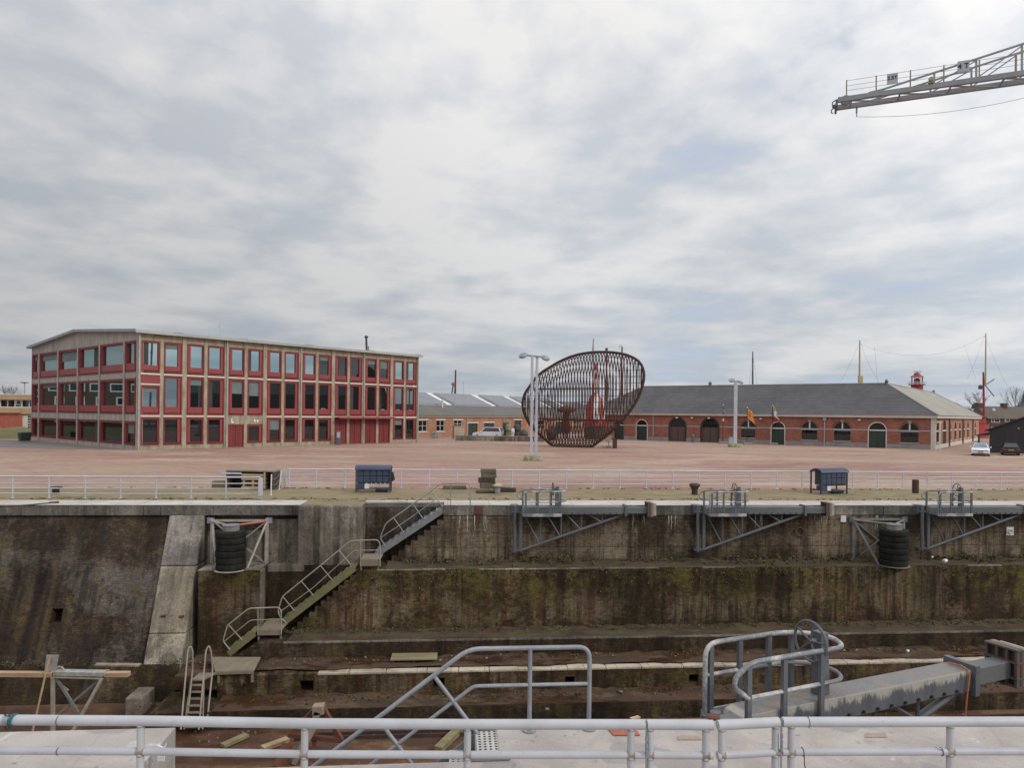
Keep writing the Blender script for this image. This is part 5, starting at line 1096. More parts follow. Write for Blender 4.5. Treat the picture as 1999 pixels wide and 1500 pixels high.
def red_window(parent, mtx, x0, x1, z0, z1, mL, mR, mB, glass, pd=.12):
    mb = MB(); frame_ring(mb, x0, x1, z0, z1, .11, -.06, .42)
    w = mb.build('window', MAT['red_frame'], parent, matrix=mtx)
    MB().box(x0 + .11, x1 - .11, .36, .41, z0 + .11, z1 - .11).build('shadow_gap', MAT['red_dark'], w)  # dark red backing paints the shade between frame and panel
    X0, X1, Z0, Z1 = x0 + .16, x1 - .16, z0 + .18, z1 - .15
    p = MB(); a, b, c, d = X0 + mL, X1 - mR, Z0 + mB, Z1 - .08
    p.box(X0, a, -.02, .36, Z0, Z1); p.box(b, X1, -.02, .36, Z0, Z1); p.box(a, b, -.02, .36, Z0, c); p.box(a, b, -.02, .36, d, Z1)
    p.build('panel', MAT['red_panel'], w)
    MB().box(a, b, pd, pd + .03, c, d).build('pane', glass, w)
    rb = random.random()
    if rb < .22: MB().box(a + .03, b - .03, pd - .012, pd - .003, d - (d - c) * random.uniform(.12, .55), d).build('blind', MAT['blind'], w)
    elif rb < .34: MB().box(a + .03, a + (b - a) * random.uniform(.2, .45), pd - .012, pd - .003, c + .02, d).build('curtain', MAT['blind_dark'], w)
    if rb > .62 and .6 < mB < .7: MB().prism([(a + (b - a) * .2, pd - .012, c), (b - (b - a) * random.uniform(.1, .3), pd - .012, c), (b - (b - a) * .3, pd - .012, c + .09), (a + (b - a) * .35, pd - .012, c + random.uniform(.06, .16))], (0, .009, 0)).build('desk', MAT['desk'], w)
for i in range(16):
    a = xf[i] + (.18 if i % 2 else .23); b = xf[i + 1] - (.23 if i % 2 else .18)
    mL, mR = (.27, .03) if i % 2 == 0 else (.03, .27)
    if i == 0: mL, mR = .05, .05
    for r_, (z0, z1) in enumerate(lv):
        if r_ == 0 and (i == 4 or 10 <= i <= 13): continue
        if r_ == 0 and i == 5: z1 = 2.60
        if r_ == 1 and i == 0: z1 = 6.70
        red_window(ob, None, a, b, z0, z1, mL, mR, (.06, .66, .52)[r_], MAT['glass_dark' if r_ == 0 or (r_ == 2 and 9 <= i <= 13) else 'glass_mid' if r_ == 1 else 'glass'])  # one glass throughout; dimmer copies imitate dark reflections and interiors
a = xf[0] + .23; b = xf[1] - .18
MB().box(a, b, .0, .3, 6.90, 7.76).build('red_spandrel', MAT['red_panel'], ob)
def grid_door(x0, x1, z1):
    mb = MB(); frame_ring(mb, x0, x1, 0.02, z1, .1, .0, .2)
    mb.box(x0 + .1, x1 - .1, .12, .16, .02, z1 - .1)
    n = 6
    for k in range(1, n): x = x0 + .1 + (x1 - x0 - .2) * k / n; mb.box(x - .03, x + .03, .07, .12, .12, z1 - .1)
    for k in range(1, 10): z = .12 + (z1 - .2) * k / 10; mb.box(x0 + .1, x1 - .1, .08, .12, z - .025, z + .025)
    d = mb.build('door', MAT['red_frame'], ob)
    MB().box((x0 + x1) / 2 - .02, (x0 + x1) / 2 + .02, .02, .07, .1, z1 - .12).build('door_stile', MAT['red_panel'], d)
grid_door(xf[4] + .23, xf[5] - .18, 2.60)
for i in range(10, 14): grid_door(xf[i] + (.18 if i % 2 else .23), xf[i + 1] - (.23 if i % 2 else .18), 3.2)
MB().box(xf[10] + .3, xf[14] - .1, -1.1, -.105, 3.30, 3.52).build('canopy', MAT['red_frame'], ob)
MB().box(xf[10] + .28, xf[14] - .08, -1.15, -1.105, 3.28, 3.54).build('canopy_edge', MAT['red_panel'], ob)
for x in (xf[0] + .03, xf[4] + .02, xf[8] + .02, xf[12] + .02, xf[16] - .05): MB().tube([(x, -.18, .0), (x, -.18, EV - .05)], .075, 8).build('drainpipe', MAT['pipe_grey'], ob, smooth=True)
OB(MB().prism([(xf[4] + .62, -.05, 2.75), (xf[4] + .9, -.05, 2.75), (xf[4] + .9, -.05, 2.92), (xf[4] + .74, -.05, 2.92), (xf[4] + .74, -.05, 3.3), (xf[4] + .62, -.05, 3.3)], (0, .049, 0)), 'wall_lamp', MAT['white_board'])
for x in (xf[5] + 1.0, xf[5] + 1.35): OB(MB().box(x, x + .2, -.05, -.001, 2.85, 3.15), 'wall_lamp', MAT['white_board'])
# side face
xs = [0, .55] + [0] * 6
bounds = [.0, .5, 4.35, 8.65, 13.7, 20.1, 27.8, 31.6]
tpx = [1075, 1045, 955, 765, 597, 445, 300, 235]
def side_t(zx):                                          # zoomed column -> metres along the side face
    px = zx / 3.947; dr = ray(px, 860); o = C0; dd = (CL - C0).normalized()
    # ray (dr.x k, k) = o + t dd
    k = (o.x * dd.y - o.y * dd.x) / (dr.x * dd.y - 1.0 * dd.x); return (k - o.y) / dd.y
sb = [side_t(v) for v in tpx]; sb[0] = 0.0; sb[-1] = Ll
apex_t = Ll * .5; AP = 13.45
roof_z = lambda t: EV + .25 + (AP - EV - .25) * (1 - abs(t - apex_t) / apex_t)
OB(MB().box(0, sb[1], -.03, .5, 0, EV), 'pilaster', MAT['concrete_side'], matrix=SIDE)
for t in sb[2:7]: OB(MB().box(t - .17, t + .17, -.12, .45, 0, 11.36), 'pilaster', MAT['concrete_side'], matrix=SIDE)
OB(MB().box(Ll - .3, Ll, -.05, .45, 0, EV), 'pilaster', MAT['concrete_side'], matrix=SIDE)
for k in range(1, 7):
    a, b = sb[k], sb[k + 1]
    for z0, z1 in ((0, .44), (2.95, 3.66), (7.42, 8.06)): OB(MB().box(a + .17, b - .17, .0, .45, z0, z1), 'spandrel', MAT['concrete_side'], matrix=SIDE)
MB().prism([(0.0, .001, 11.34), (Ll, .001, 11.34), (Ll, .001, EV + .1), (apex_t, .001, AP - .15), (0, .001, EV + .1)], (0, .45, 0)).build('gable', MAT['concrete_side'], ob, matrix=SIDE)
for k in range(1, 7):
    a, b = sb[k] + .19, sb[k + 1] - .19
    for r_, (z0, z1) in enumerate(((.46, 2.93), (3.68, 7.40), (8.08, 11.32))):
        red_window(ob, SIDE, a, b, z0, z1, .05, .12, (.06, .72, .72)[r_], MAT[('glass_dark', 'glass', 'glass')[r_]], .22)
# roof: two shallow slopes with a metal edge, built in the frame of the front
wv = OI @ CL; ex = Vector((wv.x, wv.y, 0)); ux = Vector((1, 0, 0)); e0 = ex.normalized()
def rp(x, t, z): p = ux * x + e0 * t; return (p.x, p.y, z)
o1 = .45
for name, ta, za, tb_, zb in (('roof', -.5, EV + .28, apex_t, AP), ('roof', apex_t, AP, Ll + .4, EV + .28)):
    pts_ = [rp(-o1, ta, za), rp(Lf + o1, ta, za), rp(Lf + o1, tb_, zb), rp(-o1, tb_, zb)]
    MB().hexa([tuple(Vector(p) - Vector((0, 0, .22))) for p in pts_] + pts_).build(name, MAT['roof_metal'], ob)
mb = MB()
for ta, za, tb_, zb in ((-.52, EV + .29, apex_t, AP + .01), (apex_t, AP + .01, Ll + .45, EV + .29)): mb.bar(rp(-o1 - .05, ta, za - .1), rp(-o1 - .05, tb_, zb - .1), .1, .3)
mb.build('roof_edge', MAT['roof_edge'], ob)
MB().box(-o1, Lf + o1, -.62, -.40, EV - .04, EV + .20).build('gutter', MAT['roof_metal'], ob)
for x in (3.3, 10.4, 18.8, 27.8, 35.8): OB(MB().box(x, x + 1.0, -.45, -.2, EV + .22, EV + .33), 'roof_hatch', MAT['arm_steel'])
p = OI @ ground_at(663, 868.5); bb = thing('sign_post', 'slim dark post box standing before the red entrance doors', 'post', Matrix.Translation(ob.matrix_world @ Vector((p.x, -1.2, 0))))
MB().box(-.25, .25, -.12, .12, 0, 1.75).build('body', MAT['arm_steel'], bb, bevel=.02)
MB().box(-.2, .2, -.14, -.121, .9, 1.6).build('face', MAT['sign_grey'], bb)
# mast and aerials behind its roof
def mast(label, px, y0, y1, dep, r0, r1, mat, extra=None, name='ship_mast', cat='mast'):
    a = at_depth(px[0], y0, dep); b = at_depth(px[1], y1, dep); base = Vector((a.x, a.y, 0)); m_ = thing(name, label, cat, T(base))
    low = a + (a - b) * ((a.z - 0) / max(.1, (b.z - a.z))); 
    MB().tube([Vector((a.x + (a.x - b.x) * a.z / max(.1, b.z - a.z), a.y, 0)) - base, b - base], r0, 8, r2=r1).build('pole', mat, m_, smooth=True)
    return m_, base, a, b
m_, bs, a, b = mast('short dark mast with a rounded head rising behind the office roof', (716, 715), 690, 660, 130, .28, .2, MAT['mast_dark'])
MB().lathe([(.2, 0), (.34, .1), (.34, .35), (.15, .5)], b - bs, 10).build('head', MAT['mast_dark'], m_, smooth=True)
MB().tube([b - bs + Vector((.45, 0, -1.5)), b - bs + Vector((.45, 0, -3))], .08, 6).build('side_rod', MAT['mast_dark'], m_)
m_, bs, a, b = mast('thin pale aerial on the office roof', (430, 429), 668, 629, 96, .03, .02, MAT['pipe_grey'], name='aerial', cat='aerial')
MB().tube([b - bs + Vector((-.5, 0, -.7)), b - bs + Vector((.1, 0, -.7))], .02, 5).build('cross_bar', MAT['pipe_grey'], m_)
# bin at the corner
p = ground_at(48, 862.5); bn = thing('waste_container', 'dark green waste container at the left corner of the office building', 'container', frame((p.x, p.y, 0), CL - C0))
MB().hexa([(-.45, -.5, .12), (.5, -.5, .12), (.5, .5, .12), (-.45, .5, .12), (-.6, -.6, 1.05), (.6, -.6, 1.05), (.6, .6, 1.05), (-.6, .6, 1.05)]).build('body', MAT['bin_green'], bn, bevel=.03)
MB().hexa([(-.64, -.64, 1.051), (.64, -.64, 1.051), (.64, .64, 1.051), (-.64, .64, 1.051), (-.6, -.5, 1.22), (.6, -.5, 1.22), (.6, .55, 1.2), (-.6, .55, 1.2)]).build('lid', MAT['bin_green'], bn, bevel=.03)
# ================================================================ low flat building at the far left
dA = 128.0
P0 = at_depth(75, 855, dA); P1 = at_depth(-60, 855, dA - 4)
lb = thing('brick_building', 'flat-roofed red brick building with tan bands at the far left', 'building', frame((P0.x, P0.y, 0), Vector((-1, -.03, 0))) @ Matrix.Scale(-1, 4, (0, 1, 0)))
zz = lambda y: at_depth(30, y, dA).z
LB = lambda mb, n, m: mb.build(n, m, lb)
x42 = (75 - 42) / F * dA; xend = 60
LB(MB().box(x42, xend, .0, 9, 0, zz(806)), 'wall', MAT['brick_left'])
LB(MB().box(-20, x42 - .001, .25, 9, 0, zz(810)), 'wall', MAT['cornice'])
LB(MB().box(-20, x42, -.1, 9, zz(808), zz(796)), 'band', MAT['tan_band']); LB(MB().box(x42 + .001, xend, -.45, 9, zz(806), zz(796)), 'band', MAT['tan_band'])
LB(MB().box(-20, xend, .5, 9, zz(796) + .001, zz(780) - .001), 'upper_wall', MAT['white_trim'])
LB(MB().box(-20, xend, -.3, 9, zz(780), zz(771)), 'roof_band', MAT['tan_band']); LB(MB().box(-20, xend, -.35, 9, zz(771) + .001, zz(769.5)), 'roof_edge', MAT['white_trim'])
for k in range(-6, 18):
    x = 2.2 + k * 1.32; 
    if k % 3 != 1 and x < xend - 2: LB(MB().box(x, x + 1.06, .44, .499, zz(793.5), zz(781.5)), 'window', MAT['glass_dark'])
    elif x < xend - 2: LB(MB().box(x + .1, x + 1.0, .44, .499, zz(793), zz(782.5)), 'window', MAT['glass'])
mb = MB()
for i in range(4):
    for j in range(5): mb.box(x42 - 1.6 + i * .38 - .9, x42 - 1.3 + i * .38 - .9, .19, .249, zz(835 - j * 5), zz(832 - j * 5))
LB(mb, 'window', MAT['glass_dark'])
mb = MB().prism([(-160, .0, 0), (60, 0, 0), (60, 0, 1.2), (-160, 0, 1.2)], (0, 0.01, 0))
gq = [ground_at(x, y) for x, y in ((-420, 858), (70, 856.5))]
v = []; n = 40
for i in range(n + 1):
    p = gq[0].lerp(gq[1], i / n)
    for j, (dy, z) in enumerate(((0, .0), (1.5, .55), (5, .95), (14, 1.25))): v.append((p.x, p.y + dy, z * random.uniform(.85, 1.1)))
tag(MB().add(v, [(i * 4 + j, (i + 1) * 4 + j, (i + 1) * 4 + j + 1, i * 4 + j + 1) for i in range(n) for j in range(3)]).build('grass_bank', MAT['grass'], smooth=True), kind='structure')
# ================================================================ long low building in the middle distance
M0 = ground_at(816, 854.5); MD = Vector((.615, .788, 0)).normalized()
mbld = thing('long_building', 'long low orange brick building with grey roof and panel skylights in the middle distance', 'building', frame((M0.x, M0.y, 0), MD))
ML0, ML1, MWd = -14.0, 62.0, 16.0
def mx(px):                                               # column of the photo -> metres along this front
    dr = ray(px, 850); k = (M0.x * MD.y - M0.y * MD.x) / (dr.x * MD.y - MD.x); return (k - M0.y) / MD.y
EZ, RZ = 3.75, 7.1
mxs = []
ops = [(817, 834, 1.0, 2.9, 'w'), (852, 868, 1.0, 2.9, 'w'), (886, 902, 1.7, 2.9, 'w'), (914, 932, 0.0, 2.35, 'd'), (945, 964, 0.0, 2.4, 'd'), (1004, 1017, 0.0, 2.9, 'd'), (1050, 1062, 1.0, 2.9, 'w'), (1085, 1097, 0.0, 2.6, 'd'), (1120, 1131, 1.0, 2.9, 'w')]
hol = [(mx(a), mx(b), c, d) for a, b, c, d, e in ops]
plates(MB(), (ML0, ML1), hol, (0, EZ - .28), lambda z: 0.0, .35).build('wall', MAT['brick_orange'], mbld)
MB().box(ML0, ML1, .36, MWd, 0, EZ - .3).build('inner_wall', MAT['interior'], mbld)
MB().box(ML0, ML1, -.3, .3, EZ - .27, EZ).build('gutter', MAT['cornice'], mbld)
for (a, b, c, d), o_ in zip(hol, ops):
    if o_[4] == 'w':
        w = MB(); frame_ring(w, a, b, c, d, .09, .12, .2); w.box((a + b) / 2 - .04, (a + b) / 2 + .04, .12, .2, c + .09, d - .09); w.box(a + .09, b - .09, .125, .195, (c + d) / 2 - .03, (c + d) / 2 + .03)
        wo = w.build('window', MAT['white_trim'], mbld); MB().box(a, b, .205, .23, c, d).build('pane', MAT['glass_dark'], wo)
        MB().box(a - .15, b + .15, -.05, .0, c - .14, c - .01).build('sill', MAT['cornice'], wo)
    else:
        wo = MB().box(a, b, .15, .22, c, d).build('door', MAT['green_door'], mbld)
        MB().box((a + b) / 2 - .03, (a + b) / 2 + .03, .13, .149, c, d).build('stile', MAT['black_paint'], wo)
    MB().box(a - .25, b + .25, -.04, -.001, d + .02, d + .22).build('lintel', MAT['white_trim'], wo)
mb = MB(); mb.prism([(ML0 - .2, y, z) for y, z in ((-.4, EZ), (MWd / 2, RZ), (MWd + .4, EZ), (MWd + .4, EZ - .15), (MWd / 2, RZ - .2), (-.4, EZ - .12))], (ML1 - ML0 + .4, 0, 0)); mb.build('roof', MAT['tile_grey'], mbld)
sk = [(815, 833), (851, 915), (927, 994), (1005, 1050), (1062, 1098), (1110, 1135)]
edges_ = [(mx(780), mx(834)), (mx(842), mx(915)), (mx(921), mx(1000)), (mx(1007), mx(1060)), (mx(1066), mx(1108)), (mx(1113), mx(1140))]
sl_ = (RZ - EZ) / (MWd / 2 + .4)
for a, b in edges_:
    y0, y1 = MWd * .27, MWd * .62; rz0 = EZ + (y0 + .4) * sl_
    sk_o = MB().hexa([(a, y0, rz0 - .3), (b, y0, rz0 - .3), (b, y1, RZ - .4), (a, y1, RZ - .4), (a, y0, rz0 + .12), (b, y0, rz0 + .12), (b - .0, y1, RZ + .85), (a, y1, RZ + .85)]).build('skylight', MAT['white_board'], mbld)
    MB().hexa([(a + .05, y0 - .05, rz0 + .125), (b - 1.3, y0 - .05, rz0 + .125), (b - 1.3, y1, RZ + .857), (a + .05, y1, RZ + .857), (a + .05, y0 - .05, rz0 + .19), (b - 1.3, y0 - .05, rz0 + .19), (b - 1.3, y1, RZ + .93), (a + .05, y1, RZ + .93)]).build('panel', MAT['solar'], sk_o)
for px in (910, 1052 - 70): 
    x = mx(px); MB().tube([(x, -.12, 0), (x, -.12, EZ - .28)], .09, 8).build('drainpipe', MAT['pipe_grey'], mbld)
x = mx(887); MB().tube([(x, 3, 5.0), (x, 3, 6.2)], .12, 8).lathe([(.2, 0), (.2, .35)], (x, 3, 6.2), 8).build('roof_vent', MAT['white_board'], mbld)
# ---- things before it
p = ground_at(852, 855.5); r = thing('waste_bin', 'pale grey wheeled waste bin beside the office building corner', 'bin', T(p))
MB().hexa([(-.28, -.3, .08), (.28, -.3, .08), (.28, .3, .08), (-.28, .3, .08), (-.36, -.38, .95), (.36, -.38, .95), (.36, .38, .95), (-.36, .38, .95)]).build('body', MAT['bin_grey'], r, bevel=.03)
MB().box(-.39, .39, -.42, .42, .951, 1.04).build('lid', MAT['bin_grey'], r, bevel=.03)
for sx in (-1, 1): MB().lathe([(.09, -.03), (.09, .03)], (sx * .25, .33, .09), 10, axis=(1, 0, 0)).build('wheel', MAT['black_paint'], r)
p = ground_at(846, 856); r = thing('street_box', 'small dark grey box left of the pale waste bin', 'box', T(p))
MB().box(-.3, .3, -.2, .2, 0, .75).build('body', MAT['zinc'], r, bevel=.03); MB().box(-.33, .33, -.23, .23, .751, .8).build('lid', MAT['arm_steel'], r)
a = ground_at(889, 860.3); b = ground_at(1062, 862.5)
lw = thing('low_wall', 'long low dark concrete wall before the orange brick building', 'wall', frame((a.x, a.y, 0), b - a)); L_ = (b - a).length
MB().box(0, L_, 0, .5, 0, .72).build('wall', MAT['dock_block'], lw); MB().box(-.03, L_ + .03, -.04, .54, .721, .80).build('cap', MAT['plinth'], lw)
a = ground_at(889, 857.5); b = ground_at(909, 857.5); w_ = (b - a).length
r = thing('concrete_hut', 'small beige concrete hut at the left end of the low wall', 'hut', frame((a.x, a.y, 0), b - a))
MB().box(0, w_, .9, 2.3, 0, 2.05).build('wall', MAT['beige'], r); MB().box(-.06, w_ + .06, .84, 2.36, 2.051, 2.16).build('roof', MAT['plinth'], r)

# ================================================================ neighbours added out of view, only for the office windows to mirror
r = thing('brick_building', 'tall brick building added beyond the left edge for the office side windows to mirror', 'building', T((-128, 104, 0)))
MB().box(-12, 0, -34, 34, 0, 10.6).build('wall', MAT['brick_brown'], r); MB().box(-12.3, .3, -34.3, 34.3, 10.601, 11.2).build('roof', MAT['cornice'], r)
for k in range(16):
    for z in (1.2, 5.0, 8.0):
        w = MB().box(.001, .08, -32 + k * 4.1, -32 + k * 4.1 + (1.9 if z != 8.0 else 3.2), z, z + 1.9).build('window', MAT['white_trim'], r)
        MB().box(.081, .10, -32 + k * 4.1 + .3, -32 + k * 4.1 + (1.6 if z != 8.0 else 2.9), z + .25, z + 1.65).build('pane', MAT['glass_dark'], w)
r = thing('added_warehouse', 'long dark warehouse added beyond the right edge for the office front windows to mirror', 'building', T((88, 48, 0)))
MB().prism([(0, -24, 0), (18, -24, 0), (18, -24, 9), (9, -24, 13.5), (0, -24, 9)], (0, 52, 0)).build('wall', MAT['black_boards'], r)
for k in range(7): MB().box(-.06, -.001, -21 + k * 7, -18 + k * 7, 1, 4).build('window', MAT['white_trim'], r)
# ================================================================ brick warehouse with arched windows
K0 = ground_at(1822, 877.8); KD = Vector((-.84, .543, 0)).normalized(); KS = Vector((.635, .7725, 0)).normalized()
kb = thing('brick_warehouse', 'long single-storey red brick warehouse with slate roof and arched openings', 'building', Matrix.Translation((K0.x, K0.y, 0)))
KF = Matrix.Translation((0, 0, 0)) @ Matrix(((-KD.x, KD.y, 0, 0), (-KD.y, -KD.x, 0, 0), (0, 0, 1, 0), (0, 0, 0, 1)))   # x runs right along the front (corner at 0), y into the building
KFy = Vector((KF[0][1], KF[1][1], 0))
if KFy.dot(KS) < 0: KF = KF @ Matrix.Scale(-1, 4, (0, 1, 0))
KSM = Matrix(((KS.x, -KS.y, 0, 0), (KS.y, KS.x, 0, 0), (0, 0, 1, 0), (0, 0, 0, 1)))      # x runs away along the side, y into the building
FL, SLn, WZ = 51.5, 57.0, 4.22
def kx(px, D, o=K0):
    dr = ray(px, 860); k = (o.x * D.y - o.y * D.x) / (dr.x * D.y - D.x); return (k - o.y) / D.y
def arch_wall(mtx, x0, x1, z1, ops_, mat, th=.4):
    # ops_: (a, b, sill, spring) with a half-round head
    mb = MB(); x = x0
    for a, b, zs, zp in ops_:
        mb.box(x, a, 0, th, 0, z1)
        if zs > 0: mb.box(a, b, 0, th, 0, zs)
        r = (b - a) / 2; c = (a + b) / 2; n = 10; rz = min(r, z1 - .25 - zp)
        pts_ = [(c - r * math.cos(PI * k / n), zp + rz * math.sin(PI * k / n)) for k in range(n + 1)]
        for (xa, za), (xb, zb) in zip(pts_, pts_[1:]):
            mb.hexa([(xa, 0, za), (xb, 0, zb), (xb, th, zb), (xa, th, za), (xa, 0, z1), (xb, 0, z1), (xb, th, z1), (xa, th, z1)])
        x = b
    mb.box(x, x1, 0, th, 0, z1)
    return mb.build('wall', mat, kb, matrix=mtx)
fr_ops = [(1199, 1217, 0, 'g'), (1242.5, 1263, 0, 'ga'), (1308, 1337, 0, 'b'), (1370, 1401, 0, 'b'), (1447, 1474, .9, 'w'), (1506, 1531, 0, 'ga'), (1565, 1595, .85, 'w'), (1628, 1660, .85, 'w'), (1696, 1729, 0, 'ga'), (1758, 1793, .85, 'w')]
lst = []
for a, b, s_, k in fr_ops:
    xa, xb = -kx(a, KD), -kx(b, KD); zp = 2.45
    lst.append((xa, xb, s_, zp, k))
arch_wall(KF, -FL, 0.0, WZ, [(a, b, s_, zp) for a, b, s_, zp, k in lst], MAT['brick_red'])
def arch_pts(a, b, zp, n=14, grow=0.0):
    r = (b - a) / 2 + grow; c = (a + b) / 2; rz = min((b - a) / 2, WZ - .25 - zp) + grow
    return [(c - r * math.cos(PI * k / n), zp + rz * math.sin(PI * k / n)) for k in range(n + 1)]
def arch_trim(mtx, a, b, zp, w, y0, y1, name, mat, parent, down_to=None):
    o_ = arch_pts(a, b, zp, grow=w); i_ = arch_pts(a, b, zp)
    if down_to is not None: o_ = [(a - w, down_to)] + o_ + [(b + w, down_to)]; i_ = [(a, down_to)] + i_ + [(b, down_to)]
    mb = MB()
    for k in range(len(o_) - 1):
        p, q_, r_, s_ = o_[k], o_[k + 1], i_[k + 1], i_[k]
        mb.hexa([(s_[0], y0, s_[1]), (r_[0], y0, r_[1]), (r_[0], y1, r_[1]), (s_[0], y1, s_[1]), (p[0], y0, p[1]), (q_[0], y0, q_[1]), (q_[0], y1, q_[1]), (p[0], y1, p[1])])
    return mb.build(name, mat, parent, matrix=mtx)
def arch_face(mtx, a, b, z0, zp, y, name, mat, parent):
    pts_ = [(a, y, z0)] + [(x, y, z) for x, z in arch_pts(a, b, zp)] + [(b, y, z0)]
    return MB().prism(pts_, (0, .05, 0)).build(name, mat, parent, matrix=mtx)
for a, b, s_, zp, k in lst:
    z0 = s_ if s_ else .0
    if k == 'b':
        d = arch_face(KF, a, b, z0, zp, .26, 'gate', MAT['brown_door'], kb)
        arch_trim(None, a, b, zp, .26, -.05, -.001, 'arch_band', MAT['black_paint'], d, 0.0)
        arch_face(None, a + .02, b - .02, zp - .05, zp + .02, .20, 'fanlight', MAT['glass_dark'], d)
        MB().box((a + b) / 2 - .03, (a + b) / 2 + .03, .22, .259, 0.05, zp).build('stile', MAT['black_paint'], d)
    elif k in ('g', 'ga'):
        d = arch_face(KF, a, b, z0, zp, .26, 'door', MAT['green_door'], kb)
        if k == 'ga': arch_trim(None, a, b, zp, .14, -.05, -.001, 'arch_band', MAT['cornice'], d, 0.0)
        MB().box(a, b, .10, .25, zp - .09, zp + .09).build('transom', MAT['white_trim'], d)
        arch_face(None, a + .12, b - .12, zp + .09, zp + .1, .22, 'fanlight', MAT['glass_dark'], d)
        MB().box((a + b) / 2 - .02, (a + b) / 2 + .02, .23, .259, 0.05, zp - .07).build('stile', MAT['black_paint'], d)
    else:
        w = arch_face(KF, a, b, z0, zp, .26, 'window', MAT['glass_dark'], kb)
        MB().box(a - .1, b + .1, -.04, .255, zp - .14, zp + .10).build('transom', MAT['band_grey'], w)
        MB().box((a + b) / 2 - .09, (a + b) / 2 + .09, .10, .255, zp + .10, zp + min((b - a) / 2, WZ - .25 - zp) - .05).build('mullion', MAT['white_trim'], w)
        MB().box(a - .12, b + .12, -.10, .25, z0 - .14, z0 - .004).build('sill', MAT['band_grey'], w)
        arch_trim(None, a, b, zp, .30, -.02, -.001, 'arch_band', MAT['brick_arch'], w)
        MB().prism([((a + b) / 2 - .18, -.06, zp + min((b - a) / 2, 1.5) - .05), ((a + b) / 2 + .18, -.06, zp + min((b - a) / 2, 1.5) - .05), ((a + b) / 2 + .25, -.06, zp + min((b - a) / 2, 1.5) + .35), ((a + b) / 2 - .25, -.06, zp + min((b - a) / 2, 1.5) + .35)], (0, .059, 0)).build('keystone', MAT['plinth'], w)
xs_ = [-FL] + [v for a, b, s_, zp, k in lst if s_ == 0 for v in (a - .15, b + .15)] + [0]
for a, b in zip(xs_[::2], xs_[1::2]): MB().box(a, b, -.05, -.001, 0, .62).build('plinth', MAT['plinth'], kb, matrix=KF)
xs_ = [-FL] + [v for a, b, s_, zp, k in lst for v in (a - .13, b + .13)] + [0]
for a, b in zip(xs_[::2], xs_[1::2]): MB().box(a, b, -.03, -.001, 2.40, 2.56).build('stone_band', MAT['band_grey'], kb, matrix=KF)
# side wall, in paler orange brick: its sunlit tone is in the colour
sops = []
for c_, hw in ((1831.3, 3.2), (1843.5, 3.6), (1854.8, 2.2), (1865, 2.0), (1873.6, 1.7), (1881.6, 1.6), (1889.4, 1.6), (1903.5, 1.2)):
    sops.append((kx(c_ - hw, KS), kx(c_ + hw, KS)))
arch_wall(KSM, 0.0, SLn, WZ, [(a, b, .9 if i != 1 else 0, 2.45) for i, (a, b) in enumerate(sops)], MAT['brick_orange'])
for i, (a, b) in enumerate(sops):
    w = arch_face(KSM, a, b, .9 if i != 1 else 0, 2.45, .26, 'window' if i != 1 else 'door', MAT['glass_dark'] if i != 1 else MAT['green_door'], kb)
    MB().box(a - .05, b + .05, -.02, .25, 2.34, 2.52).build('transom', MAT['white_trim'], w)
    if i != 1: MB().box(a - .05, b + .05, -.08, .25, .78, .896).build('sill', MAT['white_trim'], w)
MB().box(0, SLn, -.05, -.001, 0, .55).build('plinth', MAT['cornice'], kb, matrix=KSM)
for px in (1824.3, 1851.6, 1878, 1897.5): x = kx(px, KS) if px > 1825 else .25; MB().tube([(x, -.15, 0), (x, -.15, WZ)], .11, 8).build('drainpipe', MAT['arm_steel'] if px > 1830 else MAT['white_trim'], kb, matrix=KSM)
MB().box(-.12, .02, -.14, .3, 0, WZ).build('corner_stone', MAT['cornice'], kb, matrix=KSM)
for px in (1275.5, 1609.5): x = -kx(px, KD); MB().tube([(x, -.14, 0), (x, -.14, WZ - .1)], .09, 8).build('drainpipe', MAT['band_grey'], kb, matrix=KF)
x = -kx(1609.5, KD); MB().box(x - .2, x + .2, -.3, -.02, WZ - .5, WZ - .1).build('hopper', MAT['band_grey'], kb, matrix=KF)
for px in (1224, 1321.5, 1351, 1384, 1485, 1677): x = -kx(px, KD); MB().lathe([(.14, 0), (.2, -.05), (.2, -.22), (.05, -.26)][::-1], (x, -.22, WZ - .25), 8).build('wall_lamp', MAT['white_trim'], kb, matrix=KF)
# cornice and the roofs (ridge along the front, then along the side wing)
Fp = lambda t, s_, z: tuple(KD * t + KS * s_ + Vector((0, 0, z)))
mb = MB(); mb.hexa([Fp(-.5, -.4, WZ + .001), Fp(-.5, .6, WZ + .001), Fp(FL + .3, .6, WZ + .001), Fp(FL + .3, -.4, WZ + .001), Fp(-.5, -.4, WZ + .42), Fp(-.5, .6, WZ + .42), Fp(FL + .3, .6, WZ + .42), Fp(FL + .3, -.4, WZ + .42)])
mb.build('cornice', MAT['cornice'], kb)
MB().hexa([Fp(-.45, .602, WZ + .002), Fp(.6, .602, WZ + .002), Fp(.6, SLn + .3, WZ + .002), Fp(-.45, SLn + .3, WZ + .002), Fp(-.45, .602, WZ + .40), Fp(.6, .602, WZ + .40), Fp(.6, SLn + .3, WZ + .40), Fp(-.45, SLn + .3, WZ + .40)]).build('cornice', MAT['cornice'], kb)
hw_, RZk, EZk = 6.9, 9.3, WZ + .421
ap = Fp(hw_, hw_, RZk); le = Fp(FL - hw_ * .95, hw_, RZk); re_ = Fp(hw_, SLn - hw_ * .9, RZk)
c0 = Fp(-.6, -.55, EZk); cl = Fp(FL + .4, -.55, EZk); cr = Fp(-.6, SLn + .4, EZk); ib = Fp(2 * hw_, 2 * hw_, EZk)
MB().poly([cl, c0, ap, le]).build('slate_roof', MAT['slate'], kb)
MB().poly([c0, cr, re_, ap]).build('side_roof', MAT['slate_pale'], kb)
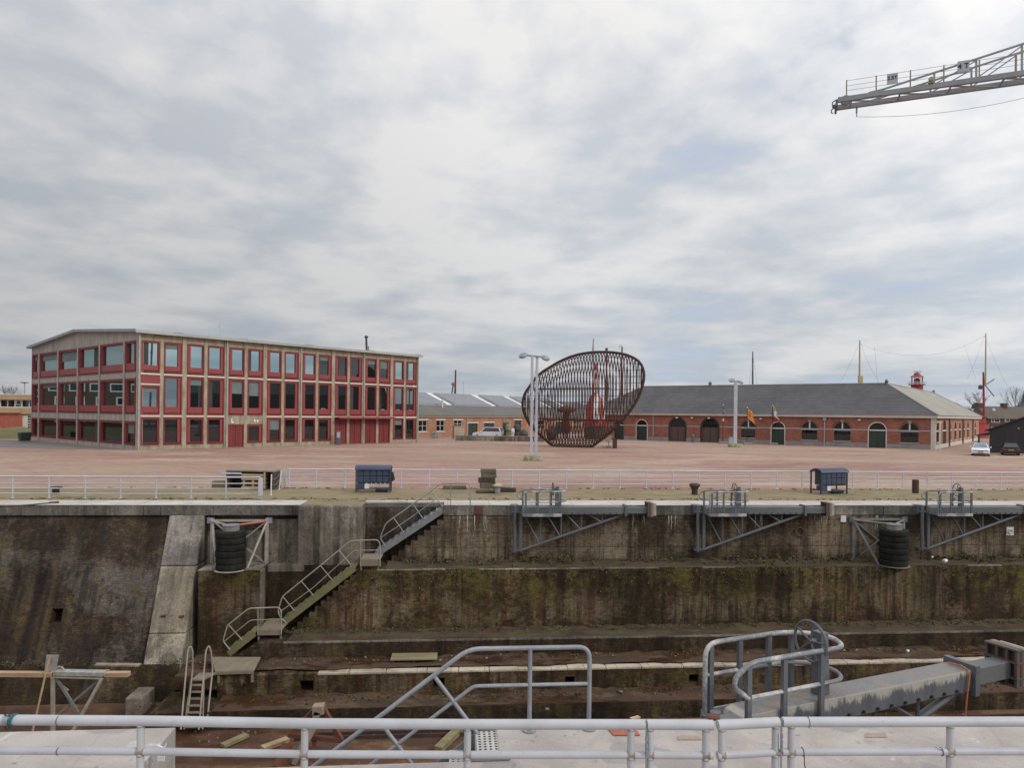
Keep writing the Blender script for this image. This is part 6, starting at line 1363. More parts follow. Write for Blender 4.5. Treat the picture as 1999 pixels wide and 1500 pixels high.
MB().poly([Fp(FL + .4, -.55, EZk), le, Fp(FL + .4, 2 * hw_, EZk)]).build('hip_end', MAT['slate'], kb)
MB().poly([cr, Fp(2 * hw_, SLn + .4, EZk), re_]).build('hip_end', MAT['slate_pale'], kb)
MB().poly([le, ap, ib, Fp(FL + .4, 2 * hw_, EZk)]).poly([ap, re_, Fp(2 * hw_, SLn + .4, EZk), ib]).build('rear_roof', MAT['slate'], kb)
MB().tube([le, ap], .13, 6).tube([ap, re_], .13, 6).tube([c0, ap], .12, 6).tube([cl, le], .1, 6).tube([cr, re_], .1, 6).build('ridge', MAT['slate_pale'], kb)
MB().lathe([(.2, 0), (.28, .3), (.1, .6)], ap, 8).lathe([(.2, 0), (.26, .3), (.1, .5)], re_, 8).build('finial', MAT['arm_steel'], kb)
t_ = FL - 15; MB().lathe([(.25, -.2), (.25, .35), (.35, .4), (.1, .7)], Fp(FL - 18.5, hw_, RZk), 8).build('roof_vent', MAT['arm_steel'], kb)
MB().poly([Fp(.6, .6, 3.0), Fp(.6, SLn - .6, 3.0), Fp(2 * hw_, SLn - .6, 3.0), Fp(2 * hw_, 2 * hw_, 3.0), Fp(FL, 2 * hw_, 3.0), Fp(FL, .6, 3.0)]).build('floor_slab', MAT['interior'], kb)
MB().hexa([Fp(1.3, 1.3, 0), Fp(2 * hw_, 1.3, 0), Fp(2 * hw_, SLn - 1, 0), Fp(1.3, SLn - 1, 0), Fp(1.3, 1.3, 2.9), Fp(2 * hw_, 1.3, 2.9), Fp(2 * hw_, SLn - 1, 2.9), Fp(1.3, SLn - 1, 2.9)]).hexa([Fp(2 * hw_ + .01, 1.3, 0), Fp(FL - .5, 1.3, 0), Fp(FL - .5, 2 * hw_, 0), Fp(2 * hw_ + .01, 2 * hw_, 0), Fp(2 * hw_ + .01, 1.3, 2.9), Fp(FL - .5, 1.3, 2.9), Fp(FL - .5, 2 * hw_, 2.9), Fp(2 * hw_ + .01, 2 * hw_, 2.9)]).build('inner_wall', MAT['interior'], kb)
p = ground_at(1834, 878); pl = thing('white_pole', 'thin white pole standing close to the corner of the brick warehouse', 'pole', T(p)); MB().tube([(0, 0, 0), (0, 0, 3.6)], .09, 8).build('shaft', MAT['white_trim'], pl); MB().box(-.4, .3, -.04, .04, 3.62, 3.8).build('cap', MAT['white_trim'], pl)
p = ground_at(1351, 864); r = thing('wall_pillar', 'dark round-topped post standing between the two brown arched gates', 'post', T(p + Vector((0, -.6, 0)))); MB().lathe([(.28, 0), (.28, 1.0), (.22, 1.25), (.05, 1.35)], (0, 0, 0), 10).build('body', MAT['arm_steel'], r, smooth=True); MB().lathe([(.33, 0), (.33, .12)], (0, 0, 0), 10).build('foot', MAT['zinc'], r)
p = ground_at(1427, 867.5); r = thing('meter_box', 'grey meter box standing at the wall beside the tall twin lamp', 'box', T(p + Vector((0, 0, 0)))); MB().box(-.35, .35, -.2, .2, 0, 1.05).build('body', MAT['band_grey'], r, bevel=.03); MB().box(-.4, .4, -.25, .25, 1.051, 1.12).build('lid', MAT['zinc'], r)
# ================================================================ dish sculpture
SP = ground_at(1118, 872.6); sc = 1333.0 / SP.y; YA = math.radians(-24)
sv = thing('grid_sculpture', 'huge rusty egg-shaped double grid of steel bars standing on the square', 'sculpture', T(SP) @ Matrix.Rotation(YA, 4, 'Z'))
out_px = [(135, 800), (145, 740), (160, 690), (185, 640), (220, 590), (275, 505), (340, 430), (415, 372), (500, 320), (590, 265), (680, 220), (770, 183), (860, 155), (955, 136), (1050, 123), (1150, 118), (1250, 118), (1345, 124), (1430, 135), (1505, 152), (1570, 175), (1630, 205), (1680, 240), (1718, 288), (1740, 340), (1752, 390), (1755, 440), (1748, 510), (1730, 580), (1708, 652), (1680, 720), (1643, 792), (1600, 860), (1543, 940), (1480, 1020), (1412, 1092), (1340, 1160), (1260, 1228), (1180, 1290), (1115, 1340), (1050, 1385), (800, 1388), (550, 1380), (490, 1332), (430, 1280), (385, 1243), (340, 1200), (293, 1158), (250, 1110), (218, 1062), (190, 1010), (165, 955), (147, 900), (138, 850)]
def on_plane(px, py):                                     # a photo point on the upright plane of the sculpture
    d = ray(px, py); x = (d.x * SP.y - SP.x) / (math.cos(YA) - d.x * math.sin(YA)); dep = SP.y + x * math.sin(YA)
    return (x, max(.0, EYE + d.z * dep))
outl = [on_plane(1000 + x / 6.818, 670 + y / 6.818) for x, y in out_px]
cx_, cz_ = .3, 6.2
def inside(x, z):
    c = False; n = len(outl)
    for i in range(n):
        (xa, za), (xb, zb) = outl[i], outl[i - 1]
        if (za > z) != (zb > z) and x < (xb - xa) * (z - za) / (zb - za) + xa: c = not c
    return c
def rho(x, z):                                            # 0 at the centre, 1 on the rim, along the ray through (x, z)
    dx, dz = x - cx_, z - cz_; L = math.hypot(dx, dz)
    if L < 1e-4: return 0.0
    lo_, hi_ = 0.0, 30.0
    for _ in range(18):
        m_ = (lo_ + hi_) / 2
        if inside(cx_ + dx / L * m_, cz_ + dz / L * m_): lo_ = m_
        else: hi_ = m_
    return min(1.0, L / lo_)
BD = 2.3
def span_z(x):
    zs = []
    for i in range(len(outl)):
        (xa, za), (xb, zb) = outl[i], outl[i - 1]
        if (xa > x) != (xb > x): zs.append(za + (zb - za) * (x - xa) / (xb - xa))
    return (min(zs), max(zs)) if len(zs) >= 2 else None
def span_x(z):
    xs2 = []
    for i in range(len(outl)):
        (xa, za), (xb, zb) = outl[i], outl[i - 1]
        if (za > z) != (zb > z): xs2.append(xa + (xb - xa) * (z - za) / (zb - za))
    return (min(xs2), max(xs2)) if len(xs2) >= 2 else None
MB().tube([(x, 0, z + .02) for x, z in outl], .17, 8, closed=True).build('rim', MAT['rust_dark'], sv, smooth=True)
xmin, xmax = min(x for x, z in outl), max(x for x, z in outl)
for side, nm in ((-1, 'front_grid'), (1, 'rear_grid')):
    mb = MB(); x = xmin + .25
    while x < xmax - .1:
        sp_ = span_z(x)
        if sp_:
            pts_ = []
            for k in range(15):
                z = sp_[0] + (sp_[1] - sp_[0]) * k / 14; pts_.append((x, side * BD * (1 - rho(x, z) ** 2) ** .8 if 0 < k < 14 else 0.0, z))
            mb.tube(pts_, .064, 5)
        x += .40
    z = .35
    while z < 12.1:
        sp_ = span_x(z)
        if sp_:
            pts_ = []
            for k in range(21):
                x = sp_[0] + (sp_[1] - sp_[0]) * k / 20; pts_.append((x, side * BD * (1 - rho(x, z) ** 2) ** .8 if 0 < k < 20 else 0.0, z))
            mb.tube(pts_, .019, 4)
        z += .80 if z > 2.4 else .22
    mb.build(nm, MAT['rust_bars'], sv)
mb = MB()
for z, xa, xb in ((872.6 - (670 + 605 / 6.818), 350, 1300), (872.6 - (670 + 1018 / 6.818), 345, 1450)):
    z = z / sc; x0, x1 = [on_plane(1000 + v / 6.818, 800)[0] for v in (xa, xb)]; mb.tube([(x0, -.2, z), (x1, -.2, z)], .1, 6)
for x in (-3, -1, 1, 3): mb.tube([(x, -1.1, 3.3), (x, 1.1, 3.3)], .07, 6)
mb.build('cross_beams', MAT['rust_dark'], sv)
MB().box(-2.3, 2.2, -.9, .9, .0, .22).build('base', MAT['rust_dark'], sv, bevel=.05)
# small boxes at its foot
p = ground_at(1188, 873.5); r = thing('yellow_cabinet', 'small yellow service cabinet on a post at the right foot of the sculpture', 'cabinet', T(p)); MB().box(-.36, .36, -.2, .2, .75, 1.45).build('body', MAT['buff'], r, bevel=.02); MB().box(-.4, .4, -.24, .24, 1.451, 1.53).build('roof', MAT['beige'], r); MB().box(-.05, .05, -.05, .05, 0, .75).build('leg', MAT['zinc'], r)
p = ground_at(1200, 875); r = thing('rusty_bin', 'dark rusty upright box at the right foot of the sculpture', 'box', T(p)); MB().box(-.25, .25, -.25, .25, 0, 1.1).build('body', MAT['rust_dark'], r, bevel=.02); MB().prism([(-.4, -.3, 1.101), (.45, -.3, 1.101), (-.4, -.3, 1.3)], (0, .6, 0)).build('roof', MAT['mast_dark'], r)
p = ground_at(1184, 874.5); mb = MB()
for k in range(3): mb.box(-.5 + k * .38, -.2 + k * .38, -.12, .12, 0, .26)
tag(mb.build('stone_row', MAT['plinth'], matrix=T(p), bevel=.03), 'short row of grey stones below the yellow cabinet', 'stones')
# ================================================================ buoy and clutter behind the low wall
BY = 108.0
p = at_depth(1162, 850, BY); r = thing('light_buoy', 'large red and white light buoy behind the grid sculpture', 'buoy', T((p.x, p.y, 0)))
zB = lambda y: at_depth(1162, y, BY).z
MB().lathe([(1.75, zB(832)), (1.8, zB(831.5)), (1.8, zB(821.5)), (1.75, zB(821))], (0, 0, 0), 24).build('float_ring', MAT['buoy_red'], r, smooth=True)
MB().lathe([(1.5, zB(820.99)), (1.5, zB(818.5))], (0, 0, 0), 20).build('white_band', MAT['white_board'], r, smooth=True)
MB().lathe([(1.6, .3), (1.7, zB(833))], (0, 0, 0), 20).build('float_bottom', MAT['mast_dark'], r, smooth=True)
for k in range(10):
    a0, a1 = 2 * PI * k / 10, 2 * PI * (k + 1) / 10; mt = MAT['buoy_red'] if k % 2 else MAT['white_board']
    prof = [(1.45, zB(820.9)), (1.45, zB(802)), (1.38, zB(790)), (.95, zB(776)), (.45, zB(766)), (.28, zB(757))]; mb = MB()
    if k in (7, 9): mt = MAT['white_board']
    else: mt = MAT['buoy_red']
    vs_ = [(rr_ * math.cos(a), rr_ * math.sin(a), z) for rr_, z in prof for a in (a0, (a0 + a1) / 2, a1)]
    mb.add(vs_, [(i * 3 + j, i * 3 + j + 1, i * 3 + j + 4, i * 3 + j + 3) for i in range(4) for j in range(2)]); mb.build('body_stripe', mt, r, smooth=True)
mb = MB()
for a in (0.6, 2.2, 3.8, 5.4): mb.tube([(.5 * math.cos(a), .5 * math.sin(a), zB(770)), (.18 * math.cos(a), .18 * math.sin(a), zB(722))], .09, 6)
mb.lathe([(.3, zB(722)), (.34, zB(720)), (.3, zB(712)), (.1, zB(710))], (0, 0, 0), 10); mb.build('lantern_frame', MAT['buoy_red'], r)
for (x, y0, y1, dep, w, mat, lab, cat, nm) in (
    (1105, 792, 856, 112, 1.9, 'rust', 'tall rusty steel drum with wide flange behind the sculpture', 'drum', 'rusty_drum'),
    (1077, 832, 858, 110, 1.4, 'mast_dark', 'dark round iron mooring buoy lying left behind the sculpture', 'buoy', 'mooring_buoy'),
    (1022, 838, 856, 108, 1.1, 'mast_dark', 'dark iron mooring buoy just left of the front twin lamp', 'buoy', 'mooring_buoy')):
    a = at_depth(x, y1, dep); b = at_depth(x, y0, dep); h_ = b.z - 0.0
    r = thing(nm, lab, cat, T((a.x, a.y, 0)))
    if nm == 'rusty_drum':
        MB().lathe([(w * .36, 0), (w * .36, h_ * .5), (w * .3, h_ * .52), (w * .3, h_ * .8)], (0, 0, 0), 16).build('body', MAT[mat], r, smooth=True)
        MB().lathe([(w * .34, h_ * .801), (w * .75, h_ * .82), (w * .75, h_ * .9), (w * .3, h_)], (0, 0, 0), 16).build('flange', MAT[mat], r, smooth=True)
    else:
        MB().lathe([(w * .3, 0), (w * .55, h_ * .18), (w * .66, h_ * .5), (w * .5, h_ * .82), (w * .15, h_)], (0, 0, 0), 16).build('body', MAT[mat], r, smooth=True)
        MB().tube([(w * .66 * math.cos(t_), w * .66 * math.sin(t_), h_ * .5) for t_ in [k * PI / 8 for k in range(16)]], .06, 6, closed=True).build('belt', MAT['rust_dark'], r)
p = at_depth(1110, 858, 106); r = thing('picket_board', 'row of white pickets half hidden behind the sculpture', 'fence', T((p.x - 1.2, p.y, 0)))
for k in range(7): MB().box(k * .38, k * .38 + .2, 0, .05, .1, 1.25 + .15 * math.sin(k * 2.1)).build('picket', MAT['white_board'], r)
MB().box(-.1, 2.6, .051, .09, .5, .6).build('rail', MAT['white_board'], r)
# white car behind the low wall and other things
def car(label, loc, heading, paint, rear=False, L=4.35, Wd=1.70, H_=1.40, estate=False, grp=None):
    # local: x across, y forward (front at +y)
    r = thing('parked_car', label, 'car', Matrix.Translation(loc) @ Matrix.Rotation(heading, 4, 'Z'), grp)
    h2 = Wd / 2; f, k = L / 2, -L / 2
    prof = [(k, .32), (k + .02, .62), (k + .1, .84), (k + .6, .92), (f - 1.35, .90), (f - .45, .80), (f - .08, .66), (f, .48), (f - .05, .24), (f - .6, .20), (k + .5, .20), (k + .06, .24)]
    mb = MB(); n = len(prof)
    secs = ((-h2, .90, 0.02), (-h2 + .10, 1.0, 0), (h2 - .10, 1.0, 0), (h2, .90, 0.02))
    vs_ = []
    for x, s_, dz in secs:
        for y, z in prof: vs_.append((x, y * (1 if abs(x) < h2 else .975), z if abs(x) < h2 else z * .96 + .015))
    fs = [tuple(range(n - 1, -1, -1)), tuple(3 * n + i for i in range(n))]
    for j in range(3):
        for i in range(n): fs.append((j * n + i, j * n + (i + 1) % n, (j + 1) * n + (i + 1) % n, (j + 1) * n + i))
    mb.add(vs_, fs); mb.build('body', paint, r, smooth=True)
    cy0, cy1 = (k + .12 if estate else k + .35), f - 1.25
    ty0, ty1 = (k + .45 if estate else k + 1.05), f - 2.05
    bw, tw = h2 - .06, h2 - .26; zb, zt = .895, H_
    P_ = [(-bw, cy0, zb), (bw, cy0, zb), (bw, cy1, zb), (-bw, cy1, zb), (-tw, ty0, zt - .02), (tw, ty0, zt - .02), (tw, ty1, zt), (-tw, ty1, zt)]
    MB().hexa(P_).build('cabin', paint, r, bevel=.05)
    def inset(a, b, c, d, off):                           # a,b bottom; c,d top
        a, b, c, d = map(Vector, (a, b, c, d)); nn = (b - a).cross(d - a).normalized() * off; ce = (a + b + c + d) / 4
        q_ = [v_ + (ce - v_) * .12 + nn for v_ in (a, b, c, d)]; q_[0] = a.lerp(b, .05).lerp(d, .08) + nn; q_[1] = b.lerp(a, .05).lerp(c, .08) + nn
        return MB().prism(q_, nn * .3)
    inset(P_[2], P_[3], P_[7], P_[6], .012).build('windscreen', MAT['glass'], r)
    inset(P_[0], P_[1], P_[5], P_[4], .012).build('rear_window', MAT['glass_dark'], r)
    inset(P_[1], P_[2], P_[6], P_[5], .012).build('side_window', MAT['glass_dark'], r); inset(P_[3], P_[0], P_[4], P_[7], .012).build('side_window', MAT['glass_dark'], r)
    for sx in (-1, 1):
        for y in (f - .85, k + .8):
            w = MB().lathe([(.22, -.1), (.31, -.09), (.31, .09), (.22, .1)], (sx * (h2 - .1), y, .31), 18, axis=(1, 0, 0)).build('wheel', MAT['tyre'], r, smooth=True)
            MB().lathe([(.2, -.105), (.2, .105)], (sx * (h2 - .1), y, .31), 12, axis=(1, 0, 0)).build('rim', MAT['zinc'], w)
        MB().box(sx * (h2 + .10) - .09, sx * (h2 + .10) + .09, cy1 - .55, cy1 - .43, .90, 1.03).build('mirror', paint, r, bevel=.03)
        MB().box(sx * (h2 - .32) - .2, sx * (h2 - .32) + .2, f - .12, f - .02, .55, .69).build('headlight', MAT['head_lamp'], r, bevel=.02)
        MB().box(sx * (h2 - .22) - .16, sx * (h2 - .22) + .16, k - .01, k + .12, .62, .80).build('tail_light', MAT['lamp_red'], r, bevel=.02)
    MB().box(-.28, .28, f - .06, f + .0, .55, .66).build('grille', MAT['black_paint'], r)
    MB().box(-.26, .26, f - .02, f + .02, .36, .47).build('number_plate', MAT['plate_yellow'], r); MB().box(-.26, .26, k - .02, k + .02, .58, .69).build('number_plate', MAT['plate_yellow'], r)
    MB().box(-h2 + .1, h2 - .1, f - .06, f + .015, .2, .34).build('front_bumper', MAT['arm_steel'], r, bevel=.02); MB().box(-h2 + .1, h2 - .1, k - .012, k + .08, .2, .45).build('rear_bumper', MAT['arm_steel'] if paint != MAT['car_dark'] else MAT['black_paint'], r, bevel=.02)
    return r
p = ground_at(1913.5, 890.5); car('white saloon car facing the camera, parked on the square at right', Vector((p.x + 1.2, p.y + 1.72, 0)), math.radians(146), MAT['car_white'], grp='cars parked on the square at right')
p = ground_at(1972, 889.5); car('black hatchback seen from behind, parked by the black shed', Vector((p.x + 1.2, p.y + 1.7, 0)), math.radians(-33), MAT['car_dark'], estate=True, L=4.1, H_=1.43, grp='cars parked on the square at right')
p = at_depth(953, 855, 113); car('silver-white car seen from the side behind the low concrete wall', Vector((p.x, p.y, .25)), math.radians(78), MAT['car_white'], estate=True, L=5.0, H_=1.65, Wd=1.9)
for (x, y0, y1, dep, w, mat, lab, nm) in ((988, 824, 853, 112, 1.0, 'mast_dark', 'dark iron capstan behind the low wall, right of the silver-white car', 'capstan'), (993, 828, 854, 110, .9, 'moss_concrete', 'green-yellow winch drum behind the low wall', 'winch'), (1001, 836, 853, 109, .5, 'white_board', 'small white barrel beside the winch drum', 'barrel'), (1009, 829, 853, 110, 1.0, 'mast_dark', 'tall dark iron block behind the low wall near the sculpture', 'iron_block')):
    a = at_depth(x, y1, dep); h_ = at_depth(x, y0, dep).z; r = thing(nm, lab, nm.replace('_', ' '), T((a.x, a.y, 0)))
    MB().lathe([(w * .5, 0), (w * .42, h_ * .3), (w * .36, h_ * .55), (w * .5, h_ * .62)], (0, 0, 0), 12).build('body', MAT[mat], r, smooth=True)
    MB().lathe([(w * .55, h_ * .621), (w * .6, h_ * .8), (w * .45, h_ * .97), (w * .1, h_)], (0, 0, 0), 12).build('head', MAT[mat], r, smooth=True)
# ================================================================ twin-column lamps
def twin_lamp(label, px, py, ytop, xs_, arm, heads, rot, yaw=0.0):
    p = ground_at(px, py); k = p.y / F; h_ = (py - ytop) * k
    r = thing('twin_lamp', label, 'street lamp', T(p), 'twin-column lamps on the square')
    for x in xs_: MB().box((x - px) * k - .115, (x - px) * k + .115, -.09 + (x - px) * .02, .09 + (x - px) * .02, .42, h_).build('column', MAT['lamp_metal'], r, bevel=.02)
    if len(xs_) > 1:
        mb = MB()
        for z in (1.2, 3.2, 5.2, 7.2): mb.bar(((xs_[0] - px) * k + .116, 0, z), ((xs_[1] - px) * k - .116, 0, z + .9), .05, .05, (0, 1, 0))
        mb.build('lattice', MAT['lamp_metal'], r)
    c0_ = [((x - px) * k, dy, (py - y) * k) for x, y, dy in arm]; MB().bar(c0_[0], c0_[1], .14, .16).build('cross_arm', MAT['zinc'], r)
    for x, y, tilt in heads:
        hd = MB().lathe([(.12, -.16), (.36, -.1), (.42, 0), (.40, .06), (.1, .12)], ((x - px) * k, tilt * .2, (py - y) * k), 16, axis=(tilt * .3, -.55, .8)).build('lamp_head', MAT['zinc'], r, smooth=True)
        MB().lathe([(.05, .0), (.33, .01), (.33, .02)], ((x - px) * k + .0, tilt * .2 , (py - y) * k - .125), 14).build('lens', MAT['lamp_glass'], hd)
    b = MB().hexa([(-.85, -.5, 0), (.85, -.5, 0), (.85, .5, 0), (-.85, .5, 0), (-.75, -.42, .42), (.75, -.42, .42), (.75, .42, .42), (-.75, .42, .42)]).build('base', MAT['moss_concrete'], r, bevel=.05)
    return r
twin_lamp('tall grey lamp with two round heads and two columns, in front of the sculpture', 1040, 899, 694, (1036.7, 1046.3), ((1026, 694, -.1), (1061, 697, .1)), ((1018.5, 694.5, -1), (1063, 698, 1)), 0)
twin_lamp('tall grey lamp with two heads, seen end-on before the brick warehouse', 1434.5, 873, 743, (1433.2, 1436.8), ((1424, 742.5, -.1), (1447, 745.5, .1)), ((1426, 742.5, -1), (1445, 745.5, 1)), 0)
# ================================================================ flag poles
def flagpole(label, px, py, ytop, flag, stripes=None):
    p = ground_at(px, py); k = p.y / F; h_ = (py - ytop) * k
    r = thing('flagpole', label, 'flagpole', T(p), 'flagpoles before the brick warehouse')
    MB().tube([(0, 0, .0), (0, 0, h_)], .055, 8, r2=.04).build('pole', MAT['black_paint'], r, smooth=True); MB().lathe([(.02, 0), (.1, .06), (.1, .14), (.02, .2)], (0, 0, h_), 8).build('ball', MAT['white_trim'], r, smooth=True)
    MB().box(-.5, .8, -.3, .3, 0, .3).build('base', MAT['plinth'], r, bevel=.05)
    return r, k, h_
def cloth(root, k, px, py, quad, bands, name):            # quad: 4 photo corners (hoist top, fly top, fly bottom, hoist bottom)
    C_ = [Vector(((x - px) * k, 0, (py - y) * k)) for x, y in quad]; NU, NV = 10, 12
    fl = None
    tot = len(bands)
    for bi, mt in enumerate(bands):
        vs_ = []
        for j in range(3):
            v = (bi + j / 2) / tot
            for i in range(NU + 1):
                u = i / NU; q_ = C_[0].lerp(C_[1], u).lerp(C_[3].lerp(C_[2], u), v); q_ = q_ + Vector((.04 * math.sin(v * 14 + u * 3), .16 * math.sin(u * 7 + v * 2.5) * u - .02, 0)); vs_.append(tuple(q_))
        w = NU + 1; o_ = MB().add(vs_, [(j * w + i, j * w + i + 1, (j + 1) * w + i + 1, (j + 1) * w + i) for j in range(2) for i in range(NU)])
        o_ = o_.build(name if fl is None else 'stripe', MAT[mt], root if fl is None else fl, smooth=True)
        if fl is None: fl = o_
r, k, h_ = flagpole('black flagpole with a narrow furled whitish banner, left of the twin lamp', 1411, 866, 792, None)
cloth(r, k, 1411, 866, [(1410, 800), (1413, 800), (1413, 826), (1410, 826)], ['flag_white', 'flag_blue', 'flag_white', 'flag_red', 'flag_white', 'flag_red'], 'banner')
r, k, h_ = flagpole('black flagpole with a yellow and red striped flag', 1458, 868, 797, None)
cloth(r, k, 1458, 868, [(1460, 796), (1466, 799), (1475, 828), (1457.5, 815)], ['flag_red', 'flag_yellow', 'flag_yellow', 'flag_red', 'flag_yellow', 'flag_red', 'flag_yellow', 'flag_red', 'flag_yellow'], 'flag')
r, k, h_ = flagpole('black flagpole with a blue, white and green flag tipped red', 1507.5, 868, 793, None)
cloth(r, k, 1507.5, 868, [(1508.5, 793), (1513, 797), (1523, 825), (1508, 814)], ['flag_green', 'flag_green', 'flag_white', 'flag_white', 'flag_white', 'flag_red'], 'flag')
cloth(r, k, 1507.5, 868, [(1507.5, 797), (1509, 800), (1512, 815), (1507, 813)], ['flag_blue', 'flag_blue'], 'flag')
# ================================================================ right edge: black shed, houses, church, trees, lightship
p = ground_at(1931, 884); sh_ = thing('black_shed', 'large black boarded shed with sloping roof at the right edge', 'shed', frame((p.x, p.y, 0), Vector((1, -.12, 0))))
kS = p.y / F; zS = lambda y: 4.15 - (y - 818.8) * kS
DX = 13.5
MB().prism([(0, 0, 0), (16, 0, 0), (16, 0, zS(839)), (9, 0, zS(785)), (0, 0, zS(839))], (DX, 14, 0)).build('wall', MAT['black_boards'], sh_)
def shd(x, y, z): return (x + y * DX / 14, y, z)
def slab(x0, z0, x1, z1, y0, y1, th, name):
    lo_ = [shd(x0, y0, z0), shd(x1, y0, z1), shd(x1, y1, z1), shd(x0, y1, z0)]
    MB().hexa(lo_ + [(x, y, z + th) for x, y, z in lo_]).build(name, MAT['black_paint'], sh_)
slab(-.4, zS(842), 9, zS(785), -.35, 14.3, .16, 'roof'); slab(9, zS(785), 16.4, zS(842), -.35, 14.3, .16, 'roof')
slab(-1.4, zS(851), -.01, zS(846), -.3, 3, .12, 'porch_roof')
MB().box(-1.35, -1.2, -.2, -.05, 0, zS(851)).build('porch_post', MAT['black_paint'], sh_)
MB().box(3.2, 3.4, -.08, -.001, 3.0, 3.2).build('wall_lamp', MAT['zinc'], sh_)
# terraced houses behind the black shed
hD = 185.0
def zh(y, x=1960): return at_depth(x, y, hD).z
a = at_depth(1928, 850, hD); b = at_depth(2120, 850, hD)
hs = thing('terraced_house', 'brown brick house with a long tiled roof behind the black shed', 'house', frame((a.x, a.y, 0), Vector((1, -.02, 0))))
Lh = (b - a).length
MB().box(0, Lh, 0, 8, 0, zh(817)).build('wall', MAT['brick_brown'], hs)
MB().prism([(-.3, y, z) for y, z in ((-.5, zh(817.5)), (4, zh(793)), (8.5, zh(817.5)))], (Lh + .6, 0, 0)).build('roof', MAT['tile_brown'], hs)
for px, w in ((1931, 4.2), (1978.5, 7)):
    x = (px - 1928) * hD / F; MB().box(x - .55, x + .55, 3.3, 4.7, zh(800), zh(786.5)).build('chimney', MAT['brick_brown'], hs)
for x0, x1, y0, y1 in ((1934.5, 1951, 815.5, 825), (1960, 1970, 817, 823.5), (1934, 1950, 834, 843), (1990, 2004, 816, 825)):
    xa, xb = [(v - 1928) * hD / F for v in (x0, x1)]; mb = MB(); frame_ring(mb, xa, xb, zh(y1), zh(y0), .14, -.08, .0); mb.box((xa + xb) / 2 - .45, (xa + xb) / 2 - .3, -.08, -.001, zh(y1) + .14, zh(y0) - .14)
    w = mb.build('window', MAT['white_trim'], hs); MB().box(xa + .14, xb - .14, -.03, -.001, zh(y1) + .14, zh(y0) - .14).build('pane', MAT['glass_dark'], w)
x = (1942 - 1928) * hD / F; MB().lathe([(.05, 0), (.45, .05), (.45, .1)], (x, .55, zh(800)), 12, axis=(0, -1, .5)).build('dish', MAT['zinc'], hs)
a = at_depth(1893, 850, 200); b = at_depth(1926, 850, 200)
h2_ = thing('terraced_house', 'low dark brick house behind the red ship mast', 'house', frame((a.x, a.y, 0), Vector((1, 0, 0)))); L2 = (b - a).length
zq = lambda y: at_depth(1910, y, 200).z
MB().box(0, L2, 0, 8, 0, zq(826)).build('wall', MAT['brick_brown'], h2_); MB().prism([(-.3, y, z) for y, z in ((-.4, zq(826.5)), (4, zq(806)), (8.4, zq(826.5)))], (L2 + .6, 0, 0)).build('roof', MAT['tile_brown'], h2_)
for x in (1.2, 3.2): MB().box(x, x + 1.1, -.06, -.001, zq(842), zq(832)).build('window', MAT['glass_dark'], h2_)
cD = 420.0; a = at_depth(2003, 850, cD)
ch = thing('church_tower', 'grey church tower with a slender pointed spire at the right edge', 'church', T((a.x, a.y, 0))); zc_ = lambda y: at_depth(2003, y, cD).z
MB().box(-4.2, 4.2, -4.2, 4.2, 0, zc_(792)).build('tower', MAT['slate_pale'], ch); MB().lathe([(4.6, 0), (2.6, (zc_(755) - zc_(792)) * .35), (.1, zc_(745) - zc_(792))], (0, 0, zc_(792)), 8).build('spire', MAT['solar'], ch)
def bare_tree(label, px, py, ytop, dep, seed, lean=0.0):
    random.seed(seed); a = at_depth(px, py, dep); h_ = at_depth(px, ytop, dep).z; r = thing('bare_tree', label, 'tree', T((a.x, a.y, 0)), 'leafless trees behind the houses')
    MB().tube([(0, 0, 0), (.1, 0, h_ * .25), (.05, .05, h_ * .55), (lean, 0, h_ * .9)], h_ * .018, 7, r2=.04).build('trunk', MAT['bark'], r, smooth=True)
    mb = MB()
    def grow(p, d, L, rad, lev):
        q_ = p + d * L; m_ = p.lerp(q_, .5) + Vector((random.uniform(-.05, .05), random.uniform(-.05, .05), .0)) * L
        mb.tube([p, m_, q_], rad, 4, r2=rad * .55)
        if lev == 0: return
        for k in range(3 if lev > 1 else 4):
            s_ = random.uniform(.35, 1.0); nd = (d + Vector((random.uniform(-.6, .6), random.uniform(-.6, .6), random.uniform(-.1, .5)))).normalized(); grow(p.lerp(q_, s_), nd, L * random.uniform(.5, .72), rad * .55, lev - 1)
    for k in range(13):
        z = h_ * random.uniform(.22, .85); a_ = random.uniform(0, 2 * PI); grow(Vector((.07 + lean * z / h_, 0, z)), Vector((math.cos(a_) * .55, math.sin(a_) * .55, 1)).normalized(), (h_ - z) * .55 + .6, .055, 3)
    mb.build('crown', MAT['bark'], r)
bare_tree('bare slim tree directly left of the red ship mast', 1910, 850, 769, 215, 4)
bare_tree('bare tree rising behind the roof of the brown house', 1981, 850, 758, 225, 9)
bare_tree('small bare tree low on the skyline right of the warehouse roof', 1892, 850, 797, 260, 13)
bare_tree('tall bare tree behind the church spire at the right edge', 2012, 850, 765, 240, 17)
# trees seen over the left building
for (x, yt, sd_) in ((13, 756, 31), (25, 757, 33)): bare_tree('bare tree behind the flat roof at the far left' + (', left of the pair' if x < 20 else ', right of the pair'), x, 850, yt, 330, sd_)
m_, bs, a, b = mast('distant high-mast lamp with a flat round head at far left', (48, 48), 770, 748.5, 300, .22, .14, MAT['zinc'], name='high_mast', cat='lamp mast'); MB().lathe([(.2, 0), (1.6, .3), (1.6, .6), (.2, .8)], b - bs, 12).build('head', MAT['zinc'], m_)
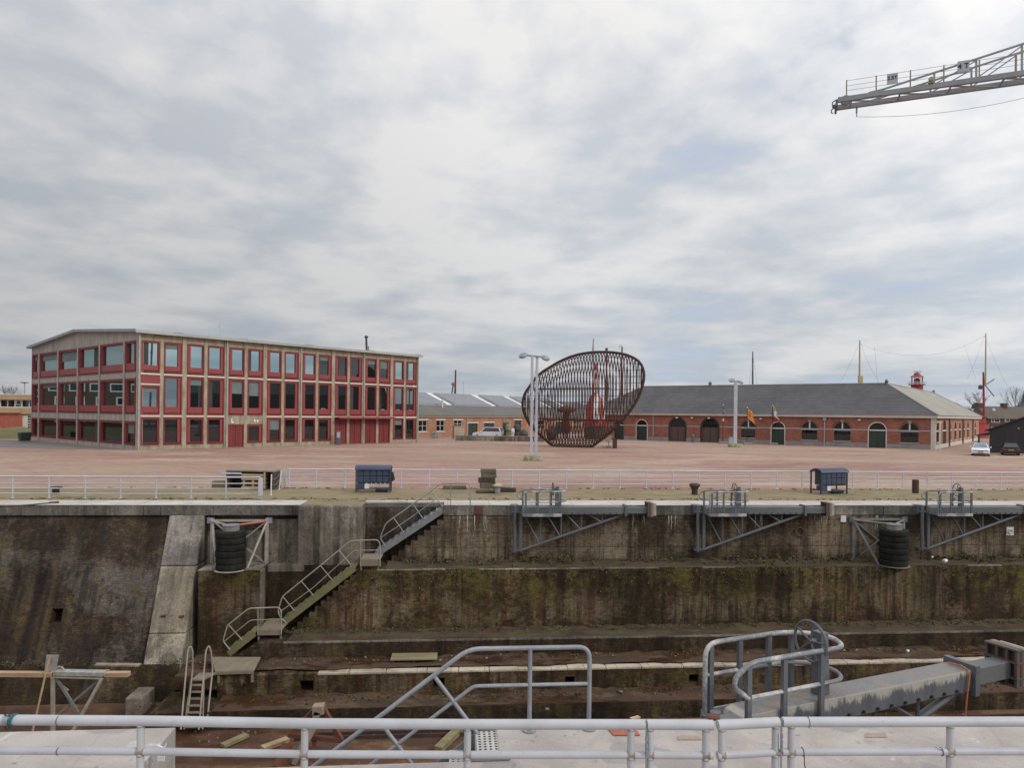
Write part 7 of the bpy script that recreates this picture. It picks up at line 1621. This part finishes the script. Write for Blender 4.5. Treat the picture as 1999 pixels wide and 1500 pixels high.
# distant tree line closing the horizon
random.seed(5); mb = MB(); 
for i in range(1500):
    x = random.uniform(-520, 560); y = random.uniform(560, 640); h_ = 9 + 5 * math.sin(x * .021) + 3 * math.sin(x * .07 + 1) ; z = random.uniform(.02, 1) * h_ + random.uniform(0, 2); s_ = random.uniform(2, 4.5)
    c = Vector((x, y, z)); mb.poly([c + Vector((-s_, 0, -s_ * .6)), c + Vector((s_ * .2, -.5, -s_ * .7)), c + Vector((s_, 0, .1 * s_)), c + Vector((s_ * .1, 0, s_ * .7)), c + Vector((-s_ * .8, -.4, s_ * .3))])
tag(mb.build('far_wood', MAT['bark'], kind=None) if False else mb.build('far_wood', MAT['bark']), kind='stuff')
# ================================================================ lightship behind the warehouse
LD = 152.0
pA = at_depth(1921, 850, LD); pB = at_depth(1678, 850, LD + 4)
ls = thing('lightship', 'red lightship with lantern tower and buff masts behind the brick warehouse', 'ship', T((pA.x, pA.y, 0)))
LV = lambda x, y, dep=LD: at_depth(x, y, dep) - Vector((pA.x, pA.y, 0))
h0_, h1_ = LV(1929, 845), LV(1640, 845)
dh = (Vector((h1_.x, h1_.y, 0)) - Vector((h0_.x, h0_.y, 0))); Lh_ = dh.length; hm = frame((h0_.x, h0_.y, 0), dh)
vs_ = []; secs = [(0, .3), (2, 1.7), (6, 2.9), (Lh_ - 8, 3.0), (Lh_ - 2, 2.0), (Lh_, .3)]
for x, w in secs: vs_ += [(x, -w, 3.0), (x, -w * .85, -1), (x, w * .85, -1), (x, w, 3.0)]
MB().add(vs_, [(i * 4 + j, i * 4 + j + 1, i * 4 + j + 5, i * 4 + j + 4) for i in range(5) for j in range(3)] + [(i * 4 + 3, i * 4, i * 4 + 4, i * 4 + 7) for i in range(5)]).build('hull', MAT['red_ship'], ls, matrix=hm, smooth=True)
MB().box(1.2, 3.0, -1.2, 1.2, 3.01, 4.0).build('deck_house', MAT['red_ship'], ls, matrix=hm, bevel=.1)
MB().box(4.5, 9, -1.9, 1.9, 3.01, 4.2).build('deck_house', MAT['red_ship'], ls, matrix=hm, bevel=.1)
mb = MB()
for k in range(9): mb.tube([(.3 + k * .9, -1.9, 3.0), (.3 + k * .9, -1.9, 3.9)], .05, 5)
mb.tube([(0, -1.9, 3.9), (8, -1.9, 3.9)], .05, 5); mb.build('bulwark_rail', MAT['white_board'], ls, matrix=hm)
b0 = LV(1921, 838); b1 = LV(1919.5, 726); b2 = LV(1922.5, 651)
MB().tube([Vector((b0.x, b0.y, 3.5)), b1], .28, 10, r2=.17).build('mast', MAT['red_ship'], ls, smooth=True)
MB().tube([LV(1921.5, 752) + Vector((0, -.35, 0)), b2 + Vector((0, -.35, 0))], .2, 8, r2=.1).build('topmast', MAT['buff'], ls, smooth=True)
MB().tube([LV(1923, 752), LV(1941, 740)], .1, 6).build('yard', MAT['mast_dark'], ls); MB().tube([LV(1923, 752), LV(1941, 774)], .1, 6).build('yard', MAT['mast_dark'], ls)
MB().lathe([(.1, 0), (.45, .1), (.4, .8), (.1, 1.0)], LV(1914, 760), 8).build('bell', MAT['mast_dark'], ls)
c0_, c1_ = LV(1677.5, 790, LD + 4), LV(1678.5, 664, LD + 4)
MB().tube([Vector((c0_.x, c0_.y, 3.5)), c1_], .34, 10, r2=.12).build('mast', MAT['buff'], ls, smooth=True); MB().box(-.25, .62, -.3, .3, 0, 1.7).build('mast_box', MAT['buff'], ls, matrix=Matrix.Translation(LV(1678, 748, LD + 4)))
tA = LV(1790, 770, LD + 2); tz = lambda y: LV(1790, y, LD + 2).z; tc = Vector((tA.x, tA.y, 0))
MB().lathe([(1.25, 3.5), (1.22, tz(752))], tc, 16).build('lantern_tower', MAT['red_ship'], ls, smooth=True)
MB().lathe([(1.3, tz(752.5)), (1.7, tz(752)), (1.7, tz(751)), (1.2, tz(750.5))], tc, 16).build('gallery', MAT['red_ship'], ls)
mb = MB()
for k in range(12): a_ = 2 * PI * k / 12; mb.tube([tc + Vector((1.68 * math.cos(a_), 1.68 * math.sin(a_), tz(752))), tc + Vector((1.68 * math.cos(a_), 1.68 * math.sin(a_), tz(746)))], .05, 5)
for y in (746, 749): mb.tube([tc + Vector((1.68 * math.cos(a_), 1.68 * math.sin(a_), tz(y))) for a_ in [k * PI / 10 for k in range(20)]], .05, 5, closed=True)
mb.build('gallery_rail', MAT['white_trim'], ls)
mb = MB()
for k in range(8): a_ = 2 * PI * k / 8; mb.tube([tc + Vector((1.1 * math.cos(a_), 1.1 * math.sin(a_), tz(750.5))), tc + Vector((1.1 * math.cos(a_), 1.1 * math.sin(a_), tz(735)))], .07, 5)
mb.build('lantern_posts', MAT['red_ship'], ls); MB().lathe([(.2, tz(750)), (.6, tz(747)), (.6, tz(741)), (.2, tz(738))], tc, 12).build('lamp', MAT['rust'], ls, smooth=True)
MB().lathe([(1.35, tz(735.5)), (1.3, tz(734.5)), (.75, tz(732.5)), (.6, tz(728.5)), (.1, tz(726.5))], tc, 16).build('lantern_roof', MAT['red_ship'], ls, smooth=True)
MB().tube([tc + Vector((-.9, 0, tz(725.5))), tc + Vector((1.0, 0, tz(725)))], .07, 5).tube([tc + Vector((0, 0, tz(727))), tc + Vector((0, 0, tz(725)))], .06, 5).build('radar_bar', MAT['mast_dark'], ls)
mb = MB(); wr = .015
for (x0, y0, x1, y1, sag) in ((1922, 655, 1888, 740, 1), (1922, 655, 1974, 768, 1), (1678, 668, 1637, 750, 1), (1679, 668, 1716, 747, 1), (1680, 672, 1790, 693, 1.2), (1804, 693, 1922, 655, 1.6), (1790, 693, 1804, 693, 0), (1804, 752, 1920, 752, .4), (1707, 676, 1713, 745, 0), (1923, 752, 1850, 790, .5), (1882, 671, 1905, 740, .2)):
    a, b = LV(x0, y0), LV(x1, y1); mb.tube([a.lerp(b, t_) - Vector((0, 0, sag * 4 * t_ * (1 - t_) * .6)) for t_ in [k / 8 for k in range(9)]], wr, 4)
mb.build('rigging', MAT['cable'], ls)
MB().bar(LV(1865, 788), LV(1892, 803), .5, .4).build('boat_davit', MAT['red_ship'], ls)
# other masts on the skyline
m_, bs, a, b = mast('slender dark ship mast above the warehouse roof, right of the middle', (1469.5, 1469.5), 752, 686, 165, .34, .12, MAT['mast_dark'])
mb = MB()
for (x0, y0, x1, y1) in ((1469.5, 690, 1462, 752), (1469.5, 690, 1478, 752), (1469.5, 712, 1465, 752)): mb.tube([at_depth(x0, y0, 165) - bs, at_depth(x1, y1, 165) - bs], .02, 4)
mb.build('rigging', MAT['cable'], m_); MB().tube([at_depth(1468, 706, 165) - bs, at_depth(1471.5, 706, 165) - bs], .08, 5).build('cross_tree', MAT['mast_dark'], m_)
m_, bs, a, b = mast('dark mast with orange head beside it above the long grey roof', (888.5, 889.5), 768, 722, 150, .34, .16, MAT['mast_dark'])
MB().bar(at_depth(882, 768, 150) - bs, at_depth(885, 750, 150) - bs, .25, .25).build('boom', MAT['mast_dark'], m_); MB().lathe([(.2, 0), (.45, .15), (.4, .6), (.15, .8)], at_depth(885, 753, 150) - bs, 8).build('buoy_head', MAT['orange_paint'], m_)
m_, bs, a, b = mast('pale pointed mast rising above the top of the sculpture', (1158, 1158.5), 745, 660, 150, .3, .12, MAT['pipe_grey'])
MB().tube([at_depth(1155, 700, 150) - bs, at_depth(1158, 663, 150) - bs], .08, 5).tube([at_depth(1160, 700, 150) - bs, at_depth(1158.5, 663, 150) - bs], .08, 5).tube([at_depth(1157, 666, 150) - bs, at_depth(1161, 664, 150) - bs], .06, 5).build('stays', MAT['pipe_grey'], m_)
m_, bs, a, b = mast('rust-brown derrick mast with a hooked lamp above the sculpture at right', (1213, 1214), 760, 676, 140, .42, .1, MAT['rust'])
MB().tube(resample_curve([at_depth(1215.5, 700, 140) - bs, at_depth(1215.5, 675, 140) - bs, at_depth(1209, 673, 140) - bs, at_depth(1208.5, 680, 140) - bs], .5), .06, 6).build('hook_lamp', MAT['zinc'], m_, smooth=True)
m_, bs, a, b = mast('thin brown mast with small square head above the sculpture', (1184, 1184), 760, 684, 140, .3, .16, MAT['rust'])
MB().box(-.25, .25, -.2, .2, 0, .5).build('head', MAT['mast_dark'], m_, matrix=Matrix.Translation(b - bs))
m_, bs, a, b = mast('faint thin lattice aerial above the long grey roof', (905, 905), 770, 744, 260, .08, .05, MAT['zinc'], name='aerial', cat='aerial')
# ================================================================ crane jib reaching in from the right
j0 = at_depth(1634, 205, 45.0); jd = Vector((at_depth(1999, 143, 41.2).x - j0.x, 41.2 - 45.0, 0)).normalized(); JZ = j0.z
jb = thing('dock_crane', 'grey lattice crane jib with two load signs reaching in from the right', 'crane', frame((j0.x, j0.y, 0), jd))
J = lambda mb, n, m, **k: mb.build(n, m, jb, **k)
LJ = 30.0; wN = -.75; wF = .45                            # near chord towards the camera (y negative), far chord behind
for y in (wN, wF): J(MB().box(0.0, LJ, y - .11, y + .11, JZ - .13, JZ + .17), 'chord', MAT['jib_grey'])
mb = MB(); x = .8
while x < LJ - 3: mb.bar((x, wN + .121, JZ - .1), (x, wF - .121, JZ - .1), .09, .09); mb.bar((x + .05, wN + .121, JZ - .1), (x + 2.6, wF - .121, JZ - .1), .07, .07); x += 2.75
J(mb, 'lacing', MAT['jib_grey'])
tz_ = lambda x: JZ + .18 + max(0, x - 2.1) * .204
for y in (wN, wF): J(MB().bar((2.0, y, JZ + .17), (LJ, y * .9, tz_(LJ)), .09, .10), 'top_chord', MAT['jib_grey'])
mb = MB()
for x in (5.4, 7.6, 9.9, 12.8, 16.5):
    for y in (wN, wF): mb.bar((x, y, JZ + .18), (x, y * .95, tz_(x) - .05), .10, .10)
for x, x2 in ((5.4, 7.6), (7.6, 9.9), (9.9, 12.8), (12.8, 16.5)):
    for y in (wN, wF): mb.bar((x + .1, y, JZ + .19), (x2, y, tz_(x2) - .1), .06, .06)
J(mb, 'strut', MAT['jib_grey'])
J(MB().prism([(1.4, wN - .13, JZ - .1), (2.6, wN - .13, JZ - .1), (2.55, wN - .13, JZ + .30), (1.8, wN - .13, JZ + .22)], (0, .009, 0)), 'gusset', MAT['jib_grey'])
J(MB().box(-.12, .0, wN - .1, wF + .1, JZ - .35, JZ + .05), 'tip_frame', MAT['arm_steel']); J(MB().lathe([(.3, -.06), (.34, 0), (.3, .06)], (.5, -.15, JZ + .2), 18, axis=(0, 1, 0)), 'sheave', MAT['jib_grey'], smooth=True)
J(MB().lathe([(.13, -.05), (.15, 0), (.13, .05)], (-.16, -.1, JZ - .1), 16, axis=(0, 1, 0)).tube([(-.1, wN, JZ + .05), (-.3, wN, JZ - .05), (-.32, wN, JZ - .25), (-.2, wN, JZ - .3)], .04, 5).tube([(-.1, wF, JZ + .05), (-.3, wF, JZ - .05), (-.32, wF, JZ - .25), (-.2, wF, JZ - .3)], .04, 5), 'tip_sheave', MAT['arm_steel'])
yR = wN - .02
for x in (.5, 2.2, 4.1, 5.9, 7.75, 9.6, 11.5, 13.4): J(MB().box(x - .035, x + .035, yR - .035, yR + .035, JZ + .181, JZ + 1.22), 'rail_post', MAT['yellow_post'])
for z in (.55, .85, 1.19): J(MB().tube([(.5, yR, JZ + z), (LJ, yR, JZ + z)], .014, 4), 'guard_wire', MAT['pipe_grey'])
def sign(x, z, w, h_, text, size, sub=None):
    s_ = J(MB().box(x, x + w, yR - .08, yR - .05, z, z + h_), 'load_sign', MAT['sign_grey'])
    cu = bpy.data.curves.new('lettering', 'FONT'); cu.body = text; cu.size = size; cu.extrude = .004; cu.align_x = 'CENTER'; cu.align_y = 'CENTER'; cu.materials.append(MAT['sign_black']); cu.offset = .008
    tmp = bpy.data.objects.new('lettering_curve', cu); COL.objects.link(tmp); bpy.context.view_layer.update()
    me = bpy.data.meshes.new_from_object(tmp.evaluated_get(bpy.context.evaluated_depsgraph_get())); bpy.data.objects.remove(tmp); bpy.data.curves.remove(cu)
    if not me.materials: me.materials.append(MAT['sign_black'])
    t_ = bpy.data.objects.new('lettering', me); COL.objects.link(t_); t_.parent = s_; t_.matrix_local = Matrix.Translation((x + w / 2, yR - .086, z + h_ * .56)) @ Matrix.Rotation(PI / 2, 4, 'X')
sign(2.80, JZ + .50, .60, .68, '2.5T', .31)
sign(6.60, JZ + .52, .62, .76, '4 T', .44)
J(MB().box(6.64, 7.18, yR - .09, yR - .081, JZ + .54, JZ + .62), 'sign_strip', MAT['zinc'])
J(MB().box(1.15, 1.25, wF - .05, wF + .05, JZ - .5, JZ - .14).tube([(1.2, wF, JZ - .5), (1.2, wF, JZ - .75)], .03, 5), 'cable_hanger', MAT['jib_grey'])
J(MB().tube([(1.2 + 14 * t_, wF, JZ - .75 - 1.3 * 4 * t_ * (1 - t_) * .62 + t_ * .75) for t_ in [k / 14 for k in range(15)]], .012, 5), 'slack_cable', MAT['cable'])
J(MB().lathe([(.12, -.1), (.16, 0), (.12, .1)], (5.2, wN - .2, JZ + .4), 10, axis=(0, 1, 0)).box(5.05, 5.35, wN - .2, wN - .05, JZ + .181, JZ + .3), 'winch', MAT['buff'])
# its tower, out of the frame to the right
for sx in (-1, 1):
    for sy in (-1, 1): J(MB().bar((LJ + 1.5 + sx * 1.6, sy * 1.6, 0), (LJ + 1.5 + sx * .9, sy * .9, JZ + 7.5), .3, .3), 'tower_leg', MAT['jib_grey'])
mb = MB()
for k in range(9):
    z = 1 + k * 3.2
    for sy in (-1, 1): mb.bar((LJ + .1, sy * 1.4, z), (LJ + 2.9, sy * 1.3, z + 3), .12, .12)
J(mb, 'tower_brace', MAT['jib_grey'])
J(MB().box(LJ - .1, LJ + 3.2, -1.6, 1.6, JZ + .4, JZ + 3), 'cabin', MAT['jib_grey'], bevel=.1)
